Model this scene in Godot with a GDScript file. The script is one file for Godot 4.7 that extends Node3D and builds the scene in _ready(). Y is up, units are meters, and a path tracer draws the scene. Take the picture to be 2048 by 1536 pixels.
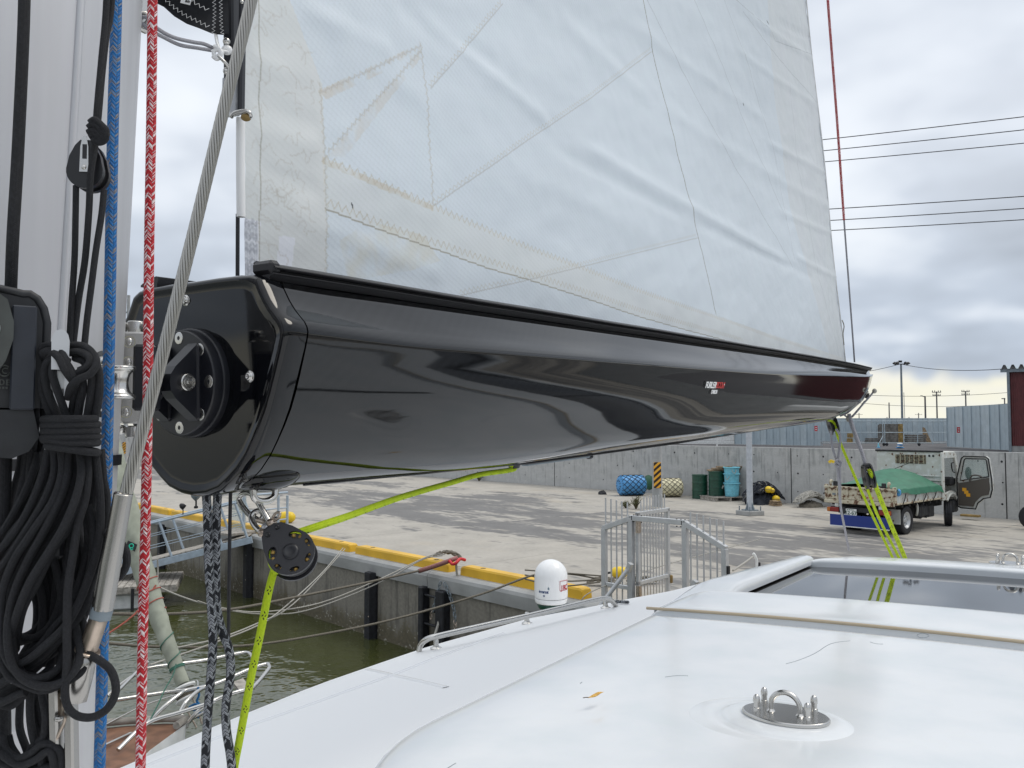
extends Node3D

# The lens of the photograph: 1690 px focal length on a 2048 x 1536 frame, 2.7 m above the quay, tilted up a little.
const FOCAL := 1690.0
const EYE := Vector3(0, 2.7, 0)
const WATER := -1.55
const GROUND := 1.25                      # the yard behind the concrete wall
const QUAY_O := Vector3(-4.92, 0, -19.57) # a point on the quay edge
const QUAY_Q := Vector3(0.678, 0, 0.735)  # along the quay edge
const QUAY_N := Vector3(0.735, 0, -0.678) # inland
const WALL_N := 17.7
const BOAT_A := Vector3(0.533, 0, -0.846) # aft along the yacht
const BOAT_B := Vector3(0.846, 0, 0.533)  # across the yacht
var tilt := atan(84.0 / 1690.0)
var rng := RandomNumberGenerator.new()
var taken := {}
var mats := {}


class Mb:
	var v := PackedVector3Array()
	var n := PackedVector3Array()
	var uv := PackedVector2Array()
	var ix := PackedInt32Array()

	# rows of equal length; closed rings wrap round. A repeated point or row makes a hard edge.
	func grid(rows: Array, closed := false, us := 1.0, vs := 1.0, solid := true, uvs: Array = []) -> Mb:
		var R := rows.size()
		var m: int = rows[0].size()
		var w := m + 1 if closed else m
		var base := v.size()
		var nn := PackedVector3Array()
		nn.resize(R * w)
		var run := 0.0
		for i in R:
			var row: PackedVector3Array = rows[i]
			var i0 := i - 1 if i > 0 else i
			var i1 := i + 1 if i < R - 1 else i
			if i > 0:
				run += (rows[i][0] - rows[i - 1][0]).length()
			for j in w:
				var jj := j % m
				var p: Vector3 = row[jj]
				var jp := (jj + m - 1) % m if closed else maxi(jj - 1, 0)
				var jn := (jj + 1) % m if closed else mini(jj + 1, m - 1)
				var a: Vector3 = row[jp]
				var b: Vector3 = row[jn]
				if a.distance_squared_to(p) < 1e-12: a = p
				if b.distance_squared_to(p) < 1e-12: b = p
				var c: Vector3 = rows[i0][jj]
				var d: Vector3 = rows[i1][jj]
				if c.distance_squared_to(p) < 1e-12: c = p
				if d.distance_squared_to(p) < 1e-12: d = p
				nn[i * w + j] = (b - a).cross(d - c)
				v.append(p)
				if uvs:
					uv.append(uvs[i][jj])
				else:
					uv.append(Vector2(float(j) / m * us, run * vs))
		for i in R:
			for j in w:
				if nn[i * w + j].length_squared() < 1e-22:
					var s := Vector3.ZERO
					for k in [i - 1, i + 1]:
						if k >= 0 and k < R:
							for q in w:
								s += nn[k * w + q].normalized()
					nn[i * w + j] = s
		var vol := 0.0
		var sgn := 0.0
		var tri := PackedInt32Array()
		for i in R - 1:
			for j in w - 1:
				var a := base + i * w + j
				var b := a + 1
				var c := a + w
				var d := c + 1
				for t in [[a, b, c], [b, d, c]]:
					var p0 := v[t[0]]
					var p1 := v[t[1]]
					var p2 := v[t[2]]
					var cr := (p1 - p0).cross(p2 - p0)
					if cr.length_squared() < 1e-20:
						continue
					vol += p0.dot(p1.cross(p2))
					sgn += signf(cr.dot(nn[t[0] - base]))
					tri.append_array(PackedInt32Array(t))
		# clockwise fronts: the cross product of a front face looks inwards
		var flip := vol > 0.0 if solid else false
		if flip:
			for k in range(0, tri.size(), 3):
				var q := tri[k + 1]
				tri[k + 1] = tri[k + 2]
				tri[k + 2] = q
		var outward := -1.0 if sgn > 0 else 1.0
		if flip: outward = -outward
		for k in nn.size():
			n.append((nn[k] * outward).normalized())
		ix.append_array(tri)
		return self

	func poly(pts: Array, inside: Vector3, uvs: Array = []) -> Mb:
		var nr := Vector3.ZERO
		for k in range(1, pts.size() - 1):
			nr += (pts[k] - pts[0]).cross(pts[k + 1] - pts[0])
		var mid := Vector3.ZERO
		for p in pts: mid += p
		mid /= pts.size()
		var fl := nr.dot(mid - inside) < 0
		var out := (-nr if fl else nr).normalized()
		var b := v.size()
		for k in pts.size():
			v.append(pts[k])
			n.append(out)
			uv.append(uvs[k] if uvs else Vector2.ZERO)
		for k in range(1, pts.size() - 1):
			ix.append_array(PackedInt32Array([b, b + k, b + k + 1]) if fl else PackedInt32Array([b, b + k + 1, b + k]))
		return self

	func box(t: Transform3D, s: Vector3, e := 0.0) -> Mb:
		var h := s / 2
		var c := t.origin
		e = minf(e, minf(h.x, minf(h.y, h.z)) * 0.98)
		for ax in 3:
			var a1 := (ax + 1) % 3
			var a2 := (ax + 2) % 3
			for sg in [-1.0, 1.0]:
				var q := []
				for k in [[-1, -1], [1, -1], [1, 1], [-1, 1]]:
					var p := Vector3.ZERO
					p[ax] = sg * h[ax]
					p[a1] = k[0] * (h[a1] - e)
					p[a2] = k[1] * (h[a2] - e)
					q.append(t * p)
				poly(q, c)
				if e > 0:
					for s1 in [-1.0, 1.0]:
						var q2 := []
						for k in [[0, -1], [0, 1], [1, 1], [1, -1]]:
							var p := Vector3.ZERO
							p[ax] = sg * (h[ax] - (e if k[0] else 0.0))
							p[a1] = s1 * (h[a1] - (0.0 if k[0] else e))
							p[a2] = k[1] * (h[a2] - e)
							q2.append(t * p)
						poly(q2, c)
		if e > 0:
			for sx in [-1.0, 1.0]:
				for sy in [-1.0, 1.0]:
					for sz in [-1.0, 1.0]:
						var o := Vector3(sx, sy, sz)
						poly([t * (o * Vector3(h.x, h.y - e, h.z - e)), t * (o * Vector3(h.x - e, h.y, h.z - e)), t * (o * Vector3(h.x - e, h.y - e, h.z))], c)
		return self

	# a tube along a path; r is a number or one radius per point
	func tube(path: PackedVector3Array, r, sides := 8, us := 1.0, vs := 1.0, caps := true, flat := 1.0) -> Mb:
		var rows := []
		var m := path.size()
		var side := Vector3.ZERO
		for i in m:
			var tg := (path[mini(i + 1, m - 1)] - path[maxi(i - 1, 0)]).normalized()
			if i == 0:
				side = tg.cross(Vector3.UP if absf(tg.y) < 0.9 else Vector3.RIGHT).normalized()
			side = (side - tg * side.dot(tg)).normalized()
			var up := side.cross(tg).normalized()
			var rr: float = r if (r is float or r is int) else r[i]
			var row := PackedVector3Array()
			for k in sides:
				var a := TAU * k / sides
				row.append(path[i] + (side * cos(a) + up * sin(a) * flat) * rr)
			if i == 0 and caps:
				var c := PackedVector3Array()
				c.resize(sides)
				c.fill(path[i])
				rows.append(c)
				rows.append(row)
			rows.append(row)
			if i == m - 1 and caps:
				rows.append(row)
				var c := PackedVector3Array()
				c.resize(sides)
				c.fill(path[i])
				rows.append(c)
		return grid(rows, true, us, vs, true)

	func rod(a: Vector3, b: Vector3, r: float, sides := 8) -> Mb:
		return tube(PackedVector3Array([a, b]), r, sides)

	# profile points (radius, height) turned about the y axis of t
	func lathe(t: Transform3D, prof: Array, sides := 24, us := 1.0, vs := 1.0) -> Mb:
		var rows := []
		for p in prof:
			var row := PackedVector3Array()
			for k in sides:
				var a := TAU * k / sides
				row.append(t * Vector3(cos(a) * p.x, p.y, sin(a) * p.x))
			rows.append(row)
		return grid(rows, true, us, vs)

	func ball(t: Transform3D, r: Vector3, sides := 16) -> Mb:
		var prof := []
		var k := sides / 2
		for i in k + 1:
			var a := PI * i / k
			prof.append(Vector2(sin(a) if i > 0 and i < k else 0.0, -cos(a)))
		return lathe(t * Transform3D(Basis.from_scale(r)), prof, sides)

	# a flat outline (x, y) pulled from z0 to z1 of t; e chamfers the rims
	func prism(t: Transform3D, o: PackedVector2Array, z0: float, z1: float, holes: Array = [], smooth := false) -> Mb:
		if Geometry2D.is_polygon_clockwise(o): o = o.duplicate(); o.reverse()
		var flat := o
		for hl in holes: flat = bridge(flat, hl)
		var ids := Geometry2D.triangulate_polygon(flat)
		for z in [z0, z1]:
			var b := v.size()
			var nr := (t.basis * Vector3(0, 0, signf(z - (z0 + z1) / 2))).normalized()
			for p in flat:
				v.append(t * Vector3(p.x, p.y, z))
				n.append(nr)
				uv.append(p)
			for k in range(0, ids.size(), 3):
				var pa := v[b + ids[k]]
				var cr := (v[b + ids[k + 1]] - pa).cross(v[b + ids[k + 2]] - pa)
				if cr.dot(nr) > 0: ix.append_array(PackedInt32Array([b + ids[k], b + ids[k + 2], b + ids[k + 1]]))
				else: ix.append_array(PackedInt32Array([b + ids[k], b + ids[k + 1], b + ids[k + 2]]))
		var rims := [o]
		rims.append_array(holes)
		for rim in rims:
			var m: int = rim.size()
			var ccw: float = 1.0 if not Geometry2D.is_polygon_clockwise(rim) else -1.0
			if rim != o: ccw = -ccw
			for k in m:
				var p: Vector2 = rim[k]
				var q: Vector2 = rim[(k + 1) % m]
				var dv := (q - p)
				var nrm := Vector3(dv.y, -dv.x, 0).normalized() * ccw
				var n0 := nrm
				var n1 := nrm
				if smooth:
					var pp: Vector2 = rim[(k + m - 1) % m]
					var qn: Vector2 = rim[(k + 2) % m]
					n0 = (nrm + Vector3((p - pp).y, -(p - pp).x, 0).normalized() * ccw).normalized()
					n1 = (nrm + Vector3((qn - q).y, -(qn - q).x, 0).normalized() * ccw).normalized()
				var b := v.size()
				for e in [[p, z0, n0], [q, z0, n1], [q, z1, n1], [p, z1, n0]]:
					v.append(t * Vector3(e[0].x, e[0].y, e[1]))
					n.append((t.basis * e[2]).normalized())
					uv.append(Vector2.ZERO)
				var cr := (v[b + 1] - v[b]).cross(v[b + 2] - v[b])
				if cr.dot(t.basis * nrm) > 0: ix.append_array(PackedInt32Array([b, b + 2, b + 1, b, b + 3, b + 2]))
				else: ix.append_array(PackedInt32Array([b, b + 1, b + 2, b, b + 2, b + 3]))
		return self

	func bridge(o: PackedVector2Array, hole: PackedVector2Array) -> PackedVector2Array:
		var hl := hole.duplicate()
		if not Geometry2D.is_polygon_clockwise(hl): hl.reverse()
		var best := INF
		var bi := 0
		var bj := 0
		for i in o.size():
			for j in hl.size():
				var d := o[i].distance_squared_to(hl[j])
				if d < best:
					best = d
					bi = i
					bj = j
		var out := PackedVector2Array()
		for i in bi + 1: out.append(o[i])
		for j in hl.size() + 1: out.append(hl[(bj + j) % hl.size()])
		for i in range(bi, o.size()): out.append(o[i])
		return out

	func add(m: Mb, t := Transform3D()) -> Mb:
		var b := v.size()
		for k in m.v.size():
			v.append(t * m.v[k])
			n.append((t.basis * m.n[k]).normalized())
		uv.append_array(m.uv)
		for k in m.ix: ix.append(b + k)
		return self

	func mesh(inv := Transform3D()) -> ArrayMesh:
		var a := []
		a.resize(Mesh.ARRAY_MAX)
		var vv := v
		var nv := n
		if inv != Transform3D():
			vv = inv * v
			nv = Transform3D(inv.basis.orthonormalized(), Vector3.ZERO) * n
		a[Mesh.ARRAY_VERTEX] = vv
		a[Mesh.ARRAY_NORMAL] = nv
		a[Mesh.ARRAY_TEX_UV] = uv
		a[Mesh.ARRAY_INDEX] = ix
		var m := ArrayMesh.new()
		m.add_surface_from_arrays(Mesh.PRIMITIVE_TRIANGLES, a)
		return m


func mb() -> Mb: return Mb.new()

# ---- where things stand: a ray of the photograph at a depth, or where it meets a level
func ray(x: float, y: float) -> Vector3:
	return Vector3((x - 1024) / FOCAL, 0, 0) + Vector3(0, cos(tilt), sin(tilt)) * (768 - y) / FOCAL + Vector3(0, sin(tilt), -cos(tilt))
func at(x: float, y: float, d: float) -> Vector3: return EYE + ray(x, y) * d
func on(x: float, y: float, h := 0.0) -> Vector3:
	var r := ray(x, y)
	return EYE + r * ((h - EYE.y) / r.y)
func quay(q: float, n: float, y := 0.0) -> Vector3: return QUAY_O + QUAY_Q * q + QUAY_N * n + Vector3(0, y, 0)
func boat(a: float, b: float, y: float) -> Vector3: return BOAT_A * a + BOAT_B * b + Vector3(0, y, 0)
# x along the quay, z towards the sea
func quay_frame(q: float, n: float, y := 0.0) -> Transform3D: return Transform3D(Basis(QUAY_Q.normalized(), Vector3.UP, QUAY_Q.normalized().cross(Vector3.UP)), quay(q, n, y))
func frame(o: Vector3, x: Vector3, y: Vector3) -> Transform3D:
	x = x.normalized()
	y = (y - x * x.dot(y)).normalized()
	return Transform3D(Basis(x, y, x.cross(y)), o)
func T(x: float, y: float, z: float) -> Transform3D: return Transform3D(Basis(), Vector3(x, y, z))
func up_to(o: Vector3, y: Vector3) -> Transform3D:
	y = y.normalized()
	var x := y.cross(Vector3.FORWARD if absf(y.z) < 0.9 else Vector3.RIGHT).normalized()
	return Transform3D(Basis(x, y, x.cross(y)), o)

func spline(p: Array, steps := 6) -> PackedVector3Array:
	var o := PackedVector3Array()
	var m := p.size()
	for i in m - 1:
		var a: Vector3 = p[maxi(i - 1, 0)]
		var b: Vector3 = p[i]
		var c: Vector3 = p[i + 1]
		var d: Vector3 = p[mini(i + 2, m - 1)]
		for k in steps:
			var t := float(k) / steps
			o.append(0.5 * ((2 * b) + (c - a) * t + (2 * a - 5 * b + 4 * c - d) * t * t + (3 * b - a - 3 * c + d) * t * t * t))
	o.append(p[m - 1])
	return o
func seen(p: Array, steps := 6) -> PackedVector3Array:   # a spline through [x, y, depth]
	var q := []
	for e in p: q.append(at(e[0], e[1], e[2]))
	return spline(q, steps)
func sag(a: Vector3, b: Vector3, drop: float, steps := 14) -> PackedVector3Array:
	var o := PackedVector3Array()
	for k in steps + 1:
		var t := float(k) / steps
		o.append(a.lerp(b, t) - Vector3(0, drop * 4 * t * (1 - t), 0))
	return o
func circle(r: float, k := 20, c := Vector2.ZERO, ry := 0.0) -> PackedVector2Array:
	var o := PackedVector2Array()
	for i in k: o.append(c + Vector2(cos(TAU * i / k) * r, sin(TAU * i / k) * (ry if ry else r)))
	return o
func round_rect(w: float, h: float, r: float, k := 5) -> PackedVector2Array:
	var o := PackedVector2Array()
	for c in [[1, 1, 0], [-1, 1, 1], [-1, -1, 2], [1, -1, 3]]:
		for i in k + 1:
			var a: float = (c[2] + float(i) / k) * PI / 2
			o.append(Vector2(c[0] * (w / 2 - r) + cos(a) * r, c[1] * (h / 2 - r) + sin(a) * r))
	return o

# ---- naming
func numbered(called: String) -> String:
	if not taken.has(called):
		taken[called] = 0
		return called
	taken[called] += 1
	return "%s_%03d" % [called, taken[called]]
func tag(o: Node, label := "", category := "", group := "", kind := "") -> Node:
	for e in [["label", label], ["category", category], ["group", group], ["kind", kind]]:
		if e[1]: o.set_meta(e[0], e[1])
	return o
func thing(called: String, label: String, category: String, where := Transform3D(), group := "") -> Node3D:
	var o := Node3D.new()
	o.name = numbered(called)
	add_child(o)
	o.transform = where
	tag(o, label, category, group)
	return o
# a part given in its thing's own axes
func part(called: String, m: Mb, mat: Material, parent: Node3D) -> MeshInstance3D:
	return shared(called, m.mesh(), mat, parent)
func shared(called: String, mesh: Mesh, mat: Material, parent: Node3D, t := Transform3D()) -> MeshInstance3D:
	var o := MeshInstance3D.new()
	o.mesh = mesh
	o.material_override = mat
	o.transform = t
	if parent == self:
		o.name = numbered(called)
		add_child(o)
	else:
		var k := 0
		for c in parent.get_children():
			if str(c.name) == called or str(c.name).begins_with(called + "_0") or str(c.name).begins_with(called + "_1") or str(c.name).begins_with(called + "_2"): k += 1
		o.name = called if k == 0 else "%s_%03d" % [called, k]
		parent.add_child(o, true)
	return o
# a part given in the world's axes
func wpart(called: String, m: Mb, mat: Material, parent: Node3D) -> MeshInstance3D:
	return shared(called, m.mesh(parent.global_transform.affine_inverse()), mat, parent)
# a thing that is one mesh, given in the world's axes
func solo(called: String, m: Mb, mat: Material, label: String, category: String, group := "") -> MeshInstance3D:
	var c := Vector3.ZERO
	var low := INF
	for p in m.v:
		c += p
		low = minf(low, p.y)
	c /= m.v.size()
	c.y = low
	var t := Transform3D(Basis(), c)
	var o := shared(called, m.mesh(t.affine_inverse()), mat, self, t)
	tag(o, label, category, group)
	return o
func struct(called: String, m: Mb, mat: Material) -> MeshInstance3D:
	var o := shared(called, m.mesh(), mat, self)
	o.set_meta("kind", "structure")
	return o
func dup(o: Node3D, t: Transform3D, label: String, group := "") -> Node3D:
	var c: Node3D = o.duplicate()
	c.name = numbered(str(o.name).trim_suffix("_001"))
	add_child(c)
	c.transform = t
	c.set_meta("label", label)
	if group: c.set_meta("group", group)
	return c

# ---- materials: colours are linear, as a surface is in the world
func lin(r: float, g: float, b: float) -> Color: return Color(r, g, b).linear_to_srgb()
func mat(called: String, c: Color, rough := 0.6, metal := 0.0, more := {}) -> StandardMaterial3D:
	var m := StandardMaterial3D.new()
	m.resource_name = called
	m.albedo_color = c
	m.roughness = rough
	m.metallic = metal
	m.cull_mode = BaseMaterial3D.CULL_DISABLED
	for k in more: m.set(k, more[k])
	mats[called] = m
	return m
func noise(seed_: int, freq: float, oct := 4, kind := FastNoiseLite.TYPE_SIMPLEX_SMOOTH) -> FastNoiseLite:
	var f := FastNoiseLite.new()
	f.seed = seed_
	f.frequency = freq
	f.noise_type = kind
	f.fractal_octaves = oct
	return f
func ramp(stops: Array) -> Gradient:
	var g := Gradient.new()
	var o := PackedFloat32Array()
	var c := PackedColorArray()
	for s in stops:
		o.append(s[0])
		c.append(s[1])
	g.offsets = o
	g.colors = c
	return g
func noise_tex(f: FastNoiseLite, g: Gradient = null, size := 512, normal := 0.0) -> NoiseTexture2D:
	var t := NoiseTexture2D.new()
	t.width = size
	t.height = size
	t.seamless = true
	t.noise = f
	if g: t.color_ramp = g
	if normal > 0:
		t.as_normal_map = true
		t.bump_strength = normal
	return t
func tri(m: StandardMaterial3D, scale: float, world := false) -> StandardMaterial3D:
	m.uv1_triplanar = not world
	m.uv1_world_triplanar = world
	if world: m.uv1_triplanar = true
	m.uv1_scale = Vector3.ONE * scale
	return m
func img_tex(im: Image) -> ImageTexture: return ImageTexture.create_from_image(im)
func from_bytes(w: int, h: int, b: PackedByteArray) -> Image: return Image.create_from_data(w, h, false, Image.FORMAT_RGB8, b)
# a worn version of a plain colour: grain in the colour and a little relief
func worn(called: String, c: Color, spread: float, rough: float, metal := 0.0, scale := 2.0, seed_ := 1, more := {}) -> StandardMaterial3D:
	var m := mat(called, Color.WHITE, rough, metal, more)
	var lo := c.srgb_to_linear()
	var a := lin(lo.r * (1 - spread), lo.g * (1 - spread), lo.b * (1 - spread))
	var b := lin(minf(lo.r * (1 + spread), 0.95), minf(lo.g * (1 + spread), 0.95), minf(lo.b * (1 + spread), 0.95))
	m.albedo_texture = noise_tex(noise(seed_, 0.012, 6), ramp([[0.25, a], [0.5, c], [0.75, b]]), 256)
	return tri(m, scale)


func _ready() -> void:
	rng.seed = 7
	var cam := Camera3D.new()
	cam.name = "camera"
	cam.fov = rad_to_deg(2 * atan(768.0 / FOCAL))
	cam.near = 0.05
	cam.far = 3000
	cam.position = EYE
	cam.rotation.x = tilt
	add_child(cam)
	var env := Environment.new()
	env.background_mode = Environment.BG_SKY
	env.sky = Sky.new()
	env.sky.sky_material = make_sky()
	env.tonemap_mode = Environment.TONE_MAPPER_LINEAR
	env.tonemap_exposure = 1.04
	env.sdfgi_enabled = true
	env.ssao_enabled = true
	env.ssil_enabled = true
	var we := WorldEnvironment.new()
	we.name = "world"
	we.environment = env
	add_child(we)
	var sun := DirectionalLight3D.new()
	sun.name = "overcast_sun"
	sun.light_energy = 0.4
	sun.light_angular_distance = 25
	sun.light_color = Color(1.0, 0.97, 0.92)
	sun.shadow_enabled = true
	sun.look_at_from_position(Vector3(7, 12, -1), Vector3.ZERO)
	add_child(sun)

	boom_f = frame(Vector3(-0.511, 2.7, -1.38), Vector3(0.533, sin(deg_to_rad(1.8)), -0.846), Vector3.UP)
	make_materials()
	make_setting()
	make_yard()
	make_truck()
	make_apron_things()
	make_waterside()
	make_yacht()
	make_mast()
	make_boom()
	make_sail()
	make_ropes()


func make_sky() -> PanoramaSkyMaterial:
	var w := 1280
	var h := 640
	var im := Image.create(w, h, false, Image.FORMAT_RGBF)
	var f := noise(11, 0.9, 5)
	var g := noise(23, 2.2, 5)
	var e := noise(31, 2.6, 4)
	for y in h:
		var el := PI / 2 - (y + 0.5) / h * PI
		var deg := rad_to_deg(el)
		if deg < -2:
			im.fill_rect(Rect2i(0, y, w, h - y), Color(0.30, 0.31, 0.32))
			break
		for x in w:
			var az := ((x + 0.5) / w - 0.5) * TAU
			var d := Vector3(sin(az) * cos(el), sin(el), -cos(az) * cos(el))
			var k := 1.0 / (maxf(d.y, 0.0) + 0.16)
			var p := Vector3(d.x * k, d.y * 2.0, d.z * k)
			var c := f.get_noise_3dv(p) * 0.75 + g.get_noise_3dv(p) * 0.35
			# an overcast sky: brighter overhead, bluish grey low down
			var t := clampf(deg / 70.0, 0, 1)
			var col := Vector3(0.53, 0.60, 0.70).lerp(Vector3(0.70, 0.755, 0.84), smoothstep(5, 20, deg)).lerp(Vector3(1.22, 1.26, 1.32), smoothstep(0.36, 1.0, t))
			col *= 1.0 + 0.46 * c
			col = col.lerp(Vector3(0.92, 0.95, 0.98), clampf(c * 1.3, 0, 0.6))
			# the clear strip under the edge of the cloud
			var edge := 2.9 + 1.3 * e.get_noise_3dv(Vector3(d.x * 3, 0, d.z * 3)) + 0.8 * e.get_noise_3dv(Vector3(d.x * 11, d.y * 8, d.z * 11))
			var gl := 1.0 - smoothstep(edge - 0.35, edge + 0.45, deg)
			var warm := Vector3(0.96, 0.93, 0.76).lerp(Vector3(0.92, 0.90, 0.80), clampf(0.5 + 2 * e.get_noise_3dv(Vector3(d.x * 6, d.y * 30, d.z * 6)), 0, 1))
			col = col.lerp(warm, gl * 0.9)
			im.set_pixel(x, y, Color(col.x, col.y, col.z))
	var m := PanoramaSkyMaterial.new()
	m.panorama = img_tex(im)
	return m


func make_materials() -> void:
	# --- the apron: pale concrete with dark wheel tracks and puddle stains; drawn in metres along and across the quay
	var w := 1536
	var h := 480
	var a := noise(41, 1.0, 5)
	var b := noise(42, 1.0, 5)
	var d := noise(43, 1.0, 3)
	var by := PackedByteArray()
	by.resize(w * h * 3)
	for y in h:
		var nn := (y + 0.5) / h * 18.75
		for x in w:
			var q := (x + 0.5) / w * 60.0
			var track := smoothstep(3.0, 6.5, nn) * (1 - smoothstep(11.0, 14.0, nn))
			var s := a.get_noise_2d(q * 0.10, nn * 0.30) + 0.55 * b.get_noise_2d(q * 0.5, nn * 1.6) + 0.35 * d.get_noise_2d(q * 2.2, nn * 7)
			var k := smoothstep(-0.06, 0.34, s + (track - 0.46) * 0.55)
			var g := 1.0 + 0.16 * b.get_noise_2d(q * 0.8 + 50, nn * 0.9) + 0.12 * d.get_noise_2d(q * 9, nn * 9)
			var rust := smoothstep(0.25, 0.6, a.get_noise_2d(q * 0.22 + 90, nn * 0.4)) * 0.3
			var c := Color(0.36, 0.338, 0.30).lerp(Color(0.355, 0.30, 0.225), rust).lerp(Color(0.125, 0.124, 0.124), k * 0.88) * g
			c = c.linear_to_srgb()
			var o := (y * w + x) * 3
			by[o] = clampi(int(c.r * 255), 0, 255)
			by[o + 1] = clampi(int(c.g * 255), 0, 255)
			by[o + 2] = clampi(int(c.b * 255), 0, 255)
	mat("apron", Color.WHITE, 0.85, 0.0, {"albedo_texture": img_tex(from_bytes(w, h, by))})
	# --- poured walls: streaks that run down, and a splashed, weedy foot on the quay wall
	for kind in 2:
		w = 1024
		h = 192
		by.resize(w * h * 3)
		for y in h:
			var v := float(y) / h
			for x in w:
				var q := float(x) / w
				var st := a.get_noise_2d(q * 170, v * 1.6) * 0.6 + b.get_noise_2d(q * 60 + 9, v * 3.0) * 0.5
				var fine := d.get_noise_2d(q * 300, v * 40)
				var c: Color
				if kind == 0:
					c = Color(0.43, 0.435, 0.43) * (1.0 + 0.12 * fine + 0.10 * b.get_noise_2d(q * 25, v * 6))
					c = c.lerp(Color(0.23, 0.24, 0.235), 0.62 * smoothstep(0.12, 0.7, st + 0.30 - v * 0.35))
					c = c.lerp(Color(0.50, 0.50, 0.48), 0.6 * smoothstep(0.3, 0.6, b.get_noise_2d(q * 40 + 200, v * 5 + 7)))
				else:
					c = Color(0.195, 0.182, 0.155) * (1.0 + 0.25 * fine)
					c = c.lerp(Color(0.085, 0.080, 0.070), 0.8 * smoothstep(0.0, 0.5, st))
					c = c.lerp(Color(0.40, 0.40, 0.38), 0.7 * smoothstep(0.50, 0.62, st * 0.8 + fine * 0.15))
					var wet := smoothstep(0.235, 0.33, v + 0.10 * a.get_noise_2d(q * 40, 3) + 0.06 * fine)
					c = c.lerp(Color(0.085, 0.072, 0.040) * (1.0 + 0.5 * fine), 0.85 * wet)
					if fine + 0.4 * b.get_noise_2d(q * 90, v * 9) > 0.50 and v > 0.285: c = Color(0.34, 0.33, 0.29)
				c = c.linear_to_srgb()
				var o := (y * w + x) * 3
				by[o] = clampi(int(c.r * 255), 0, 255)
				by[o + 1] = clampi(int(c.g * 255), 0, 255)
				by[o + 2] = clampi(int(c.b * 255), 0, 255)
		var t := img_tex(from_bytes(w, h, by))
		var m := mat("concrete_wall" if kind == 0 else "quay_wall", Color.WHITE, 0.9, 0.0, {"albedo_texture": t})
		if kind == 1:
			m.roughness = 0.8
	worn("coping", lin(0.31, 0.315, 0.31), 0.16, 0.85, 0.0, 0.5, 5)
	worn("joint", lin(0.12, 0.12, 0.115), 0.3, 0.9, 0.0, 2.0, 6)
	worn("curb_yellow", lin(0.66, 0.39, 0.022), 0.09, 0.5, 0.0, 0.35, 7)
	tri(worn("asphalt", lin(0.075, 0.073, 0.076), 0.3, 0.92, 0.0, 0.15, 8), 0.15, true)
	worn("rubber", lin(0.009, 0.010, 0.014), 0.4, 0.6, 0.0, 3.0, 9)
	worn("galv", lin(0.38, 0.455, 0.50), 0.07, 0.42, 0.15, 0.3, 10)
	worn("galv_dark", lin(0.20, 0.24, 0.27), 0.12, 0.5, 0.3, 1.0, 11)
	worn("galv_blue", lin(0.36, 0.43, 0.50), 0.08, 0.5, 0.2, 1.5, 62)
	worn("alu", lin(0.50, 0.51, 0.52), 0.06, 0.38, 0.35, 1.5, 12)
	worn("steel_post", lin(0.47, 0.50, 0.54), 0.08, 0.5, 0.1, 1.5, 13)
	worn("maroon", lin(0.105, 0.020, 0.022), 0.15, 0.5, 0.0, 0.8, 14)
	worn("wood", lin(0.26, 0.19, 0.12), 0.35, 0.85, 0.0, 2.0, 15)
	worn("old_wood", lin(0.30, 0.28, 0.25), 0.3, 0.9, 0.0, 2.5, 16)
	worn("plywood", lin(0.13, 0.125, 0.115), 0.3, 0.85, 0.0, 1.0, 17)
	worn("ochre_wood", lin(0.25, 0.17, 0.06), 0.3, 0.85, 0.0, 1.0, 18)
	worn("white_paint", lin(0.70, 0.71, 0.70), 0.08, 0.45, 0.0, 1.5, 19)
	worn("drum_green", lin(0.009, 0.058, 0.036), 0.25, 0.35, 0.0, 2.5, 20)
	worn("bucket_blue", lin(0.17, 0.50, 0.62), 0.12, 0.45, 0.0, 3.0, 21)
	worn("float_blue", lin(0.07, 0.28, 0.58), 0.22, 0.5, 0.0, 3.0, 22)
	worn("float_cream", lin(0.66, 0.62, 0.42), 0.15, 0.6, 0.0, 3.0, 23)
	worn("float_yellow", lin(0.72, 0.50, 0.015), 0.10, 0.4, 0.0, 3.0, 24)
	worn("float_green", lin(0.035, 0.12, 0.065), 0.2, 0.5, 0.0, 3.0, 25)
	worn("net", lin(0.020, 0.024, 0.034), 0.5, 0.9, 0.0, 6.0, 26)
	worn("cord_grey", lin(0.33, 0.32, 0.29), 0.3, 0.9, 0.0, 20.0, 27)
	worn("cord_dark", lin(0.14, 0.125, 0.10), 0.35, 0.9, 0.0, 20.0, 28)
	worn("weed", lin(0.11, 0.085, 0.05), 0.4, 0.9, 0.0, 8.0, 29)
	worn("weed_green", lin(0.10, 0.12, 0.04), 0.4, 0.9, 0.0, 8.0, 30)
	worn("pole_concrete", lin(0.36, 0.37, 0.37), 0.12, 0.85, 0.0, 1.2, 31)
	mat("hazard_black", lin(0.022, 0.012, 0.008), 0.5)
	mat("hazard_yellow", lin(0.80, 0.40, 0.03), 0.45)
	mat("red_paint", lin(0.55, 0.02, 0.03), 0.5)
	mat("dark", lin(0.012, 0.012, 0.014), 0.6)
	mat("cable", lin(0.02, 0.02, 0.024), 0.6)
	mat("far_pole", lin(0.10, 0.10, 0.11), 0.8)
	mat("stainless", lin(0.56, 0.55, 0.53), 0.24, 1.0)
	worn("stainless_rusty", lin(0.44, 0.37, 0.31), 0.3, 0.34, 0.9, 9.0, 34)
	var wt := mat("water", lin(0.046, 0.052, 0.016), 0.05, 0.0, {"metallic_specular": 0.5})
	var wf := noise(51, 0.014, 3)
	wt.normal_enabled = true
	wt.normal_texture = noise_tex(wf, null, 512, 7.0)
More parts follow.
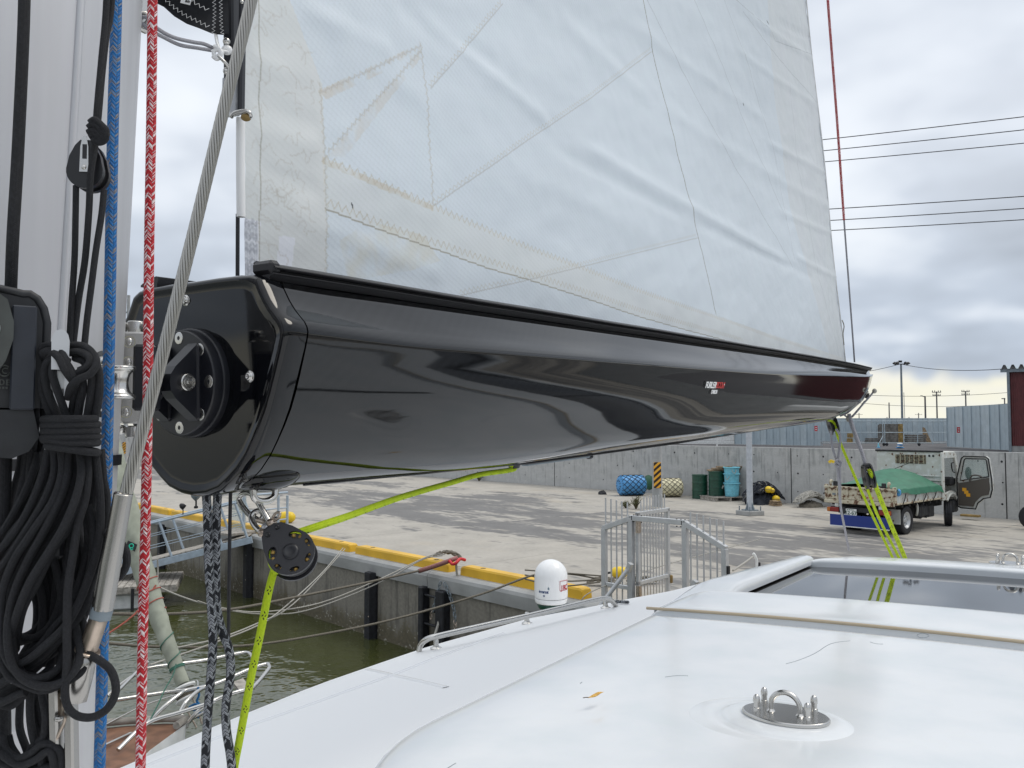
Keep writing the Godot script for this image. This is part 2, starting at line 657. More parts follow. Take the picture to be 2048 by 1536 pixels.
	wt.normal_scale = 0.34
	tri(wt, 0.30, true)


func wall_run(parent: Node3D, called: String, q0: float, q1: float, step: float, n: float, y0: float, y1: float, thick: float, m: Material, su: float) -> void:
	var q := q0
	while q < q1 - 0.01:
		var qe := minf(q + step - 0.007, q1)
		var b := mb()
		var c := quay((q + qe) / 2, n + thick / 2, (y0 + y1) / 2)
		var f := [quay(q, n, y0), quay(qe, n, y0), quay(qe, n, y1), quay(q, n, y1)]
		var k := [quay(q, n + thick, y0), quay(qe, n + thick, y0), quay(qe, n + thick, y1), quay(q, n + thick, y1)]
		var u := [Vector2(q * su, 1), Vector2(qe * su, 1), Vector2(qe * su, 0), Vector2(q * su, 0)]
		b.poly(f, c, u)
		b.poly(k, c, u)
		b.poly([f[3], f[2], k[2], k[3]], c, [u[3], u[2], u[2] + Vector2(0, 0.08), u[3] + Vector2(0, 0.08)])
		b.poly([f[0], f[3], k[3], k[0]], c, [u[0], u[3], u[3], u[0]])
		b.poly([f[1], f[2], k[2], k[1]], c, [u[1], u[2], u[2], u[1]])
		part(called, b, m, parent)
		q += step


func make_setting() -> void:
	# the harbour water, one sheet to the horizon on the seaward side of the quay
	var b := mb()
	b.poly([quay(-900, 0.3, WATER), quay(900, 0.3, WATER), quay(900, -1500, WATER), quay(-900, -1500, WATER)], Vector3(0, -50, 0))
	struct("water", b, mats.water)
	b = mb()
	b.poly([quay(-120, 0.2, -0.018), quay(120, 0.2, -0.018), quay(120, WALL_N + 0.2, -0.018), quay(-120, WALL_N + 0.2, -0.018)], Vector3(0, -50, 0))
	var apron := struct("quay_apron", b, mats.joint)
	var q := -75.0
	while q < 55:
		var n := 0.45
		for k in 4:
			var s := mb()
			var ne := n + 4.30
			var g := 0.012
			var pts := [quay(q, n), quay(q + 5 - g, n), quay(q + 5 - g, ne), quay(q, ne)]
			var uvs := []
			for e in [[q, n], [q + 5 - g, n], [q + 5 - g, ne], [q, ne]]: uvs.append(Vector2(e[0] / 60.0, e[1] / 18.75))
			s.poly(pts, Vector3(0, -50, 0), uvs)
			for j in 4:
				s.poly([pts[j], pts[(j + 1) % 4], pts[(j + 1) % 4] - Vector3(0, 0.03, 0), pts[j] - Vector3(0, 0.03, 0)], quay(q + 2.5, n + 2, -0.015), [uvs[j], uvs[(j + 1) % 4], uvs[(j + 1) % 4], uvs[j]])
			part("slab", s, mats.apron, apron)
			n = ne + g
		q += 5
	# the quay wall below it, poured in lifts, with a paler rounded coping
	b = mb()
	b.box(quay_frame(-30, 0.35, -2.2), Vector3(240, 4.2, 0.4))
	var wall := struct("quay_wall", b, mats.joint)
	wall_run(wall, "wall_panel", -75, 55, 5.0, 0.0, -3.4, -0.30, 0.3, mats.quay_wall, 1.0 / 26)
	q = -75
	while q < 55:
		var pr := PackedVector2Array([Vector2(0.45, -0.30), Vector2(-0.05, -0.30), Vector2(-0.06, -0.09), Vector2(-0.035, -0.035), Vector2(0.02, -0.004), Vector2(0.10, 0.003), Vector2(0.44, 0.003)])
		var fr := Transform3D(Basis(QUAY_N.normalized(), Vector3.UP, QUAY_N.normalized().cross(Vector3.UP)), quay(q, 0))
		part("coping", mb().prism(fr, pr, 0.0, 4.985 * (1 if fr.basis.z.dot(QUAY_Q) > 0 else -1)), mats.coping, wall)
		q += 5
	# ground behind the wall
	b = mb()
	b.poly([quay(-1200, WALL_N + 0.24, GROUND), quay(1200, WALL_N + 0.24, GROUND), quay(1500, 1500, GROUND), quay(-1500, 1500, GROUND)], Vector3(0, -50, 0))
	struct("yard_ground", b, mats.asphalt)
	# the concrete wall itself: a core and poured panels with recessed joints
	b = mb()
	b.box(quay_frame(-20, WALL_N + 0.13, 0.95), Vector3(150, 1.86, 0.2))
	var cw := shared("concrete_wall", b.mesh(), mats.joint, self)
	tag(cw, "long grey poured concrete retaining wall streaked with rain stains behind the quay", "wall")
	wall_run(cw, "wall_panel", -75, 50, 0.92, WALL_N, 0.0, 1.93, 0.32, mats.concrete_wall, 1.0 / 22)
	b = mb()
	for i in 120:
		var qq := -62.0 + i * 0.92 + 0.46 * (0.6 + 0.8 * rng.randf())
		for yy in [0.42, 1.05, 1.66]:
			if rng.randf() < 0.72:
				b.ball(quay_frame(qq + rng.randf() * 0.04, WALL_N, yy) * Transform3D(Basis.from_scale(Vector3(1, 1, 0.25))), Vector3.ONE * (0.022 + 0.014 * rng.randf()), 8)
	wpart("tie_hole_plug", b, mats.dark, cw).set_meta("kind", "stuff")
	for qq in [-9.1, 2.5, 9.3]:
		b = mb()
		b.box(quay_frame(qq, WALL_N + 0.0, 0.965), Vector3(0.028, 1.92, 0.012))
		wpart("expansion_joint", b, mats.dark, cw)


func fence(called: String, label: String, p0: Vector3, p1: Vector3, count: int, height: float, group: String) -> Node3D:
	var x := (p1 - p0)
	var step := x.length() / count
	var f := frame(p0, x, Vector3.UP)
	var o := thing(called, label, "fence", f, group)
	# one folded steel sheet: flat pan with a raised seam down its edge
	var prof := [Vector2(0.0, 0.03), Vector2(0.03, 0.03), Vector2(0.04, 0.0), Vector2(step * 0.48, 0.0), Vector2(step * 0.5, 0.012), Vector2(step * 0.52, 0.0), Vector2(step - 0.05, 0.0), Vector2(step - 0.04, 0.03), Vector2(step - 0.012, 0.03)]
	var rows := []
	for yy in [0.06, height]:
		var r := PackedVector3Array()
		for e in prof:
			r.append(Vector3(e.x, yy, e.y))
			r.append(Vector3(e.x, yy, e.y))
		rows.append(r)
	var sheet := mb().grid(rows, false, 1, 1, false)
	sheet.box(T(0.006, height / 2 + 0.03, 0.045), Vector3(0.035, height - 0.06, 0.022))
	var mesh := sheet.mesh()
	var sheets := [mats.galv, mats.galv_b]
	for k in count:
		shared("panel", mesh, sheets[(k * 7 + k / 3) % 2], o, T(k * step, 0, 0))
	for yy in [0.5, height - 0.25]:
		part("rail", mb().rod(Vector3(0, yy, -0.05), Vector3(x.length(), yy, -0.05), 0.024, 6), mats.galv_dark, o)
	return o


func pole_with_arms(x: float, d: float, ytop: float, arms: Array, label: String, r := 0.12, group := "poles in the far yard") -> Node3D:
	var top := at(x, ytop, d)
	var o := thing("utility_pole", label, "pole", Transform3D(Basis(), Vector3(top.x, GROUND, top.z)), group)
	part("pole", mb().tube(PackedVector3Array([Vector3.ZERO, Vector3(0, top.y - GROUND, 0)]), [r * 1.3, r], 8), mats.far_pole, o)
	for a in arms:
		var yy: float = top.y - GROUND - a[0]
		part("crossarm", mb().box(T(0, yy, 0), Vector3(a[1], 0.12, 0.12)), mats.far_pole, o)
		for s in [-0.45, -0.2, 0.2, 0.45]:
			part("insulator", mb().lathe(T(a[1] * s, yy + 0.06, 0), [Vector2(0, 0), Vector2(0.07, 0), Vector2(0.09, 0.12), Vector2(0.05, 0.3), Vector2(0, 0.32)], 6), mats.far_pole, o)
	return o


func make_yard() -> void:
	worn("galv_b", lin(0.43, 0.50, 0.54), 0.07, 0.42, 0.15, 0.3, 61)
	fence("steel_fence", "tall galvanised sheet fence next to the dark red building", on(1896, 895, GROUND), on(2022, 903, GROUND), 7, 2.72, "sheet steel fences round the yard")
	fence("steel_fence", "tall galvanised sheet fence seen under the dark boom, left of the pipe barrier", on(1470, 890, GROUND), on(1642, 893, GROUND), 13, 2.72, "sheet steel fences round the yard")
	fence("steel_fence", "low far galvanised sheet fence across the back of the yard", on(1600, 884.5, GROUND), on(1950, 884.5, GROUND), 34, 2.15, "sheet steel fences round the yard")
	for e in [[1632, 857, "small red sign on the grey fence under the boom"], [1917, 860, "small red sign on the grey fence beside the red building"]]:
		var c := at(e[0], e[1], 59.0 if e[0] < 1700 else 54.0)
		var o := thing("red_sign", e[2], "sign", Transform3D(Basis(), c), "small red fence signs")
		part("plate", mb().box(Transform3D(), Vector3(0.20, 0.36, 0.02)), mats.red_paint, o)
		for k in 2: part("mark", mb().box(T(0, 0.07 - k * 0.14, 0.012), Vector3(0.10, 0.06, 0.004)), mats.white_paint, o)
	# white boarded hoarding left of the fence
	var f := frame(on(1150, 887, GROUND), on(1468, 889, GROUND) - on(1150, 887, GROUND), Vector3.UP)
	var len_ := (on(1468, 889, GROUND) - on(1150, 887, GROUND)).length()
	var o := thing("white_hoarding", "white boarded hoarding showing between boom and concrete wall", "fence", f)
	for k in 8: part("board", mb().box(T(len_ / 2, 0.16 + k * 0.3, 0), Vector3(len_, 0.28, 0.04), 0.01), mats.white_paint, o)
	for k in 7: part("post", mb().box(T(len_ * k / 6.0, 1.2, -0.06), Vector3(0.08, 2.4, 0.08)), mats.old_wood, o)
	o = thing("white_bollard", "small white bollard standing by the white hoarding", "bollard", Transform3D(Basis(), on(1434, 892, GROUND)))
	part("post", mb().tube(PackedVector3Array([Vector3.ZERO, Vector3(0, 0.75, 0)]), 0.07, 8), mats.white_paint, o)
	part("cap", mb().ball(T(0, 0.78, 0), Vector3(0.10, 0.09, 0.10), 8), mats.white_paint, o)
	# pipe barrier on casters
	f = frame(on(1644, 892, GROUND), on(1896, 892, GROUND) - on(1644, 892, GROUND), Vector3.UP)
	len_ = (on(1896, 892, GROUND) - on(1644, 892, GROUND)).length()
	o = thing("pipe_barrier", "galvanised pipe barrier on small wheels across the yard entrance", "barrier", f)
	for yy in [0.22, 0.98, 1.80]: part("rail", mb().rod(Vector3(0, yy, 0), Vector3(len_, yy, 0), 0.03, 6), mats.galv, o)
	for k in [0.0, 0.16, 0.31, 0.485, 0.50, 0.65, 0.76, 0.88, 1.0]: part("post", mb().rod(Vector3(len_ * k, 0.12 if k > 0.1 else 0.0, 0), Vector3(len_ * k, 1.8, 0), 0.03, 6), mats.galv, o)
	part("brace", mb().rod(Vector3(len_ * 0.487, 0.75, 0), Vector3(len_ * 0.44, 0.25, 0.35), 0.025, 6), mats.galv, o)
	for k in [0.487, 0.51, 0.766]: part("wheel", mb().lathe(frame(Vector3(len_ * k, 0.12, 0.1), Vector3.UP, Vector3(0, 0, 1)), [Vector2(0, -0.03), Vector2(0.10, -0.03), Vector2(0.12, 0), Vector2(0.10, 0.03), Vector2(0, 0.03)], 12), mats.rubber, o)
	# stacked boards behind the barrier: x0, y0, x1, y1, material, what
	for e in [[1759, 848, 1796, 886, "plywood", "dark plywood sheets standing upright behind the pipe barrier", "plywood_stack", 5],
			[1796, 848, 1806, 886, "ochre_wood", "tall ochre timber pack standing right of the dark plywood", "timber_pack", 2],
			[1731, 876, 1755, 886, "plywood", "low dark timber pile left of the plywood sheets", "timber_pile", 3],
			[1697, 866, 1704, 886, "ochre_wood", "narrow ochre timber post stack left of the low pile", "timber_pack", 2],
			[1812, 869, 1850, 886, "plywood", "low grey timber pile right of the ochre pack", "timber_pile", 4]]:
		var p0 := on(e[0], e[3], GROUND)
		var d: float = -p0.z
		var ww: float = (e[2] - e[0]) / FOCAL * d
		var hh: float = (e[3] - e[1]) / FOCAL * d
		var t := thing(e[6], e[5], "timber", Transform3D(Basis(Vector3.UP, rng.randf_range(-0.1, 0.1)), Vector3(p0.x, GROUND, p0.z)), "")
		var c: int = e[7]
		for k in c:
			if hh > 1: part("board", mb().box(T(ww / 2 + rng.randf_range(-0.03, 0.03), hh / 2 - 0.02 * k, -0.09 * k), Vector3(ww, hh - 0.04 * k, 0.07)), mats[e[4]], t)
			else: part("board", mb().box(T(ww / 2 + rng.randf_range(-0.06, 0.06), hh / c * (k + 0.5), 0), Vector3(ww, hh / c * 0.86, 0.5)), mats[e[4]], t)
	var tw := thing("leaning_board", "triangular brown board leaning on the low timber pile", "timber", Transform3D(Basis(), on(1846, 886, GROUND)))
	part("board", mb().prism(Transform3D(), PackedVector2Array([Vector2(0, 0), Vector2(0.75, 0), Vector2(0.18, 1.3), Vector2(0, 1.35)]), -0.04, 0.04), mats.wood, tw)
	o = thing("road_cone", "small blue and white plastic cone left of the barrier wheels", "cone", Transform3D(Basis(), on(1757, 896, GROUND)))
	part("base", mb().box(T(0, 0.03, 0), Vector3(0.20, 0.04, 0.20), 0.01), mats.float_blue, o)
	part("cone", mb().lathe(T(0, 0.06, 0), [Vector2(0.08, 0), Vector2(0.05, 0.14), Vector2(0.025, 0.28), Vector2(0, 0.285)], 10), mats.bucket_blue, o)
	o = thing("folded_tarp", "crumpled blue and white bundle on the asphalt above the truck cab", "bundle", Transform3D(Basis(), on(1800, 897, GROUND)))
	for k in 4: part("fold", mb().ball(T(0, 0.06 + 0.08 * k, 0) * Transform3D(Basis(Vector3.UP, k * 0.7)), Vector3(0.28 - 0.03 * k, 0.06, 0.18), 10), mats.float_blue if k % 2 == 0 else mats.white_paint, o)
	# the red building: ribbed walls, footing, waved roof edge, downpipe
	var p := on(2019, 907, GROUND)
	o = thing("red_building", "dark red ribbed metal building with waved roof edge at the right", "building", Transform3D(Basis(Vector3.UP, -0.58), Vector3(p.x, GROUND, p.z)))
	var hgt := (852.0 - 744.0) / FOCAL * -p.z + EYE.y - GROUND
	part("footing", mb().box(T(6.03, 0.2, -4), Vector3(12.0, 0.42, 8.0)), mats.coping, o)
	for side in 2:
		var rows := []
		for yy in [0.4, hgt]:
			var r := PackedVector3Array()
			for k in 120:
				for e in [[0.0, 0.0], [0.045, 0.0], [0.06, 0.03], [0.09, 0.03]]:
					var xx: float = k * 0.1 + e[0]
					if side == 0: r.append(Vector3(xx - 0.0, yy, e[1]))
					elif xx < 8: r.append(Vector3(-e[1], yy, -xx))
			rows.append(r)
		part("wall", mb().grid(rows, false, 1, 1, false), mats.maroon, o)
	part("fascia", mb().box(T(5.9, hgt + 0.06, 0.16), Vector3(12.4, 0.16, 0.06)), mats.galv_dark, o)
	var rf := []
	for zz in [0.3, -8.4]:
		var r := PackedVector3Array()
		for k in 130:
			var e = [0.0, 0.0, 0.22, 0.22][k % 4]
			r.append(Vector3(-0.35 + k * 0.14 / 1.45, hgt + 0.16 + e - zz * 0.03, zz))
		rf.append(r)
	part("roof", mb().grid(rf, false, 1, 1, false), mats.galv, o)
	part("downpipe", mb().rod(Vector3(0.05, 0.0, 0.12), Vector3(0.05, hgt + 0.1, 0.12), 0.075, 10), mats.galv_dark, o)
	# floodlight mast
	var top := at(1802, 728, 95)
	o = thing("floodlight_mast", "tall grey floodlight mast rising behind the far fence", "light mast", Transform3D(Basis(), Vector3(top.x, GROUND, top.z)))
	var hh := top.y - GROUND
	part("pole", mb().tube(PackedVector3Array([Vector3.ZERO, Vector3(0, hh * 0.5, 0), Vector3(0, hh, 0)]), [0.14, 0.12, 0.10], 10), mats.galv_dark, o)
	part("ladder_rail", mb().rod(Vector3(0.28, 0, 0.1), Vector3(0.2, hh * 0.62, 0.1), 0.03, 5), mats.galv_dark, o)
	part("crossarm", mb().box(T(0, hh, 0), Vector3(1.5, 0.1, 0.1)), mats.far_pole, o)
	for k in [-0.72, -0.45, 0.45, 0.72]:
		part("floodlight", mb().lathe(Transform3D(Basis(Vector3(0, 0, 1), 0.5 * signf(k)), Vector3(k * 1.05, hh + 0.12 - absf(k) * 0.12, 0.1)), [Vector2(0, 0.2), Vector2(0.12, 0.18), Vector2(0.24, -0.05), Vector2(0.22, -0.08), Vector2(0, -0.08)], 10), mats.dark, o)
	part("top_box", mb().box(T(-0.08, hh + 0.28, 0), Vector3(0.34, 0.22, 0.2)), mats.dark, o)
	# poles across the far yard
	pole_with_arms(1778, 150, 805, [], "bare thin pole just left of the floodlight mast", 0.10)
	var lp := pole_with_arms(1850, 150, 793, [], "lamp post with one short arm right of the floodlight mast", 0.14)
	part("lamp_arm", mb().rod(Vector3(0, 6.6, 0), Vector3(-0.5, 6.75, 0), 0.07, 6), mats.far_pole, lp)
	part("lamp_head", mb().box(T(-0.62, 6.80, 0), Vector3(0.4, 0.12, 0.2), 0.03), mats.far_pole, lp)
	pole_with_arms(1873, 160, 783, [[0.15, 1.7], [0.8, 1.5]], "utility pole with two crossarms between lamp post and near fence")
	pole_with_arms(1931, 160, 782, [[0.15, 1.5], [0.75, 1.5]], "utility pole with two crossarms rising behind the near grey fence")
	lp = pole_with_arms(2009, 150, 796, [], "lamp post beside the corner of the red building", 0.10)
	part("lamp_head", mb().box(T(-0.2, 6.3, 0), Vector3(0.6, 0.16, 0.25), 0.03), mats.far_pole, lp)
	for e in [[1837, 400, 826, "tiny distant pole with a crossarm seen above the middle of the fence"], [1718, 420, 826, "tiny distant pole with a crossarm nearest the boom end"], [1774, 430, 834, "tiny distant pole left of the floodlight mast foot"], [1818, 430, 834, "tiny distant pole right of the floodlight mast foot"]]:
		pole_with_arms(e[0], e[1], e[2], [[0.8, 3.4]], e[3], 0.2)
	for e in [[1690, 150, 788, 2040, 783, 0.6, "thin distant cable crossing behind the floodlight mast, upper"], [1690, 165, 803, 2040, 805, 0.9, "thin distant cable crossing behind the floodlight mast, lower"]]:
		solo("cable", mb().tube(sag(at(e[0], e[2], e[1]), at(e[3], e[4], e[1]), e[5]), 0.035, 4), mats.cable, e[6], "cable", "cables over the far yard")
	solo("cable", mb().tube(sag(at(1600, 752, 110), at(1801, 728, 95), 0.5), 0.028, 4), mats.cable, "cable from the boom end to the top of the floodlight mast", "cable")
	solo("cable", mb().tube(sag(at(1801, 728, 95), at(2130, 722, 60), 0.7), 0.028, 4), mats.cable, "cable from the floodlight mast to above the red building", "cable")


func hazard_plate(parent: Node3D, t: Transform3D, w: float, h: float) -> void:
	part("hazard_plate", mb().box(t, Vector3(w, h, 0.012)), mats.hazard_yellow, parent)
	var k := 0
	var y := -h / 2 - w
	while y < h / 2:
		var o := PackedVector2Array([Vector2(-w / 2, y), Vector2(w / 2, y + w * 0.85), Vector2(w / 2, y + w * 0.85 + 0.10), Vector2(-w / 2, y + 0.10)])
		var cut := Geometry2D.intersect_polygons(o, PackedVector2Array([Vector2(-w / 2, -h / 2), Vector2(w / 2, -h / 2), Vector2(w / 2, h / 2), Vector2(-w / 2, h / 2)]))
		for c in cut: part("hazard_stripe", mb().prism(t, c, 0.004, 0.009), mats.hazard_black, parent)
		y += 0.195
		k += 1


func drum(where: Vector3, label: String, turn := 0.0) -> Node3D:
	var o := thing("oil_drum", label, "drum", Transform3D(Basis(Vector3.UP, turn), where), "green oil drums against the wall")
	var p := []
	for e in [[0, 0], [0.285, 0], [0.292, 0.012], [0.285, 0.03], [0.282, 0.28], [0.293, 0.295], [0.293, 0.31], [0.282, 0.325], [0.282, 0.57], [0.293, 0.585], [0.293, 0.60], [0.282, 0.615], [0.283, 0.85], [0.292, 0.865], [0.292, 0.89], [0.280, 0.89], [0.276, 0.872], [0, 0.872]]: p.append(Vector2(e[0], e[1]))
	part("body", mb().lathe(Transform3D(), p, 28), mats.drum_green, o)
	part("bung", mb().lathe(T(0.18, 0.872, 0), [Vector2(0.035, 0), Vector2(0.035, 0.012), Vector2(0, 0.014)], 10), mats.galv_dark, o)
	return o


func net_over(o: Node3D, axis: Transform3D, r: float, l: float, m: Material, called := "net_cord") -> void:
	# cords wound both ways round a lying float; x of axis is its length
	var b := mb()
	for s in [-1.0, 1.0]:
		for k in 11:
			var p := PackedVector3Array()
			for i in 17:
				var t := i / 16.0
				var a = TAU * k / 11 + s * t * 2.7
				var e := absf(t - 0.5) * 2
				var rr := r * (1.0 if e < 0.78 else sqrt(maxf(0.05, 1 - pow((e - 0.78) / 0.24, 2)))) * 1.015
				p.append(axis * Vector3((t - 0.5) * l, cos(a) * rr, sin(a) * rr))
			b.tube(p, 0.011, 5)
	part(called, b, m, o).set_meta("kind", "stuff")


func float_body(o: Node3D, axis: Transform3D, r: float, l: float, m: Material) -> void:
	var p := []
	for e in [[0.0, -0.5], [0.45, -0.495], [0.80, -0.47], [0.96, -0.42], [1.0, -0.36], [1.0, -0.12], [0.975, -0.10], [0.975, -0.06], [1.0, -0.04], [1.0, 0.36], [0.96, 0.42], [0.80, 0.47], [0.45, 0.495], [0.0, 0.5]]: p.append(Vector2(e[0] * r, e[1] * l))
	part("float", mb().lathe(axis * Transform3D(Basis(Vector3(0, 0, 1), PI / 2), Vector3.ZERO), p, 22), m, o)


func shrub(label: String, where: Vector3, h: float, w: float, count: int, m: Material) -> void:
	var o := thing("dry_weed", label, "weed", Transform3D(Basis(), where), "weeds growing out of the concrete")
	var b := mb()
	var lf := mb()
	for k in count:
		var a := rng.randf() * TAU
		var t := Vector3(cos(a), 0, sin(a)) * w * (0.2 + 0.8 * rng.randf())
		var hh := h * (0.45 + 0.55 * rng.randf())
		var p := spline([Vector3(t.x * 0.1, 0, t.z * 0.1), Vector3(t.x * 0.45, hh * 0.5, t.z * 0.45), Vector3(t.x, hh, t.z)], 3)
		b.tube(p, 0.006, 3)
		for j in 7:
			var q := p[2 + rng.randi() % (p.size() - 2)] + Vector3(rng.randf_range(-1, 1), rng.randf_range(-0.5, 1), rng.randf_range(-1, 1)) * 0.05
			var u := Vector3(rng.randf_range(-1, 1), rng.randf_range(-1, 1), rng.randf_range(-1, 1)).normalized() * 0.022
			var v := u.cross(Vector3(rng.randf_range(-1, 1), rng.randf_range(-1, 1), 0.3)).normalized() * 0.012
			lf.poly([q - u, q + v, q + u, q - v], q - Vector3(0, 0.01, 0.01))
	part("stem", b, mats.weed, o)
	part("leaf", lf, m, o).set_meta("kind", "stuff")


func rope_heap(o: Node3D, called: String, w: float, h: float, count: int, r: float, m: Material, seed_: int) -> void:
	var g := RandomNumberGenerator.new()
	g.seed = seed_
	var b := mb()
	for k in count:
		var c := Vector3(g.randf_range(-w, w) * 0.62, 0, g.randf_range(-0.4, 0.4) * w * 0.5)
		var rr := g.randf_range(0.15, 0.45) * w * 0.6
		var p := []
		var a0 := g.randf() * TAU
		var turns := g.randf_range(1.0, 2.4)
		for i in 12:
			var a := a0 + turns * TAU * i / 11
			var q := c + Vector3(cos(a) * rr * g.randf_range(0.8, 1.2), 0, sin(a) * rr * 0.6)
			var e := 1.0 - pow(clampf(Vector2(q.x / w, q.z / (w * 0.7)).length(), 0, 1), 2)
			q.y = maxf(r, h * e * g.randf_range(0.75, 1.08))
			p.append(q)
		b.tube(spline(p, 3), r, 5)
	part(called, b, m, o)


func mound(o: Node3D, called: String, w: float, h: float, m: Material, seed_: int) -> void:
	var f := noise(seed_, 2.4, 3)
	var rows := []
	for i in 9:
		var r := PackedVector3Array()
		var t := i / 8.0
		for k in 26:
			var a := TAU * k / 26
			var bump := 1.0 + 0.5 * f.get_noise_2d(cos(a) * 0.6 + t, sin(a) * 0.6)
			r.append(Vector3(cos(a) * w * (1 - t) * bump, h * sqrt(maxf(0, 1 - pow(1 - t, 2))) * (0.85 + 0.5 * f.get_noise_3d(cos(a), sin(a), t * 3)) if i > 0 else 0.0, sin(a) * w * 0.62 * (1 - t) * bump))
		rows.append(r)
	part(called, mb().grid(rows, true), m, o)


func make_apron_things() -> void:
	# --- concrete pole with a hazard plate, carrying the cables
	var base := on(1315, 1013)
	var face := Transform3D(Basis(Vector3.UP, 0.12), base)
	var o := thing("concrete_pole", "thick concrete utility pole with striped hazard plate between blue and cream floats", "pole", face, "concrete poles with hazard plates")
	part("pole", mb().tube(PackedVector3Array([Vector3.ZERO, Vector3(0, 0.5, 0), Vector3(0, 12.6, 0)]), [0.185, 0.17, 0.11], 20), mats.pole_concrete, o)
	hazard_plate(o, T(-0.05, 1.06, 0.185), 0.25, 0.86)
	for yy in [9.2, 11.3]: part("crossarm", mb().box(T(0, yy, 0), Vector3(1.4, 0.1, 0.1)), mats.galv_dark, o)
	dup(o, Transform3D(Basis(Vector3.UP, 0.2), on(250, 924)), "far concrete pole with striped hazard plate beside the mast", "concrete poles with hazard plates")
	var far := Transform3D(Basis(Vector3.UP, -0.5), Vector3(23.4, 0, -18.6))
	dup(o, far, "concrete pole outside the picture that holds the near cables", "concrete poles with hazard plates")
	o = thing("blue_box", "small blue box at the foot of the far concrete pole", "box", Transform3D(Basis(), on(244, 922)))
	part("body", mb().box(T(-0.15, 0.45, 0.3), Vector3(0.55, 0.9, 0.4), 0.03), mats.truck_blue, o)
	part("lid", mb().box(T(-0.15, 0.92, 0.3), Vector3(0.6, 0.06, 0.45), 0.02), mats.truck_blue, o)
	var ax := far.origin - base
	ax.y = 0
	var names := ["topmost", "second", "third"]
	for lv in 2:
		for k in 3:
			var ysl: float = [[228, 242, 258], [392, 406, 420]][lv][k]
			var yl: float = [[284, 294, 305], [421, 435, 447]][lv][k]
			var s: float = (1 - k) * 0.6
			var side := ax.cross(Vector3.UP).normalized() * s
			# heights read at both edges of the gap, carried on to the poles
			var p0 := at(1660, yl, 26.4)
			var p1 := at(2048, ysl, 23.2)
			var a := Vector3(base.x, p0.y - (p1.y - p0.y) * 0.5, base.z) + side
			var e := Vector3(far.origin.x, p1.y + (p1.y - p0.y) * 0.9, far.origin.z) + side
			solo("cable", mb().tube(sag(a, e, 0.12, 24), 0.014, 5), mats.cable, "%s cable of the %s three crossing the sky at right" % [names[k], "upper" if lv == 0 else "lower"], "cable", "near cables over the quay")
	# --- steel lamp post on a bolted foot
	base = on(1500, 1030)
	o = thing("steel_post", "pale grey steel post on a bolted concrete foot right of the drums", "post", Transform3D(Basis(Vector3.UP, 0.5), base))
	part("footing", mb().box(T(0, 0.07, 0), Vector3(0.60, 0.14, 0.60), 0.012), mats.coping, o)
	part("base_plate", mb().box(T(0, 0.155, 0), Vector3(0.36, 0.03, 0.36), 0.004), mats.galv_dark, o)
	part("tube", mb().tube(PackedVector3Array([Vector3(0, 0.14, 0), Vector3(0, 5.2, 0)]), [0.095, 0.075], 20), mats.steel_post, o)
	for k in 4:
		var b4 := Basis(Vector3.UP, k * PI / 2)
		part("gusset", mb().prism(Transform3D(b4, Vector3.ZERO), PackedVector2Array([Vector2(0.08, 0.17), Vector2(0.19, 0.17), Vector2(0.08, 0.42)]), -0.008, 0.008), mats.galv_dark, o)
		part("anchor_bolt", mb().rod(b4 * Vector3(0.22, 0.14, 0.22), b4 * Vector3(0.22, 0.27, 0.22), 0.018, 6), mats.galv_dark, o)
	# --- floats by the wall
	var p := on(1263, 991)
	o = thing("netted_float", "bright blue cylindrical float wrapped in dark diamond netting by the wall", "float", Transform3D(Basis(Vector3.UP, 0.25), p))
	float_body(o, T(0, 0.40, 0), 0.39, 1.10, mats.float_blue)
	net_over(o, T(0, 0.40, 0), 0.39, 1.10, mats.net)
	rope_heap(o, "rope_tangle", 0.75, 0.25, 6, 0.018, mats.cord_grey, 3)
	p = on(1306, 985)
	o = thing("round_float", "round dark green float between blue float and concrete pole", "float", Transform3D(Basis(), p), "large round floats by the wall")
	part("ball", mb().ball(T(0, 0.42, 0), Vector3(0.40, 0.42, 0.40), 20), mats.float_green, o)
	part("eye", mb().lathe(T(0, 0.82, 0), [Vector2(0, 0), Vector2(0.06, 0), Vector2(0.05, 0.07), Vector2(0, 0.08)], 10), mats.float_green, o)
	p = on(1333, 986)
	o = thing("round_float", "big round black float behind the concrete pole and cream float", "float", Transform3D(Basis(), p), "large round floats by the wall")
	part("ball", mb().ball(T(0, 0.66, 0), Vector3(0.48, 0.5, 0.48), 20), mats.rubber, o)
	part("eye", mb().lathe(T(0, 1.14, 0), [Vector2(0, 0), Vector2(0.06, 0), Vector2(0.05, 0.07), Vector2(0, 0.08)], 10), mats.rubber, o)
	p = on(1338, 994)
	o = thing("netted_float", "cream yellow cylindrical float with rope netting right of the concrete pole", "float", Transform3D(Basis(Vector3.UP, 0.15), p))
	float_body(o, T(0, 0.36, 0), 0.35, 1.02, mats.float_cream)
	net_over(o, T(0, 0.36, 0), 0.35, 1.02, mats.cord_dark)
	rope_heap(o, "rope_tangle", 0.7, 0.2, 4, 0.018, mats.cord_dark, 4)
	o = thing("rock", "small dark rock lying on the apron left of the blue float", "rock", Transform3D(Basis(), on(1205, 989)))
	mound(o, "stone", 0.17, 0.16, mats.rubber, 5)
	# --- drums, pallet and buckets
	drum(on(1400, 997), "green oil drum standing alone left of the pallet")
	var pc := on(1445, 1000)
	var pf := Transform3D(Basis(Vector3.UP, 0.30), pc)
	o = thing("pallet", "weathered wooden pallet under the drums and blue buckets", "pallet", pf)
	for k in 6: part("deck_board", mb().box(T(0, 0.135, -0.5 + k * 0.2), Vector3(1.25, 0.022, 0.12)), mats.old_wood, o)
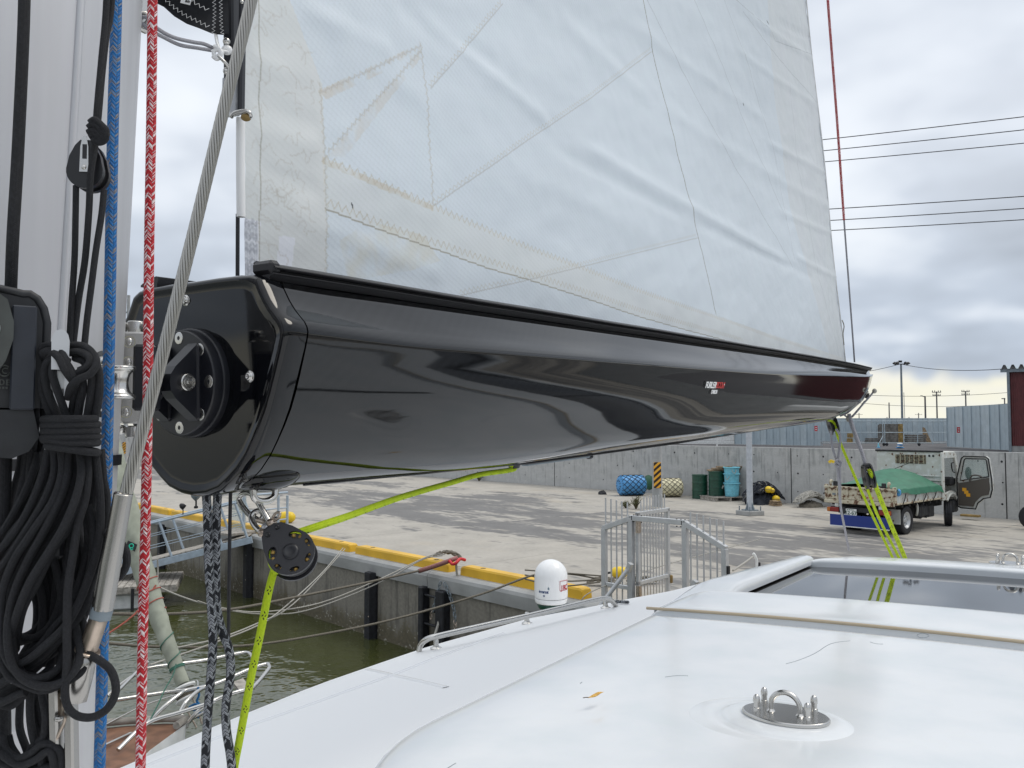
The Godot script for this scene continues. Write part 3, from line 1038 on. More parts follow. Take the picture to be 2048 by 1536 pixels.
	for k in 3: part("runner", mb().box(T(-0.55 + k * 0.55, 0.065, 0), Vector3(0.09, 0.115, 1.1)), mats.old_wood, o)
	drum(pf * Vector3(-0.10, 0.148, -0.24), "green oil drum on the pallet, left of the blue buckets", 0.6)
	drum(pf * Vector3(0.58, 0.148, -0.26), "green oil drum on the pallet, right of the blue buckets", 1.6)
	var bp := pf * Vector3(0.22, 0.148, 0.28)
	for k in 3:
		o = thing("blue_bucket", "light blue plastic tub, %s of the stack on the pallet" % ["bottom", "middle", "topmost"][k], "bucket", Transform3D(Basis(Vector3.UP, k * 0.8), bp + Vector3(0, 0.30 * k if k == 0 else 0.10 + 0.235 * k, 0)), "nested blue tubs on the pallet")
		part("tub", mb().lathe(Transform3D(), [Vector2(0, 0.002), Vector2(0.225, 0.002), Vector2(0.235, 0.02), Vector2(0.275, 0.46), Vector2(0.275, 0.46), Vector2(0.305, 0.462), Vector2(0.308, 0.49), Vector2(0.285, 0.50), Vector2(0.27, 0.49), Vector2(0.232, 0.03), Vector2(0, 0.03)], 28), mats.bucket_blue, o)
		for s in [-1, 1]: part("handle", mb().tube(spline([Vector3(0.285, 0.40, -0.07 * s), Vector3(0.33, 0.34, -0.06 * s), Vector3(0.34, 0.28, 0), Vector3(0.33, 0.34, 0.06 * s), Vector3(0.285, 0.40, 0.07 * s)].map(func(e): return Vector3(e.x * s, e.y, e.z)), 4), 0.012, 6), mats.cord_grey, o)
	o = thing("board_stack", "brown boards laid across the drums and blue tubs", "boards", pf * T(0.22, 1.045, -0.1) * Transform3D(Basis(Vector3.UP, -0.1), Vector3.ZERO))
	for k in 3: part("board", mb().box(T([0.02, 0.10, -0.25][k], [0.095, 0.16, 0.03][k], [0.0, 0.05, -0.1][k]), Vector3([1.1, 0.95, 0.8][k], 0.05, [0.24, 0.2, 0.3][k]), 0.004), mats.wood, o)
	# --- net heap, floats on it, weeds, rope heap
	o = thing("net_heap", "heap of black fishing net at the foot of the steel post", "net", Transform3D(Basis(Vector3.UP, 0.3), on(1524, 1008)))
	mound(o, "heap", 0.62, 0.44, mats.net, 8)
	rope_heap(o, "net_strand", 0.95, 0.74, 110, 0.016, mats.net, 12)
	rope_heap(o, "pale_cord", 0.92, 0.74, 12, 0.010, mats.cord_grey, 13)
	var hb := on(1524, 1008)
	for e in [[1537, 979, 0.13], [1552, 998, 0.14], [1544, 981, 0.10]]:
		var q := at(e[0], e[1], -hb.z * 0.985)
		o = thing("small_float", "small orange yellow float %s" % ["on top of the black net heap", "at the right edge of the black net heap", "half sunk beside the topmost float of the net heap"][[1537, 1552, 1544].find(e[0])], "float", Transform3D(Basis(Vector3.UP, 0.4), q - Vector3(0, e[2], 0)), "yellow floats in the net heap")
		part("ball", mb().ball(T(0, e[2], 0), Vector3(e[2], e[2] * 0.9, e[2]), 14), mats.float_yellow, o)
		part("band", mb().lathe(T(0, e[2], 0), [Vector2(e[2], -0.012), Vector2(e[2] * 1.06, 0), Vector2(e[2], 0.012)], 14), mats.ochre_wood, o)
	o = thing("wood_block", "broken pallet end sticking out under the black net heap", "pallet", Transform3D(Basis(Vector3.UP, 0.5), on(1551, 1012)))
	for k in 3: part("board", mb().box(T(0, 0.04 + 0.06 * k, 0), Vector3(0.32 - 0.04 * k, 0.04, 0.3)), mats.wood, o)
	shrub("dry brown bush growing against the wall right of the net heap", on(1578, 1003), 0.85, 0.36, 60, mats.weed)
	shrub("dry weed against the wall right of the cream float", on(1370, 990), 0.7, 0.25, 22, mats.weed)
	shrub("grassy weed in the apron joint left of the concrete pole, taller one", on(1272, 1018), 0.42, 0.20, 46, mats.weed_green)
	shrub("grassy weed in the apron joint left of the concrete pole, lower one", on(1252, 1016), 0.22, 0.22, 40, mats.weed_green)
	shrub("small weed at the wall foot under the yellow rope", on(958, 962), 0.35, 0.25, 26, mats.weed_green)
	o = thing("rope_heap", "heap of pale grey rope behind the truck tailgate", "rope heap", Transform3D(Basis(Vector3.UP, 0.4), on(1622, 1014)))
	mound(o, "heap", 0.44, 0.22, mats.cord_dark, 18)
	rope_heap(o, "rope", 0.80, 0.50, 70, 0.020, mats.cord_grey, 22)
	o = thing("grey_crate", "blue grey plastic crate half buried in the pale rope heap", "crate", Transform3D(Basis(Vector3.UP, 0.6), on(1634, 1008)))
	part("body", mb().box(T(0, 0.3, 0), Vector3(0.5, 0.3, 0.4), 0.02), mats.galv_dark, o)
	part("rim", mb().box(T(0, 0.46, 0), Vector3(0.55, 0.04, 0.45), 0.01), mats.galv_dark, o)
	# --- a wheel of the next vehicle at the edge of the picture
	o = thing("parked_vehicle", "dark wheel of a vehicle cut by the right edge of the picture", "vehicle", Transform3D(Basis(Vector3.UP, -0.75), on(2068, 1060)))
	part("wheel", mb().lathe(Transform3D(Basis(Vector3(1, 0, 0), PI / 2), Vector3(0, 0.33, 0)), [Vector2(0, -0.1), Vector2(0.2, -0.1), Vector2(0.3, -0.11), Vector2(0.33, -0.08), Vector2(0.33, 0.08), Vector2(0.3, 0.11), Vector2(0.2, 0.1), Vector2(0, 0.1)], 24), mats.rubber, o)
	part("body", mb().box(T(2.3, 0.95, -0.35), Vector3(3.9, 0.8, 1.5), 0.12), mats.white_paint, o)
	o = thing("long_plank", "long brown plank on the ground along the wall right of the truck", "plank", Transform3D(Basis(), on(1980, 1035)))
	part("plank", mb().box(Transform3D(Basis(QUAY_Q.normalized(), Vector3.UP, QUAY_Q.normalized().cross(Vector3.UP)), Vector3(0.3, 0.05, 0)), Vector3(3.4, 0.10, 0.2), 0.01), mats.wood, o)
	part("block", mb().box(Transform3D(Basis(QUAY_Q.normalized(), Vector3.UP, QUAY_Q.normalized().cross(Vector3.UP)), Vector3(-0.9, 0.12, 0.6)), Vector3(0.5, 0.06, 0.2), 0.01), mats.ochre_wood, o)


func rusty(called: String, c: Color, amount: float, scale: float, seed_: int) -> void:
	var m := mat(called, Color.WHITE, 0.6)
	var r1 := lin(0.16, 0.065, 0.028)
	var r2 := lin(0.07, 0.035, 0.02)
	var lo := c.srgb_to_linear()
	var c2 := lin(lo.r * 0.8, lo.g * 0.78, lo.b * 0.72)
	m.albedo_texture = noise_tex(noise(seed_, 0.022, 6), ramp([[0.0, c], [0.5, c2], [0.78 - amount - 0.02, c2], [0.78 - amount, r1], [0.9 - amount * 0.5, r2]]), 256)
	tri(m, scale)


func glyphs(parent: Node3D, called: String, text: String, t: Transform3D, height: float, m: Material, depth := 0.002, slant := 0.0) -> MeshInstance3D:
	var tm := TextMesh.new()
	var f := SystemFont.new()
	f.font_names = PackedStringArray(["Droid Sans"])
	f.font_weight = 700
	tm.font = f
	tm.text = text
	tm.font_size = 64
	tm.pixel_size = height / 46.0
	tm.depth = depth
	tm.curve_step = 2.0
	var b := Basis(Vector3.RIGHT, Vector3(slant, 1, 0), Vector3.BACK)
	return shared(called, tm, m, parent, t * Transform3D(b, Vector3.ZERO))


func tyre(r: float, w: float) -> Mb:
	var h := w / 2
	var p := []
	for e in [[r * 0.58, -h * 0.8], [r * 0.80, -h], [r * 0.93, -h * 0.98], [r * 0.99, -h * 0.82], [r, -h * 0.7], [r, -h * 0.3], [r * 0.975, -h * 0.27], [r * 0.975, -h * 0.20], [r, -h * 0.17], [r, h * 0.17], [r * 0.975, h * 0.20], [r * 0.975, h * 0.27], [r, h * 0.3], [r, h * 0.7], [r * 0.99, h * 0.82], [r * 0.93, h * 0.98], [r * 0.80, h], [r * 0.58, h * 0.8]]: p.append(Vector2(e[0], e[1]))
	return mb().lathe(Transform3D(Basis(Vector3.RIGHT, PI / 2), Vector3.ZERO), p, 32)


func rim_mesh(r: float, w: float) -> Mb:
	var p := []
	for e in [[0.0, 0.30], [0.12, 0.32], [0.16, 0.20], [0.30, 0.16], [0.40, 0.05], [0.48, 0.18], [0.56, 0.42], [0.60, 0.42], [0.60, -0.42], [0.0, -0.42]]: p.append(Vector2(e[0] * r, e[1] * w))
	return mb().lathe(Transform3D(Basis(Vector3.RIGHT, PI / 2), Vector3.ZERO), p, 28)


func make_truck() -> void:
	rusty("truck_cream", lin(0.58, 0.54, 0.43), 0.125, 1.1, 71)
	rusty("truck_white", lin(0.64, 0.67, 0.68), -0.03, 0.8, 72)
	rusty("truck_grille", lin(0.36, 0.34, 0.26), 0.18, 2.0, 73)
	mat("truck_blue", lin(0.008, 0.030, 0.20), 0.35)
	worn("tarp_green", lin(0.028, 0.145, 0.085), 0.14, 0.6, 0.0, 1.2, 74)
	mat("trim_brown", lin(0.085, 0.075, 0.065), 0.6)
	mat("tail_red", lin(0.22, 0.015, 0.012), 0.25)
	mat("tail_amber", lin(0.45, 0.14, 0.02), 0.25)
	mat("pane", Color(0.62, 0.72, 0.70, 0.22), 0.05, 0.0, {"transparency": BaseMaterial3D.TRANSPARENCY_ALPHA})
	mat("plate_green", lin(0.01, 0.07, 0.04), 0.5)
	worn("chassis", lin(0.02, 0.021, 0.023), 0.5, 0.7, 0.0, 2.0, 75)
	var fwd := Vector3(0.741, 0, -0.672)
	var o := thing("dump_truck", "small white dump truck with rusty tailgate, green tarp and open door", "truck", frame(Vector3(9.33, 0, -21.8), fwd, Vector3.UP))
	# running gear
	for s in [-0.36, 0.36]: part("chassis_rail", mb().box(T(1.1, 0.58, s), Vector3(4.2, 0.16, 0.07), 0.01), mats.chassis, o)
	part("axle", mb().rod(Vector3(0, 0.34, -0.7), Vector3(0, 0.34, 0.7), 0.07), mats.chassis, o)
	part("differential", mb().ball(T(0, 0.36, 0), Vector3(0.18, 0.18, 0.2), 12), mats.chassis, o)
	for s in [-1.0, 1.0]:
		for k in 2:
			var w := part("wheel", tyre(0.352, 0.19), mats.rubber, o)
			w.position = Vector3(0, 0.352, s * (0.70 - 0.21 * k))
			if k == 0:
				part("rim", rim_mesh(0.352, 0.19 * s), mats.alu, w)
				for j in 5: part("wheel_nut", mb().lathe(Transform3D(Basis(Vector3.RIGHT, PI / 2 * s), Vector3(cos(TAU * j / 5) * 0.10, sin(TAU * j / 5) * 0.10, s * 0.045)), [Vector2(0.014, 0), Vector2(0.014, 0.02), Vector2(0, 0.02)], 6), mats.galv_dark, w)
		var fw := part("wheel", tyre(0.345, 0.19), mats.rubber, o)
		fw.position = Vector3(2.75, 0.345, s * 0.72)
		fw.rotation.y = 0.40
		part("rim", rim_mesh(0.345, 0.19 * s), mats.alu, fw)
		# mudguards over the rear wheels
		var pts := []
		for k in 7: pts.append(Vector2(cos(PI * (0.08 + 0.84 * k / 6.0)) * 0.43, 0.352 + sin(PI * (0.08 + 0.84 * k / 6.0)) * 0.40))
		var rows := []
		for z in [0.45 * s, 0.80 * s]:
			var r := PackedVector3Array()
			for e in pts: r.append(Vector3(e.x, e.y, z))
			rows.append(r)
		part("mudguard", mb().grid(rows, false, 1, 1, false), mats.chassis, o)
	part("mudflap", mb().box(T(-0.45, 0.46, 0.64), Vector3(0.015, 0.36, 0.34)), mats.truck_white, o)
	part("fuel_tank", mb().box(T(1.05, 0.50, 0.60), Vector3(0.62, 0.34, 0.36), 0.07), mats.chassis, o)
	for k in 2: part("tank_strap", mb().box(T(0.87 + 0.36 * k, 0.50, 0.60), Vector3(0.05, 0.36, 0.38), 0.07), mats.rubber, o)
	part("battery_box", mb().box(T(1.62, 0.47, 0.58), Vector3(0.36, 0.30, 0.32), 0.02), mats.chassis, o)
	part("air_pipe", mb().tube(spline([Vector3(0.55, 0.78, 0.76), Vector3(0.63, 0.66, 0.78), Vector3(0.66, 0.5, 0.76), Vector3(0.76, 0.42, 0.7)], 4), 0.03, 8), mats.truck_white, o)
	# load bed
	part("bed_floor", mb().box(T(0.58, 0.80, 0), Vector3(2.92, 0.07, 1.72), 0.01), mats.truck_cream, o)
	for k in 7: part("cross_bearer", mb().box(T(-0.70 + k * 0.42, 0.725, 0), Vector3(0.07, 0.08, 1.6)), mats.chassis, o)
	for s in [-1.0, 1.0]:
		var sb := part("side_board", mb().box(T(0.58, 0.945, 0.86 * s), Vector3(2.90, 0.29, 0.035), 0.006), mats.truck_white, o)
		part("top_rail", mb().box(T(0.58, 1.10, 0.865 * s), Vector3(2.92, 0.035, 0.06), 0.006), mats.truck_cream, sb)
		part("bottom_rail", mb().box(T(0.58, 0.80, 0.882 * s), Vector3(2.92, 0.04, 0.035), 0.006), mats.truck_cream, sb)
		part("corner_post", mb().box(T(-0.88, 1.0, 0.865 * s), Vector3(0.08, 0.42, 0.08), 0.008), mats.truck_cream, o)
		part("pivot_horn", mb().tube(spline([Vector3(-0.90, 1.18, 0.74 * s), Vector3(-0.92, 1.26, 0.74 * s), Vector3(-0.88, 1.31, 0.74 * s), Vector3(-0.84, 1.27, 0.74 * s)], 4), 0.032, 8), mats.truck_cream, o)
		part("hook", mb().box(T(-0.895, 1.24, 0.62 * s), Vector3(0.06, 0.12, 0.10), 0.01), mats.chassis, o)
	var tg := part("tailgate", mb().box(T(-0.93, 0.965, 0), Vector3(0.03, 0.40, 1.76), 0.006), mats.truck_cream, o)
	part("top_rail", mb().box(T(-0.95, 1.15, 0), Vector3(0.05, 0.055, 1.78), 0.01), mats.truck_cream, tg)
	part("bottom_rail", mb().box(T(-0.955, 0.79, 0), Vector3(0.06, 0.09, 1.78), 0.012), mats.truck_cream, tg)
	for k in 7: part("rib", mb().box(T(-0.953, 0.965, -0.84 + k * 0.28), Vector3(0.035, 0.32, 0.05), 0.008), mats.truck_cream, tg)
	part("mid_rail", mb().box(T(-0.950, 0.875, 0), Vector3(0.028, 0.03, 1.7), 0.006), mats.truck_cream, tg)
	part("maker_mark", mb().box(T(-0.947, 0.975, -0.58), Vector3(0.006, 0.05, 0.20)), mats.galv_dark, tg)
	part("warning_label", mb().box(T(-0.948, 0.93, 0.30), Vector3(0.006, 0.03, 0.16)), mats.red_paint, tg)
	# headboard behind the cab with a barred window
	var hb := part("headboard", mb().box(T(2.04, 1.50, 0), Vector3(0.05, 1.02, 1.74), 0.01), mats.truck_white, o)
	part("top_rail", mb().box(T(2.03, 2.02, 0), Vector3(0.09, 0.05, 1.80), 0.01), mats.chassis, hb)
	for k in 3: part("rib", mb().box(T(2.005, 1.36 - 0.11 * k, 0), Vector3(0.05, 0.03, 1.72), 0.008), mats.truck_white, hb)
	part("window_back", mb().box(T(2.012, 1.80, 0.06), Vector3(0.012, 0.24, 0.82)), mats.truck_grille, hb)
	for k in 20: part("window_bar", mb().rod(Vector3(2.0, 1.68, -0.33 + k * 0.041), Vector3(2.0, 1.92, -0.33 + k * 0.041), 0.008, 5), mats.chassis if k % 3 else mats.truck_cream, hb)
	for k in 2: part("bolt_hole", mb().lathe(Transform3D(Basis(Vector3(0, 0, 1), PI / 2), Vector3(2.01, 1.90, 0.56 + 0.10 * k)), [Vector2(0, 0.006), Vector2(0.03, 0.006), Vector2(0.03, 0)], 10), mats.chassis, hb)
	part("corner_post", mb().box(T(1.98, 1.40, 0.90), Vector3(0.16, 1.2, 0.05), 0.015), mats.truck_white, o)
	# tarp: a grid draped over a peaked load
	var rows := []
	var f := noise(77, 1.7, 3)
	for i in 22:
		var r := PackedVector3Array()
		var x := -0.80 + i * (2.74 / 21)
		for k in 26:
			var t := k / 25.0
			var z := lerpf(-0.86, 0.90, t / 0.8) if k <= 20 else 0.90 + 0.008 * (k - 20)
			t = clampf(t / 0.8, 0, 1)
			var e := 1.0 - pow(absf(t * 2 - 0.95), 2.2)
			var peak := 0.33 * exp(-pow((x - 1.1) / 0.95, 2)) * clampf(e, 0, 1) * (1.0 - 0.15 * absf(z))
			var y := 1.165 + 0.08 * clampf(e, 0, 1) + peak + 0.020 * f.get_noise_2d(x * 2, z * 2)
			if k > 20: y -= 0.034 * (k - 20) * (0.55 + 0.45 * smoothstep(-0.6, 0.2, x))
			if k < 2: y -= 0.08 * (2 - k)
			if i > 19: y -= 0.03 * (i - 19)
			r.append(Vector3(x, y, z + 0.012 * f.get_noise_2d(x * 4, z * 4)))
		rows.append(r)
	part("tarp", mb().grid(rows, false, 1, 1, false), mats.tarp_green, o)
	part("blue_bundle", mb().box(T(-0.72, 1.08, 0.90), Vector3(0.12, 0.18, 0.10), 0.04), mats.float_blue, o)
	for k in 4: part("tie_cord", mb().tube(spline([Vector3(-0.35 + k * 0.62, 1.04, 0.915), Vector3(-0.42 + k * 0.62, 0.92, 0.92), Vector3(-0.50 + k * 0.6, 0.78, 0.90)], 4), 0.013, 5), mats.dark, o)
	part("lashing_line", mb().tube(PackedVector3Array([Vector3(1.35, 1.53, -0.15), Vector3(1.99, 1.72, 0.1)]), 0.008, 4), mats.dark, o)
	# tail: light bar, plate, blue panel
	part("rear_beam", mb().box(T(-0.88, 0.60, 0), Vector3(0.08, 0.12, 1.5), 0.01), mats.chassis, o)
	for s in [-1.0, 1.0]:
		var tl := part("tail_light", mb().box(T(-0.95, 0.585, 0.66 * s), Vector3(0.06, 0.12, 0.30), 0.015), mats.tail_red, o)
		part("lens", mb().box(T(-0.985, 0.585, 0.77 * s), Vector3(0.012, 0.10, 0.08), 0.004), mats.tail_amber, tl)
		part("reversing_lens", mb().box(T(-0.95, 0.70, 0.56 * s), Vector3(0.05, 0.09, 0.10), 0.01), mats.truck_white, o)
	var pl := part("number_plate", mb().box(T(-0.965, 0.545, -0.21), Vector3(0.012, 0.165, 0.33), 0.003), mats.white_paint, o)
	var face := Basis(Vector3(0, 0, 1), Vector3.UP, Vector3(-1, 0, 0))
	glyphs(pl, "digits", "12-67", Transform3D(face, Vector3(-0.9725, 0.525, -0.195)), 0.088, mats.plate_green)
	for k in 4: part("plate_dash", mb().box(T(-0.9715, 0.603, -0.27 + 0.045 * k), Vector3(0.003, 0.022, 0.026)), mats.plate_green, pl)
	part("plate_dash", mb().box(T(-0.9715, 0.525, -0.345), Vector3(0.003, 0.03, 0.022)), mats.plate_green, pl)
	var fl := part("blue_panel", mb().box(T(-0.99, 0.325, 0.02), Vector3(0.02, 0.29, 1.50), 0.004), mats.truck_blue, o)
	part("edge_strip", mb().box(T(-1.0, 0.185, 0.02), Vector3(0.02, 0.022, 1.52)), mats.white_paint, fl)
	# cab: a shell with openings on the right side
	var prof := PackedVector2Array([Vector2(2.10, 0.72), Vector2(2.10, 1.90), Vector2(2.20, 1.985), Vector2(3.00, 1.985), Vector2(3.10, 1.93), Vector2(3.34, 1.30), Vector2(3.38, 0.62), Vector2(3.30, 0.48), Vector2(3.12, 0.50), Vector2(3.10, 0.66), Vector2(2.96, 0.79), Vector2(2.75, 0.84), Vector2(2.52, 0.80), Vector2(2.40, 0.72)])
	var door_hole := PackedVector2Array([Vector2(2.24, 0.86), Vector2(2.24, 1.84), Vector2(2.99, 1.84), Vector2(3.17, 1.30), Vector2(3.17, 0.80), Vector2(2.98, 0.90), Vector2(2.75, 0.95), Vector2(2.5, 0.92)])
	door_hole.reverse()
	part("cab_side", mb().prism(Transform3D(), prof, 0.78, 0.84, [door_hole]), mats.truck_white, o)
	var win := PackedVector2Array([Vector2(2.30, 1.32), Vector2(2.30, 1.80), Vector2(2.96, 1.80), Vector2(3.12, 1.32)])
	part("cab_side", mb().prism(Transform3D(), prof, -0.84, -0.78, [win]), mats.truck_white, o)
	for e in [[2.16, 1.985, 3.02, 1.985, 0.05], [3.08, 1.95, 3.34, 1.30, 0.0], [3.345, 1.28, 3.385, 0.60, 0.05], [2.10, 0.74, 2.10, 1.92, 0.05], [2.12, 0.80, 3.3, 0.80, 0.05]]:
		var a := Vector3(e[0], e[1], 0)
		var b := Vector3(e[2], e[3], 0)
		if e[4] > 0: part("cab_panel", mb().box(frame((a + b) / 2, b - a, (b - a).cross(Vector3(0, 0, 1))), Vector3((b - a).length(), 0.04, 1.66), 0.01), mats.truck_white, o)
		else: part("windscreen", mb().box(frame((a + b) / 2, b - a, (b - a).cross(Vector3(0, 0, 1))), Vector3((b - a).length(), 0.012, 1.5)), mats.pane, o)
	for s in [-1.0, 1.0]: part("screen_pillar", mb().rod(Vector3(3.08, 1.95, 0.80 * s), Vector3(3.34, 1.30, 0.80 * s), 0.035), mats.truck_white, o)
	part("dashboard", mb().box(T(3.15, 1.18, 0), Vector3(0.32, 0.24, 1.5), 0.06), mats.chassis, o)
	part("steering_wheel", mb().tube(PackedVector3Array(Array(circle(0.19, 24)).map(func(e): return Vector3(2.86 + e.y * 0.45, 1.28 - e.y * 0.35 + 0.0, 0.38 + e.x)) + [Vector3(2.86, 1.28, 0.57)]), 0.015, 6), mats.chassis, o)
	part("seat", mb().box(T(2.46, 1.02, 0.36), Vector3(0.48, 0.16, 0.55), 0.06), mats.chassis, o)
	part("seat_back", mb().box(Transform3D(Basis(Vector3(0, 0, 1), 0.15), Vector3(2.25, 1.32, 0.36)), Vector3(0.14, 0.6, 0.52), 0.06), mats.chassis, o)
	part("step_well", mb().box(T(3.02, 0.52, 0.70), Vector3(0.34, 0.34, 0.28), 0.04), mats.chassis, o)
	part("wheel_arch", mb().tube(spline([Vector3(2.40, 0.70, 0.84), Vector3(2.55, 0.83, 0.85), Vector3(2.75, 0.87, 0.85), Vector3(2.96, 0.81, 0.85), Vector3(3.12, 0.62, 0.84)], 4), 0.03, 6), mats.truck_white, o)
	part("grab_handle", mb().tube(spline([Vector3(3.02, 1.70, 0.80), Vector3(3.02, 1.66, 0.74), Vector3(3.10, 1.46, 0.74), Vector3(3.11, 1.42, 0.80)], 4), 0.014, 6), mats.dark, o)
	# open door, hinged at the front of the cab side
	var hinge := Transform3D(Basis(Vector3.UP, 0).rotated(Vector3.UP, deg_to_rad(-82)), Vector3(3.08, 0, 0.86))
	# door plane: local x points back along the closed door, so turn it outwards
	var dx := (Vector3(-1, 0, 0) * cos(deg_to_rad(82)) + Vector3(0, 0, 1) * sin(deg_to_rad(82)))
	var dt := Transform3D(Basis(dx, Vector3.UP, dx.cross(Vector3.UP)), Vector3(3.08, 0, 0.86))
	var outl := PackedVector2Array([Vector2(0.0, 0.50), Vector2(0.0, 1.30), Vector2(0.14, 1.84), Vector2(0.22, 1.90), Vector2(0.80, 1.90), Vector2(0.88, 1.84), Vector2(0.95, 1.30), Vector2(0.96, 1.02), Vector2(0.90, 0.80), Vector2(0.72, 0.76), Vector2(0.56, 0.62), Vector2(0.50, 0.46), Vector2(0.10, 0.46)])
	var dwin := PackedVector2Array([Vector2(0.10, 1.22), Vector2(0.22, 1.78), Vector2(0.26, 1.82), Vector2(0.78, 1.82), Vector2(0.81, 1.78), Vector2(0.86, 1.36)])
	dwin.reverse()
	var dr := MeshInstance3D.new()
	dr.mesh = mb().prism(Transform3D(), outl, -0.02, 0.03, [dwin]).mesh()
	dr.material_override = mats.truck_white
	dr.name = "door"
	dr.transform = dt
	o.add_child(dr, true)
	var inside := -1.0 if (o.transform.basis * dt.basis.z).dot(EYE - o.transform * dt.origin) < 0 else 1.0
	var zi := 0.035 * inside if inside > 0 else -0.025
	var trim := PackedVector2Array([Vector2(0.05, 0.54), Vector2(0.05, 1.14), Vector2(0.40, 1.22), Vector2(0.86, 1.33), Vector2(0.88, 1.03), Vector2(0.84, 0.88), Vector2(0.66, 0.83), Vector2(0.50, 0.68), Vector2(0.44, 0.54)])
	part("inner_trim", mb().prism(Transform3D(), trim, zi - 0.012 * inside, zi + 0.03 * inside), mats.trim_brown, dr)
	part("pane", mb().box(T(0.47, 1.55, 0.0), Vector3(0.72, 0.60, 0.006)), mats.pane, dr)
	var seal := PackedVector3Array()
	for e in outl: seal.append(Vector3(e.x * 0.97 + 0.012, (e.y - 1.2) * 0.975 + 1.2, zi + 0.008 * inside))
	seal.append(seal[0])
	part("rubber_seal", mb().tube(seal, 0.018, 6), mats.dark, dr)
	var wseal := PackedVector3Array()
	for e in dwin: wseal.append(Vector3(e.x, e.y, zi))
	wseal.append(wseal[0])
	part("window_seal", mb().tube(wseal, 0.016, 6), mats.dark, dr)
	part("armrest", mb().tube(spline([Vector3(0.36, 1.19, zi + 0.03 * inside), Vector3(0.44, 1.36, zi + 0.05 * inside), Vector3(0.60, 1.38, zi + 0.05 * inside), Vector3(0.72, 1.33, zi + 0.04 * inside)], 4), 0.02, 6), mats.trim_brown, dr)
	for e in [[0.22, 0.98], [0.27, 0.91], [0.32, 0.84]]: part("sticker", mb().box(T(e[0], e[1], zi + 0.033 * inside), Vector3(0.11, 0.09, 0.004)), mats.hazard_yellow, dr)
	var mirror := part("mirror", mb().ball(T(0.24, 1.42, zi - 0.16 * inside) * Transform3D(Basis.from_scale(Vector3(0.6, 1.25, 0.5))), Vector3.ONE * 0.14, 14), mats.dark, dr)
	part("mirror_arm", mb().tube(spline([Vector3(0.03, 1.26, zi), Vector3(0.1, 1.20, zi - 0.14 * inside), Vector3(0.22, 1.25, zi - 0.16 * inside)], 4), 0.012, 6), mats.dark, mirror)


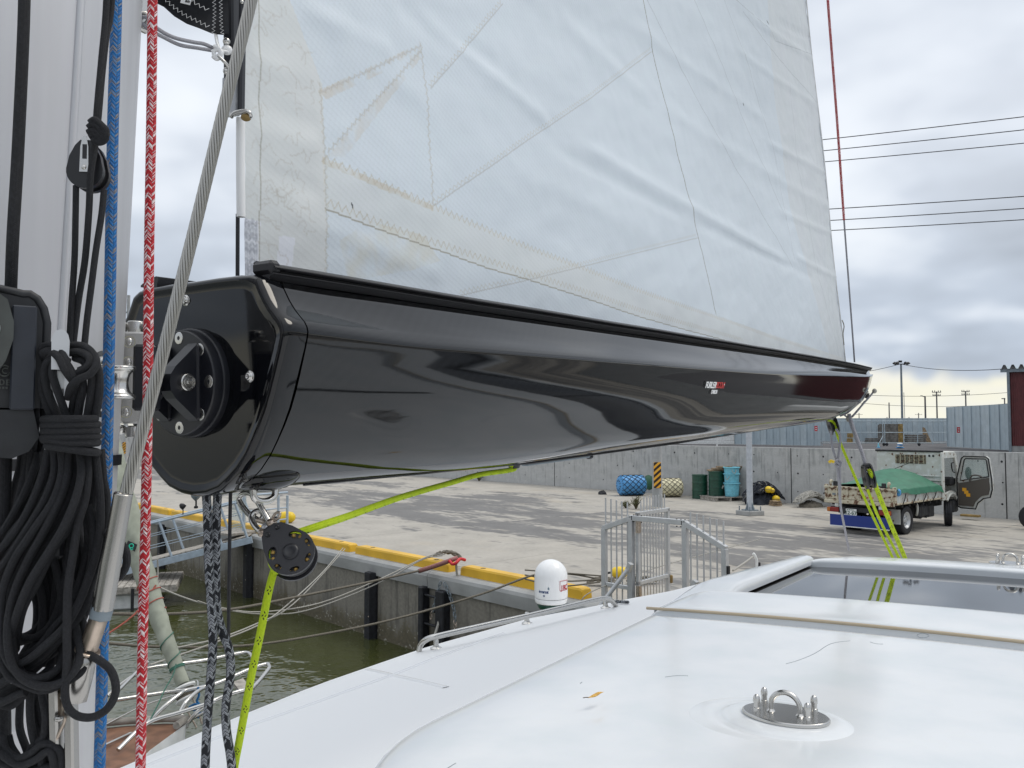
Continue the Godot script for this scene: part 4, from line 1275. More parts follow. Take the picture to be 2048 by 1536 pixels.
func make_waterside() -> void:
	# --- yellow wheel stops along the quay edge
	var prof := PackedVector2Array([Vector2(-0.125, 0.0), Vector2(-0.115, 0.14), Vector2(-0.095, 0.17), Vector2(0.095, 0.17), Vector2(0.115, 0.14), Vector2(0.125, 0.0)])
	var k := 0
	var said := ["far left", "left"]
	var starts := []
	for e in [-18.2, -14.8, -11.4, -8.0, -4.6, -1.2, 2.2]: starts.append([e, e + 3.16])
	starts.append([5.72, 8.70])
	starts.append([9.62, 13.0])
	starts.append([13.2, 16.3])
	starts.append([16.5, 19.6])
	starts.append([19.8, 22.9])
	var where := ["yellow quay curb hidden farthest left behind the mast", "yellow quay curb just left of the far gangway end", "yellow quay curb left of the wrapped headsail", "yellow quay curb behind the gangway head, farther one", "yellow quay curb behind the gangway rails", "yellow quay curb ending right of the black pulley block", "yellow quay curb in mid picture, left of the tied hose", "yellow quay curb between tied hose and satellite dome", "yellow quay curb under the pale metal gate", "yellow quay curb past the right of the gate, farther from it", "yellow quay curb hidden behind the yacht roof", "yellow quay curb out of sight at right"]
	for e in starts:
		var l: float = e[1] - e[0]
		var o := thing("quay_curb", where[k], "curb", quay_frame(e[0], 0.26), "yellow curbs along the quay edge")
		var fr := Transform3D(Basis(Vector3(0, 0, 1), Vector3.UP, Vector3(-1, 0, 0)), Vector3.ZERO)
		# rings along its length with rounded ends
		var rows := []
		for s in [[0.0, 0.0], [0.0, 0.82], [0.03, 0.94], [0.09, 1.0], [0.12, 1.0], [l - 0.12, 1.0], [l - 0.09, 1.0], [l - 0.03, 0.94], [l, 0.82], [l, 0.0]]:
			var r := PackedVector3Array()
			for p in prof:
				for dd in 2: r.append(Vector3(s[0], maxf(0.002, p.y * s[1]), p.x * (0.6 + 0.4 * s[1])))
			rows.append(r)
		part("body", mb().grid(rows, true), mats.curb_yellow, o)
		for b in 2: part("bolt_pocket", mb().lathe(T(0.5 + b * (l - 1.0), 0.168, 0), [Vector2(0.05, 0), Vector2(0.05, 0.006), Vector2(0, 0.006)], 10), mats.ochre_wood, o)
		k += 1
	var mk := part("black_mark", mb().box(T(0.75, 0.11, 0.145), Vector3(0.34, 0.12, 0.012)), mats.dark, get_node("quay_curb_008"))
	part("letter", mb().box(T(0.72, 0.11, 0.153), Vector3(0.03, 0.06, 0.004)), mats.white_paint, mk)
	# --- black fender posts on the quay wall
	k = 0
	for q in [-19.0, -13.6, -8.1, -2.33, 3.16, 9.0, 14.6, 20.2]:
		var o := thing("fender_post", ["black fender post on the quay wall hidden behind the mast", "black fender post on the quay wall far left", "black fender post on the quay wall under the gangway rails", "black fender post on the quay wall left of the pulley block", "black fender post on the quay wall in mid picture", "black fender post on the quay wall behind the satellite dome", "black fender post on the quay wall behind the yacht", "black fender post on the quay wall beyond the right edge"][k], "fender", quay_frame(q, -0.01), "black fender posts on the quay wall")
		var pr := PackedVector2Array([Vector2(-0.13, 0), Vector2(-0.13, 0.05), Vector2(-0.09, 0.17), Vector2(0.09, 0.17), Vector2(0.13, 0.05), Vector2(0.13, 0)])
		var up := Transform3D(Basis(Vector3.RIGHT, Vector3(0, 0, 1), Vector3.DOWN), Vector3(0, 0, 0))
		part("body", mb().prism(up, pr, 0.24, 1.9), mats.rubber, o)
		part("bolt", mb().ball(T(0.06, -0.5, 0.155), Vector3(0.03, 0.03, 0.02), 8), mats.coping, o)
		part("bolt", mb().ball(T(0.06, -1.1, 0.155), Vector3(0.03, 0.03, 0.02), 8), mats.stainless_rusty, o)
		k += 1
	# --- ladder let into the wall
	var o := thing("quay_ladder", "black rubber quay ladder with steel rungs left of the chains", "ladder", quay_frame(4.95, -0.01))
	for e in [[-0.02, 0.14, "dark"], [0.55, 0.24, "rubber"]]: part("stile", mb().box(T(e[0], -1.05, 0.08), Vector3(e[1], 1.55, 0.18), 0.02), mats.rubber, o)
	for j in 6: part("rung", mb().rod(Vector3(0.05, -0.42 - j * 0.26, 0.10), Vector3(0.45, -0.42 - j * 0.26, 0.10), 0.026, 8), mats.rubber if j < 4 else mats.stainless_rusty, o)
	# --- chains and ropes at the mooring by the ladder
	var knot := on(905, 1119, 0.18)
	for e in [[893, 1135, 877, 1232, 0.0, "left chain hanging down the quay wall from the tied hose"], [900, 1132, 926, 1252, 0.06, "right chain hanging down the quay wall from the tied hose"]]:
		var kx: float = (e[0] - 1024) / FOCAL
		var top := quay((4.92 + 19.57 * kx) / (0.678 + 0.735 * kx), -0.12, -0.12)
		kx = (e[2] - 1024) / FOCAL
		var bot := quay((4.92 + 19.57 * kx) / (0.678 + 0.735 * kx), -0.16, 0)
		bot.y = EYE.y - (e[3] - 852.0) / FOCAL * -bot.z
		var c := thing("chain", e[5], "chain", Transform3D(Basis(), Vector3(top.x, bot.y, top.z)), "chains on the quay wall")
		var nl := int((top - bot).length() / 0.068)
		var ring := PackedVector3Array()
		for i in 13: ring.append(Vector3(cos(TAU * i / 12) * 0.026, sin(TAU * i / 12) * 0.048, 0))
		var link := mb().tube(ring, 0.009, 5, 1, 1, false)
		var lm := link.mesh()
		for i in nl:
			var t := (i + 0.5) / nl
			var p := top.lerp(bot, t) + Vector3(sin(t * PI) * e[4], 0, 0)
			var bs := frame(p, QUAY_Q if i % 2 else QUAY_N, bot - top)
			shared("link", lm, mats.galv_dark if i < nl * 0.8 else mats.stainless_rusty, c, c.transform.affine_inverse() * bs)
	solo("mooring_rope", mb().tube(seen([[912, 1122, 15.2], [914, 1150, 15.25], [921, 1200, 15.3], [933, 1256, 15.2]], 4), 0.022, 6), mats.cord_grey, "pale rope hanging straight down beside the right chain", "rope")
	solo("mooring_rope", mb().tube(seen([[880, 1230, 15.3], [876, 1250, 15.2], [868, 1275, 15.0]], 4), 0.025, 6), mats.cord_grey, "short knotted rope end below the left chain", "rope")
	solo("chafe_hose", mb().tube(seen([[838, 1142, 15.6], [870, 1132, 15.4], [900, 1121, 15.25], [914, 1116, 15.3]], 4), 0.042, 8), worn("hose_red", lin(0.30, 0.13, 0.12), 0.25, 0.7, 0.0, 8.0, 81), "faded red hose over the mooring rope at the quay edge", "hose")
	solo("bollard_rope", mb().tube(seen([[898, 1121, 15.2], [905, 1128, 15.15], [912, 1126, 15.1], [920, 1118, 15.2], [930, 1120, 15.3]], 4), 0.03, 6), mats.red_paint, "bright red rope loop on the yellow curb by the ladder", "rope")
	var heap := thing("rope_pile", "tangle of brown mooring rope on the curb above the ladder", "rope heap", Transform3D(Basis(), knot + Vector3(-0.12, 0.0, 0)))
	rope_heap(heap, "rope", 0.34, 0.16, 12, 0.018, mats.cord_dark, 33)
	heap = thing("rope_pile", "coiled brown mooring rope on the quay left of the yellow float", "rope heap", Transform3D(Basis(), on(1206, 1172)))
	rope_heap(heap, "rope", 0.36, 0.14, 16, 0.018, mats.cord_dark, 34)
	heap = thing("rope_pile", "dark rope coil on the quay behind the gate bars", "rope heap", Transform3D(Basis(), on(1285, 1168)))
	rope_heap(heap, "rope", 0.40, 0.12, 12, 0.016, mats.cord_dark, 35)
	o = thing("mooring_float", "yellow oval float lying on the quay behind the gate bars", "float", Transform3D(Basis(Vector3.UP, 0.1), on(1239, 1156)), "yellow oval floats on the quay")
	part("float", mb().lathe(Transform3D(Basis(Vector3(0, 0, 1), PI / 2), Vector3(0, 0.10, 0)), [Vector2(0, -0.15), Vector2(0.05, -0.145), Vector2(0.09, -0.10), Vector2(0.105, 0.0), Vector2(0.09, 0.10), Vector2(0.05, 0.145), Vector2(0, 0.15)], 18), mats.float_yellow, o)
	part("nozzle", mb().rod(Vector3(-0.15, 0.10, 0), Vector3(-0.24, 0.09, 0), 0.02, 8), mats.rubber, o)
	dup(o, Transform3D(Basis(Vector3.UP, -0.1).scaled(Vector3.ONE * 1.6), on(573, 1046)), "yellow oval float on the quay behind the gangway end rail", "yellow oval floats on the quay")
	# --- mooring lines over the water
	for e in [
			[[[150, 1226, 8.0], [330, 1228, 9.5], [460, 1219, 11.0], [588, 1195, 12.6], [720, 1168, 14.0], [840, 1141, 15.6]], 0.020, "cord_dark", "brown mooring line running from behind the mast up to the red hose"],
			[[[395, 1202, 11.0], [450, 1219, 11.6], [520, 1228, 12.4], [600, 1224, 13.0], [690, 1195, 13.8], [780, 1155, 14.8], [845, 1119, 15.7], [885, 1111, 15.6]], 0.011, "cord_grey", "thin pale double line sagging over the water, lower strand"],
			[[[310, 1170, 11.2], [360, 1192, 11.2], [430, 1213, 11.4], [520, 1224, 12.5], [640, 1206, 13.4], [760, 1158, 14.6], [855, 1113, 15.7], [890, 1109, 15.7]], 0.011, "cord_grey", "thin pale double line sagging over the water, upper strand"],
			[[[686, 1096, 17.9], [640, 1150, 15.0], [560, 1222, 12.0], [523, 1243, 11.2], [440, 1276, 9.6], [330, 1300, 8.2]], 0.010, "cord_grey", "pale line slanting down from the curb gap behind the pulley block"],
			[[[690, 1098, 17.9], [600, 1196, 13.4], [525, 1246, 11.2], [430, 1285, 9.4], [300, 1330, 7.8]], 0.010, "cord_grey", "second pale line slanting down from the curb gap, a little lower"],
			[[[120, 1276, 7.4], [300, 1293, 8.6], [463, 1293, 9.8], [591, 1278, 10.6], [782, 1240, 11.6], [957, 1190, 12.4], [1072, 1149, 12.9], [1140, 1148, 13.2], [1206, 1160, 13.2]], 0.016, "cord_dark", "long dark mooring line crossing the water in front of the ladder"],
			[[[1050, 1140, 13.6], [1130, 1146, 13.2], [1205, 1152, 13.3]], 0.012, "cord_dark", "taut dark line from the dome to the rope coil, upper"],
			[[[1050, 1150, 13.4], [1130, 1162, 13.0], [1205, 1158, 13.2]], 0.012, "cord_dark", "taut dark line from the dome to the rope coil, middle"],
			[[[1050, 1158, 13.2], [1120, 1172, 12.7], [1200, 1164, 13.0]], 0.012, "cord_dark", "slack dark line from the dome to the rope coil, lower"],
			[[[1160, 1210, 12.2], [1175, 1188, 12.2], [1240, 1160, 12.9], [1330, 1130, 13.6], [1440, 1100, 14.6], [1520, 1078, 15.6]], 0.008, "cord_grey", "dark line lying across the quay behind the gate to the right"]]:
		solo("mooring_line", mb().tube(seen(e[0], 6), e[1], 6), mats[e[2]], e[3], "mooring line", "mooring lines over the harbour water")
	make_gate()
	make_gangway()
	make_neighbour()


func make_gate() -> void:
	# the gate screen on the quay edge: two wings and a leaf standing open
	var fr := quay_frame(9.25, 0.05)
	var o := thing("boarding_gate", "pale aluminium boarding gate with tall bars on the quay edge", "gate", fr)
	var P := func(x: float, y: float, z := 0.0): return Vector3(x, y, -z)
	var pts := [[0.0, 1.16], [0.52, 1.36], [1.47, 1.37], [2.10, 1.08]]
	for k in 4:
		part("post", mb().box(T(pts[k][0], pts[k][1] / 2, 0), Vector3(0.075, pts[k][1], 0.075), 0.004), mats.alu, o)
	for k in 3:
		var a: Vector3 = P.call(pts[k][0] - 0.02, pts[k][1])
		var b: Vector3 = P.call(pts[k + 1][0] + 0.02, pts[k + 1][1])
		part("top_rail", mb().box(frame((a + b) / 2, b - a, Vector3.UP), Vector3((b - a).length(), 0.075, 0.07), 0.004), mats.alu, o)
	for e in [[0.04, 0.34, 0.50, 0.34], [1.50, 0.34, 2.06, 0.34], [0.04, 0.10, 2.06, 0.10]]:
		part("low_rail", mb().box(T((e[0] + e[2]) / 2, e[1], 0), Vector3(e[2] - e[0], 0.055, 0.05), 0.004), mats.alu, o)
	for k in 5: part("bar", mb().rod(Vector3(0.03 + k * 0.105, 0.05, 0), Vector3(0.03 + k * 0.105, lerpf(1.62, 1.58, k / 4.0), 0), 0.012, 6), mats.alu, o)
	for k in 6: part("bar", mb().rod(Vector3(1.56 + k * 0.105, 0.05, 0), Vector3(1.56 + k * 0.105, lerpf(1.52, 1.44, k / 5.0), 0), 0.012, 6), mats.alu, o)
	for x in [0.57, 0.64, 0.71, 1.33, 1.40, 1.47]:
		part("bolt", mb().lathe(T(x, 1.402, 0), [Vector2(0.012, 0), Vector2(0.012, 0.012), Vector2(0, 0.012)], 6), mats.dark, o)
		part("bolt", mb().lathe(T(x, 1.315, 0), [Vector2(0, -0.012), Vector2(0.012, -0.012), Vector2(0.012, 0)], 6), mats.dark, o)
	for x in [0.555, 1.435]: part("joint_gap", mb().box(T(x, 1.365, 0.036), Vector3(0.012, 0.06, 0.004)), mats.dark, o)
	for e in [[0.30, 0.42, 0.62], [1.42, 0.40, 0.52]]:
		part("stay", mb().rod(Vector3(e[0] - 0.1, 0.0, 0.45), Vector3(e[0] + 0.24, e[2], 0.12), 0.032, 10), mats.alu, o)
		part("stay_bracket", mb().box(Transform3D(Basis(Vector3(0, 0, 1), -0.45), Vector3(e[0] + 0.26, e[2] + 0.04, 0.10)), Vector3(0.07, 0.14, 0.07), 0.004), mats.alu, o)
	part("latch_plate", mb().box(T(2.15, 0.74, 0.0), Vector3(0.03, 0.24, 0.05), 0.004), mats.dark, o)
	# leaf, hinged on the second post, swung inland
	var lf := thing("gate_leaf", "open barred leaf of the boarding gate swung inland", "gate", fr * Transform3D(Basis(Vector3.UP, deg_to_rad(97)), Vector3(0.60, 0, -0.05)))
	for x in [0.0, 0.86]: part("stile", mb().box(T(x, 0.74, 0), Vector3(0.06, 1.40, 0.05), 0.004), mats.alu, lf)
	for y in [1.42, 0.42, 0.08]: part("rail", mb().box(T(0.43, y, 0), Vector3(0.92, 0.055, 0.05), 0.004), mats.alu, lf)
	for k in 9: part("bar", mb().rod(Vector3(0.09 + k * 0.085, 0.10, 0), Vector3(0.09 + k * 0.085, 1.66 if k > 0 else 1.60, 0), 0.011, 6), mats.alu, lf)
	for y in [1.24, 0.30]:
		var h := part("hinge", mb().rod(Vector3(-0.04, y - 0.09, 0.03), Vector3(-0.04, y + 0.09, 0.03), 0.035, 12), mats.stainless_rusty, lf)
		part("leaf_plate", mb().box(T(-0.01, y, 0.035), Vector3(0.08, 0.16, 0.012)), mats.stainless_rusty, h)
	part("lock", mb().box(T(0.90, 0.36, 0.02), Vector3(0.05, 0.12, 0.06), 0.01), mats.ochre_wood, lf)
	# small stanchion with a rope, right of the gate
	var p := on(1513, 1143, 0.0)
	var s := thing("line_stanchion", "small pale stanchion with a rope on it right of the gate", "stanchion", Transform3D(Basis(), p))
	part("post", mb().tube(spline([Vector3(0, 0, 0), Vector3(0.01, 0.18, 0), Vector3(-0.03, 0.30, 0), Vector3(-0.06, 0.33, 0)], 4), 0.026, 8), mats.white_paint, s)
	part("cleat", mb().box(T(0.05, 0.10, 0), Vector3(0.05, 0.14, 0.04), 0.01), mats.dark, s)
	solo("mooring_line", mb().tube(seen([[1506, 1113, 14.3], [1490, 1125, 13.4], [1466, 1141, 12.3]], 3), 0.016, 6), mats.cord_grey, "short pale line from the stanchion down to the yacht roof", "mooring line", "mooring lines over the harbour water")


func make_gangway() -> void:
	# from the quay down to the pontoon
	var a := Vector3(-6.35, 0.02, -20.75)   # near beam, quay end
	var b := at(212, 1145, 20.2)            # near beam, pontoon end
	var dirv := (a - b)
	var fr := frame(b, dirv, Vector3.UP)
	var l := dirv.length()
	var o := thing("gangway", "blue grey steel gangway with planked deck sloping from quay to pontoon", "gangway", fr)
	var w := 1.05
	for z in [0.0, -w]: part("beam", mb().box(T(l / 2, -0.09, z), Vector3(l, 0.16, 0.06), 0.006), mats.galv_blue, o)
	var np := int(l / 0.135)
	for k in np: part("plank", mb().box(T(0.07 + k * 0.135, 0.012, -w / 2), Vector3(0.122, 0.03, w - 0.07), 0.003), mats.old_wood, o)
	for z in [0.0, -w]:
		var g := 0.0
		for x in [0.05, 1.55, 2.75, l - 0.1]:
			part("rail_post", mb().rod(Vector3(x, -0.05, z), Vector3(x - 0.10, 0.88, z), 0.032, 8), mats.galv_blue, o)
		part("handrail", mb().rod(Vector3(-0.15, 0.88, z), Vector3(l - 0.15, 0.88, z), 0.028, 8), mats.galv_blue, o)
		for y in [0.3, 0.58]: part("side_rail", mb().rod(Vector3(0.0, y, z), Vector3(l - 0.12, y, z), 0.010, 5), mats.galv_blue, o)
	# landing rails on the quay end
	for e in [[500, 985, 487, 1068], [557, 990, 556, 1062], [574, 990, 574, 1057]]:
		var p := on(e[2], e[3])
		wpart("landing_post", mb().rod(p, Vector3(p.x, EYE.y - (e[1] - 852.0) / FOCAL * -p.z, p.z), 0.035, 8), mats.galv_blue, o)
	var q0 := on(500, 1066)
	var q1 := on(574, 1057)
	for y in [0.95, 0.55, 0.25]: wpart("landing_rail", mb().rod(q0 + Vector3(0, y, 0), q1 + Vector3(0, y, 0), 0.02 if y < 0.9 else 0.03, 6), mats.galv_blue, o)
	wpart("landing_plate", mb().box(frame((q0 + q1) / 2 + Vector3(-0.5, 0.04, 0.3), q1 - q0, Vector3.UP), Vector3(1.6, 0.06, 0.9), 0.005), mats.old_wood, o)
	wpart("panel", mb().box(frame(on(478, 1066) + Vector3(0, 0.55, 0), Vector3(1, 0, 0.1), Vector3.UP), Vector3(0.36, 0.9, 0.012)), mats.pane, o)
	# small lamps clamped on the far handrail
	for e in [[366, 1014, "small black lamp clamped on the gangway rail, left one", 0.6], [392, 1000, "grey hooded lamp clamped on the gangway rail, right one", 1.0]]:
		var p := at(e[0], e[1] + 16, 20.6)
		var s: float = e[3]
		var t := thing("rail_lamp", e[2], "lamp", Transform3D(Basis(), p))
		part("clamp", mb().box(T(0, 0.02, 0), Vector3(0.08, 0.06, 0.08) * s, 0.01), mats.dark, t)
		part("stem", mb().rod(Vector3.ZERO, Vector3(0, 0.18, 0), 0.02 * s, 6), mats.dark, t)
		part("head", mb().lathe(Transform3D(Basis(Vector3(0, 0, 1), 0.9), Vector3(-0.02, 0.26 * s + 0.06, 0)), [Vector2(0, -0.1 * s), Vector2(0.12 * s, -0.1 * s), Vector2(0.11 * s, 0.02), Vector2(0.05 * s, 0.12 * s), Vector2(0, 0.13 * s)], 12), mats.dark if s < 1 else mats.galv_dark, t)
	# pontoon with planked deck
	var c := on(354, 1171, -1.02)
	var pf := frame(c, Vector3(-1, 0, 0.30), Vector3.UP)   # x away to the left
	if pf.basis.z.z > 0: pass
	o = thing("pontoon", "floating pontoon with bleached planks at the foot of the gangway", "pontoon", pf)
	var zs := -1.0 if pf.basis.z.z > 0 else 1.0   # inwards, away from the eye
	part("frame", mb().box(T(2.6, -0.075, zs * 0.95), Vector3(5.2, 0.13, 1.9), 0.006), mats.old_wood, o)
	for k in 36: part("plank", mb().box(T(0.075 + k * 0.143, 0.008, zs * 0.95), Vector3(0.13, 0.03, 1.9), 0.003), mats.old_wood, o)
	part("float_hull", mb().box(T(2.9, -0.36, zs * 0.95), Vector3(4.3, 0.44, 1.5), 0.08), mats.white_paint, o)
	part("pile", mb().rod(Vector3(0.95, -1.2, -zs * 0.03), Vector3(0.95, -0.02, -zs * 0.03), 0.035, 8), mats.rubber, o)
	solo("tie_line", mb().tube(seen([[315, 1118, 20.0], [316, 1150, 20.0], [311, 1168, 19.8]], 4), 0.02, 5), mats.cord_grey, "pale line hanging from the gangway to the pontoon corner", "rope")


func make_neighbour() -> void:
	# the bow of the boat alongside: teak deck, pulpit, furled headsail
	worn("teak", lin(0.19, 0.095, 0.055), 0.2, 0.7, 0.0, 2.0, 91)
	worn("sail_cover", lin(0.30, 0.32, 0.26), 0.16, 0.8, 0.0, 3.0, 92)
	mat("logo_black", lin(0.01, 0.012, 0.012), 0.5)
	mat("logo_green", lin(0.02, 0.55, 0.36), 0.5)
	mat("cord_green", lin(0.05, 0.15, 0.11), 0.8)
	mat("cord_blue", lin(0.01, 0.12, 0.30), 0.8)
	mat("cord_red", lin(0.38, 0.10, 0.07), 0.8)
	var o := thing("neighbour_boat", "bow of the boat alongside with teak deck and stainless pulpit", "boat", Transform3D(Basis(), Vector3(-2.6, WATER, -4.9)))
	var dk := []
	for e in [[180, 1540, 4.2], [180, 1457, 4.9], [330, 1449, 5.2], [371, 1451, 5.3], [330, 1470, 5.0], [260, 1540, 4.3]]: dk.append(at(e[0], e[1], e[2]))
	var dy := 0.0
	for p in dk: dy += p.y / dk.size()
	# deck outline at one height, bow towards the right
	var ol := []
	for e in [[150, 1462], [250, 1452], [330, 1447], [372, 1448], [352, 1462], [300, 1500], [240, 1560], [180, 1620], [60, 1700], [-120, 1600]]: ol.append(on(e[0], e[1], dy))
	var mid := Vector3.ZERO
	for p in ol: mid += p / ol.size()
	var rows := []
	for s in [[0.0, 0.0, 1.0], [0.0, 1.0, 1.0], [0.0, 1.0, 1.0], [-0.10, 0.99, 1.0], [-1.0, 0.8, 1.0], [dy * -1 + WATER - 0.2, 0.62, 1.0]]:
		var r := PackedVector3Array()
		for p in ol: r.append(mid + (p - mid) * s[1] + Vector3(0, s[0], 0))
		rows.append(r)
	wpart("deck", mb().grid(rows.slice(0, 3), true, 1, 1, false), mats.teak, o)
	wpart("hull", mb().grid(rows.slice(2), true, 1, 1, false), mats.white_paint, o)
	var rail := PackedVector3Array()
	for k in 5: rail.append(ol[k] + Vector3(0, 0.03, 0))
	wpart("toe_rail", mb().tube(rail, 0.022, 8), mats.old_wood, o)
	# pulpit tubes
	for e in [
			[[[214, 1392, 5.2], [262, 1355, 5.4], [300, 1336, 5.5], [400, 1322, 5.7], [470, 1308, 5.9], [490, 1305, 5.95], [500, 1308, 5.9], [506, 1318, 5.7]], 0.0125],
			[[[218, 1402, 5.0], [330, 1385, 5.2], [400, 1375, 5.3], [440, 1364, 5.4], [500, 1338, 5.6], [532, 1328, 5.7], [538, 1332, 5.65], [536, 1340, 5.55], [505, 1375, 5.3], [480, 1382, 5.2], [430, 1400, 5.1], [398, 1420, 5.0], [378, 1444, 5.0]], 0.0125],
			[[[294, 1447, 4.9], [330, 1412, 5.0], [360, 1388, 5.1], [372, 1381, 5.15], [410, 1374, 5.2]], 0.0125],
			[[[236, 1500, 4.6], [294, 1447, 4.8], [360, 1425, 4.9], [430, 1403, 5.0]], 0.0125],
			[[[238, 1380, 5.2], [280, 1338, 5.5], [296, 1324, 5.6]], 0.010],
			[[[360, 1425, 4.95], [372, 1404, 5.0], [392, 1385, 5.1], [408, 1376, 5.2]], 0.0125],
			[[[210, 1490, 4.7], [262, 1466, 4.9]], 0.008], [[[214, 1448, 5.0], [290, 1410, 5.1], [370, 1384, 5.2]], 0.004]]:
		wpart("pulpit_tube", mb().tube(seen(e[0], 5), e[1], 8), mats.stainless, o)
	var seat := [at(466, 1364, 5.4), at(486, 1356, 5.5), at(500, 1374, 5.3), at(480, 1382, 5.2)]
	wpart("bow_seat", mb().poly(seat, Vector3(0, -9, 0)).poly(seat.map(func(e): return e - Vector3(0, 0.02, 0)), Vector3(0, 9, 0)), mats.old_wood, o)
	# anchor roller fittings on the bow
	for e in [[[360, 1448, 5.1], [357, 1438, 5.1], [362, 1430, 5.1], [368, 1436, 5.1]], [[372, 1452, 5.1], [380, 1440, 5.1], [398, 1430, 5.1], [410, 1424, 5.1]], [[350, 1452, 5.1], [364, 1455, 5.1], [376, 1452, 5.1]]]:
		wpart("bow_fitting", mb().tube(seen(e, 4), 0.012, 6), mats.stainless, o)
	# furled headsail in its cover, on the forestay
	var hs := thing("furled_headsail", "furled headsail in pale green cover slanting down to its drum", "headsail", Transform3D(Basis(), at(372, 1385, 5.3)))
	var path := []
	for e in [[150, 620, 6.2], [205, 850, 5.9], [252, 1020, 5.7], [281, 1120, 5.6], [307, 1205, 5.5], [330, 1272, 5.4], [350, 1325, 5.35], [366, 1368, 5.3]]: path.append(at(e[0], e[1], e[2]))
	var rad := []
	var sp := spline(path, 10)
	var f := noise(95, 6.0, 2)
	for k in sp.size():
		var t := float(k) / sp.size()
		rad.append(lerpf(0.082, 0.040, smoothstep(0.1, 1.0, t)) * (1 + 0.08 * f.get_noise_1d(t * 9)))
	wpart("cover", mb().tube(sp, rad, 20), mats.sail_cover, hs)
	var hel := func(t0: float, t1: float, turns: float, lift: float) -> PackedVector3Array:
		var r := PackedVector3Array()
		for k in 60:
			var t := lerpf(t0, t1, k / 59.0)
			var i := clampi(int(t * sp.size()), 0, sp.size() - 2)
			var tg := (sp[i + 1] - sp[i]).normalized()
			var c := sp[i].lerp(sp[i + 1], clampf(t * sp.size() - i, 0, 1))
			var sx := tg.cross(Vector3(0, 0, 1)).normalized()
			var sy := tg.cross(sx)
			var a := TAU * turns * k / 59.0
			r.append(c + (sx * cos(a) + sy * sin(a)) * (rad[i] + lift))
		return r
	wpart("red_lashing", mb().tube(hel.call(0.47, 0.60, 3.5, 0.003), 0.004, 5), mats.cord_red, hs)
	wpart("green_lashing", mb().tube(hel.call(0.66, 0.86, 2.0, 0.003), 0.0035, 5), mats.cord_green, hs)
	wpart("green_lashing", mb().tube(hel.call(0.868, 0.882, 3.0, 0.003), 0.004, 5), mats.cord_green, hs)
	wpart("green_tail", mb().tube(seen([[352, 1328, 5.25], [346, 1350, 5.2], [330, 1378, 5.1], [318, 1405, 5.0], [300, 1440, 4.9]], 4), 0.004, 5), mats.cord_green, hs)
	wpart("red_tail", mb().tube(seen([[312, 1170, 5.5], [270, 1228, 5.4], [205, 1275, 5.3]], 4), 0.006, 5), mats.cord_red, hs)
	# diamond sail mark
	var c := at(263, 1093, 5.55)
	var lt := frame(c, Vector3(0.36, -1, 0.05), Vector3(1, 0.4, 0.1))
	var out := (EYE - c).normalized()
	var dia := Transform3D(Basis(lt.basis.x, out.cross(lt.basis.x).normalized(), out).orthonormalized(), c + out * 0.02)
	var mk := wpart("sail_mark", mb().prism(dia, PackedVector2Array([Vector2(-0.045, -0.01), Vector2(-0.012, -0.03), Vector2(0.04, 0.01), Vector2(0.0, 0.036)]), -0.004, 0.002), mats.logo_black, hs)
	wpart("mark_ring", mb().tube(PackedVector3Array(Array(circle(0.013, 16)).map(func(e): return dia * Vector3(e.x - 0.004, e.y, 0.004)) + [dia * Vector3(0.009, 0, 0.004)]), 0.003, 5), mats.logo_green, mk)
	wpart("mark_tail", mb().tube(PackedVector3Array([dia * Vector3(0.006, -0.012, 0.004), dia * Vector3(0.020, -0.008, 0.004), dia * Vector3(0.018, 0.006, 0.004)]), 0.003, 5), mats.logo_green, mk)
	# drum at its foot
	var dm := thing("furling_drum", "white furling drum at the foot of the pale green headsail", "furling drum", Transform3D(Basis(), at(370, 1394, 5.3)))
	var ax := (sp[sp.size() - 3] - sp[sp.size() - 1]).normalized()
	var u := up_to(at(371, 1386, 5.3), ax)
	wpart("drum", mb().lathe(u, [Vector2(0, -0.05), Vector2(0.07, -0.05), Vector2(0.075, -0.035), Vector2(0.05, -0.03), Vector2(0.05, 0.02), Vector2(0.075, 0.025), Vector2(0.075, 0.04), Vector2(0.03, 0.045), Vector2(0, 0.05)], 22), mats.white_paint, dm)
	var wound := mb()
	for k in 5: wound.tube(PackedVector3Array(Array(circle(0.054 + 0.003 * (k % 2), 20)).map(func(e): return u * Vector3(e.x, -0.024 + k * 0.011, e.y)) + [u * Vector3(0.054 + 0.003 * (k % 2), -0.024 + k * 0.011, 0)]), 0.006, 5)
	wpart("wound_line", wound, mats.cord_dark, dm)
	for s in [-1, 1]: wpart("drum_bracket", mb().tube(spline([u * Vector3(0.03 * s, -0.05, 0), u * Vector3(0.03 * s, -0.12, 0.01), u * Vector3(0.02 * s, -0.22, 0.02)], 4), 0.006, 6), mats.stainless_rusty, dm)
	wpart("drum_guard", mb().tube(spline([u * Vector3(0.09, 0.0, -0.02), u * Vector3(0.085, 0.05, 0.05), u * Vector3(0.02, 0.06, 0.09), u * Vector3(-0.06, 0.05, 0.07), u * Vector3(-0.09, 0.0, 0.0)], 5), 0.005, 6), mats.stainless, dm)
	solo("blue_lashing", mb().tube(seen([[396, 1374, 5.15], [398, 1390, 5.14], [394, 1402, 5.14], [400, 1412, 5.13], [388, 1420, 5.12], [378, 1416, 5.12], [392, 1408, 5.1], [399, 1420, 5.1], [396, 1436, 5.1]], 5), 0.007, 6), mats.cord_blue, "blue cord knotted round the pulpit tube by the drum", "cord")


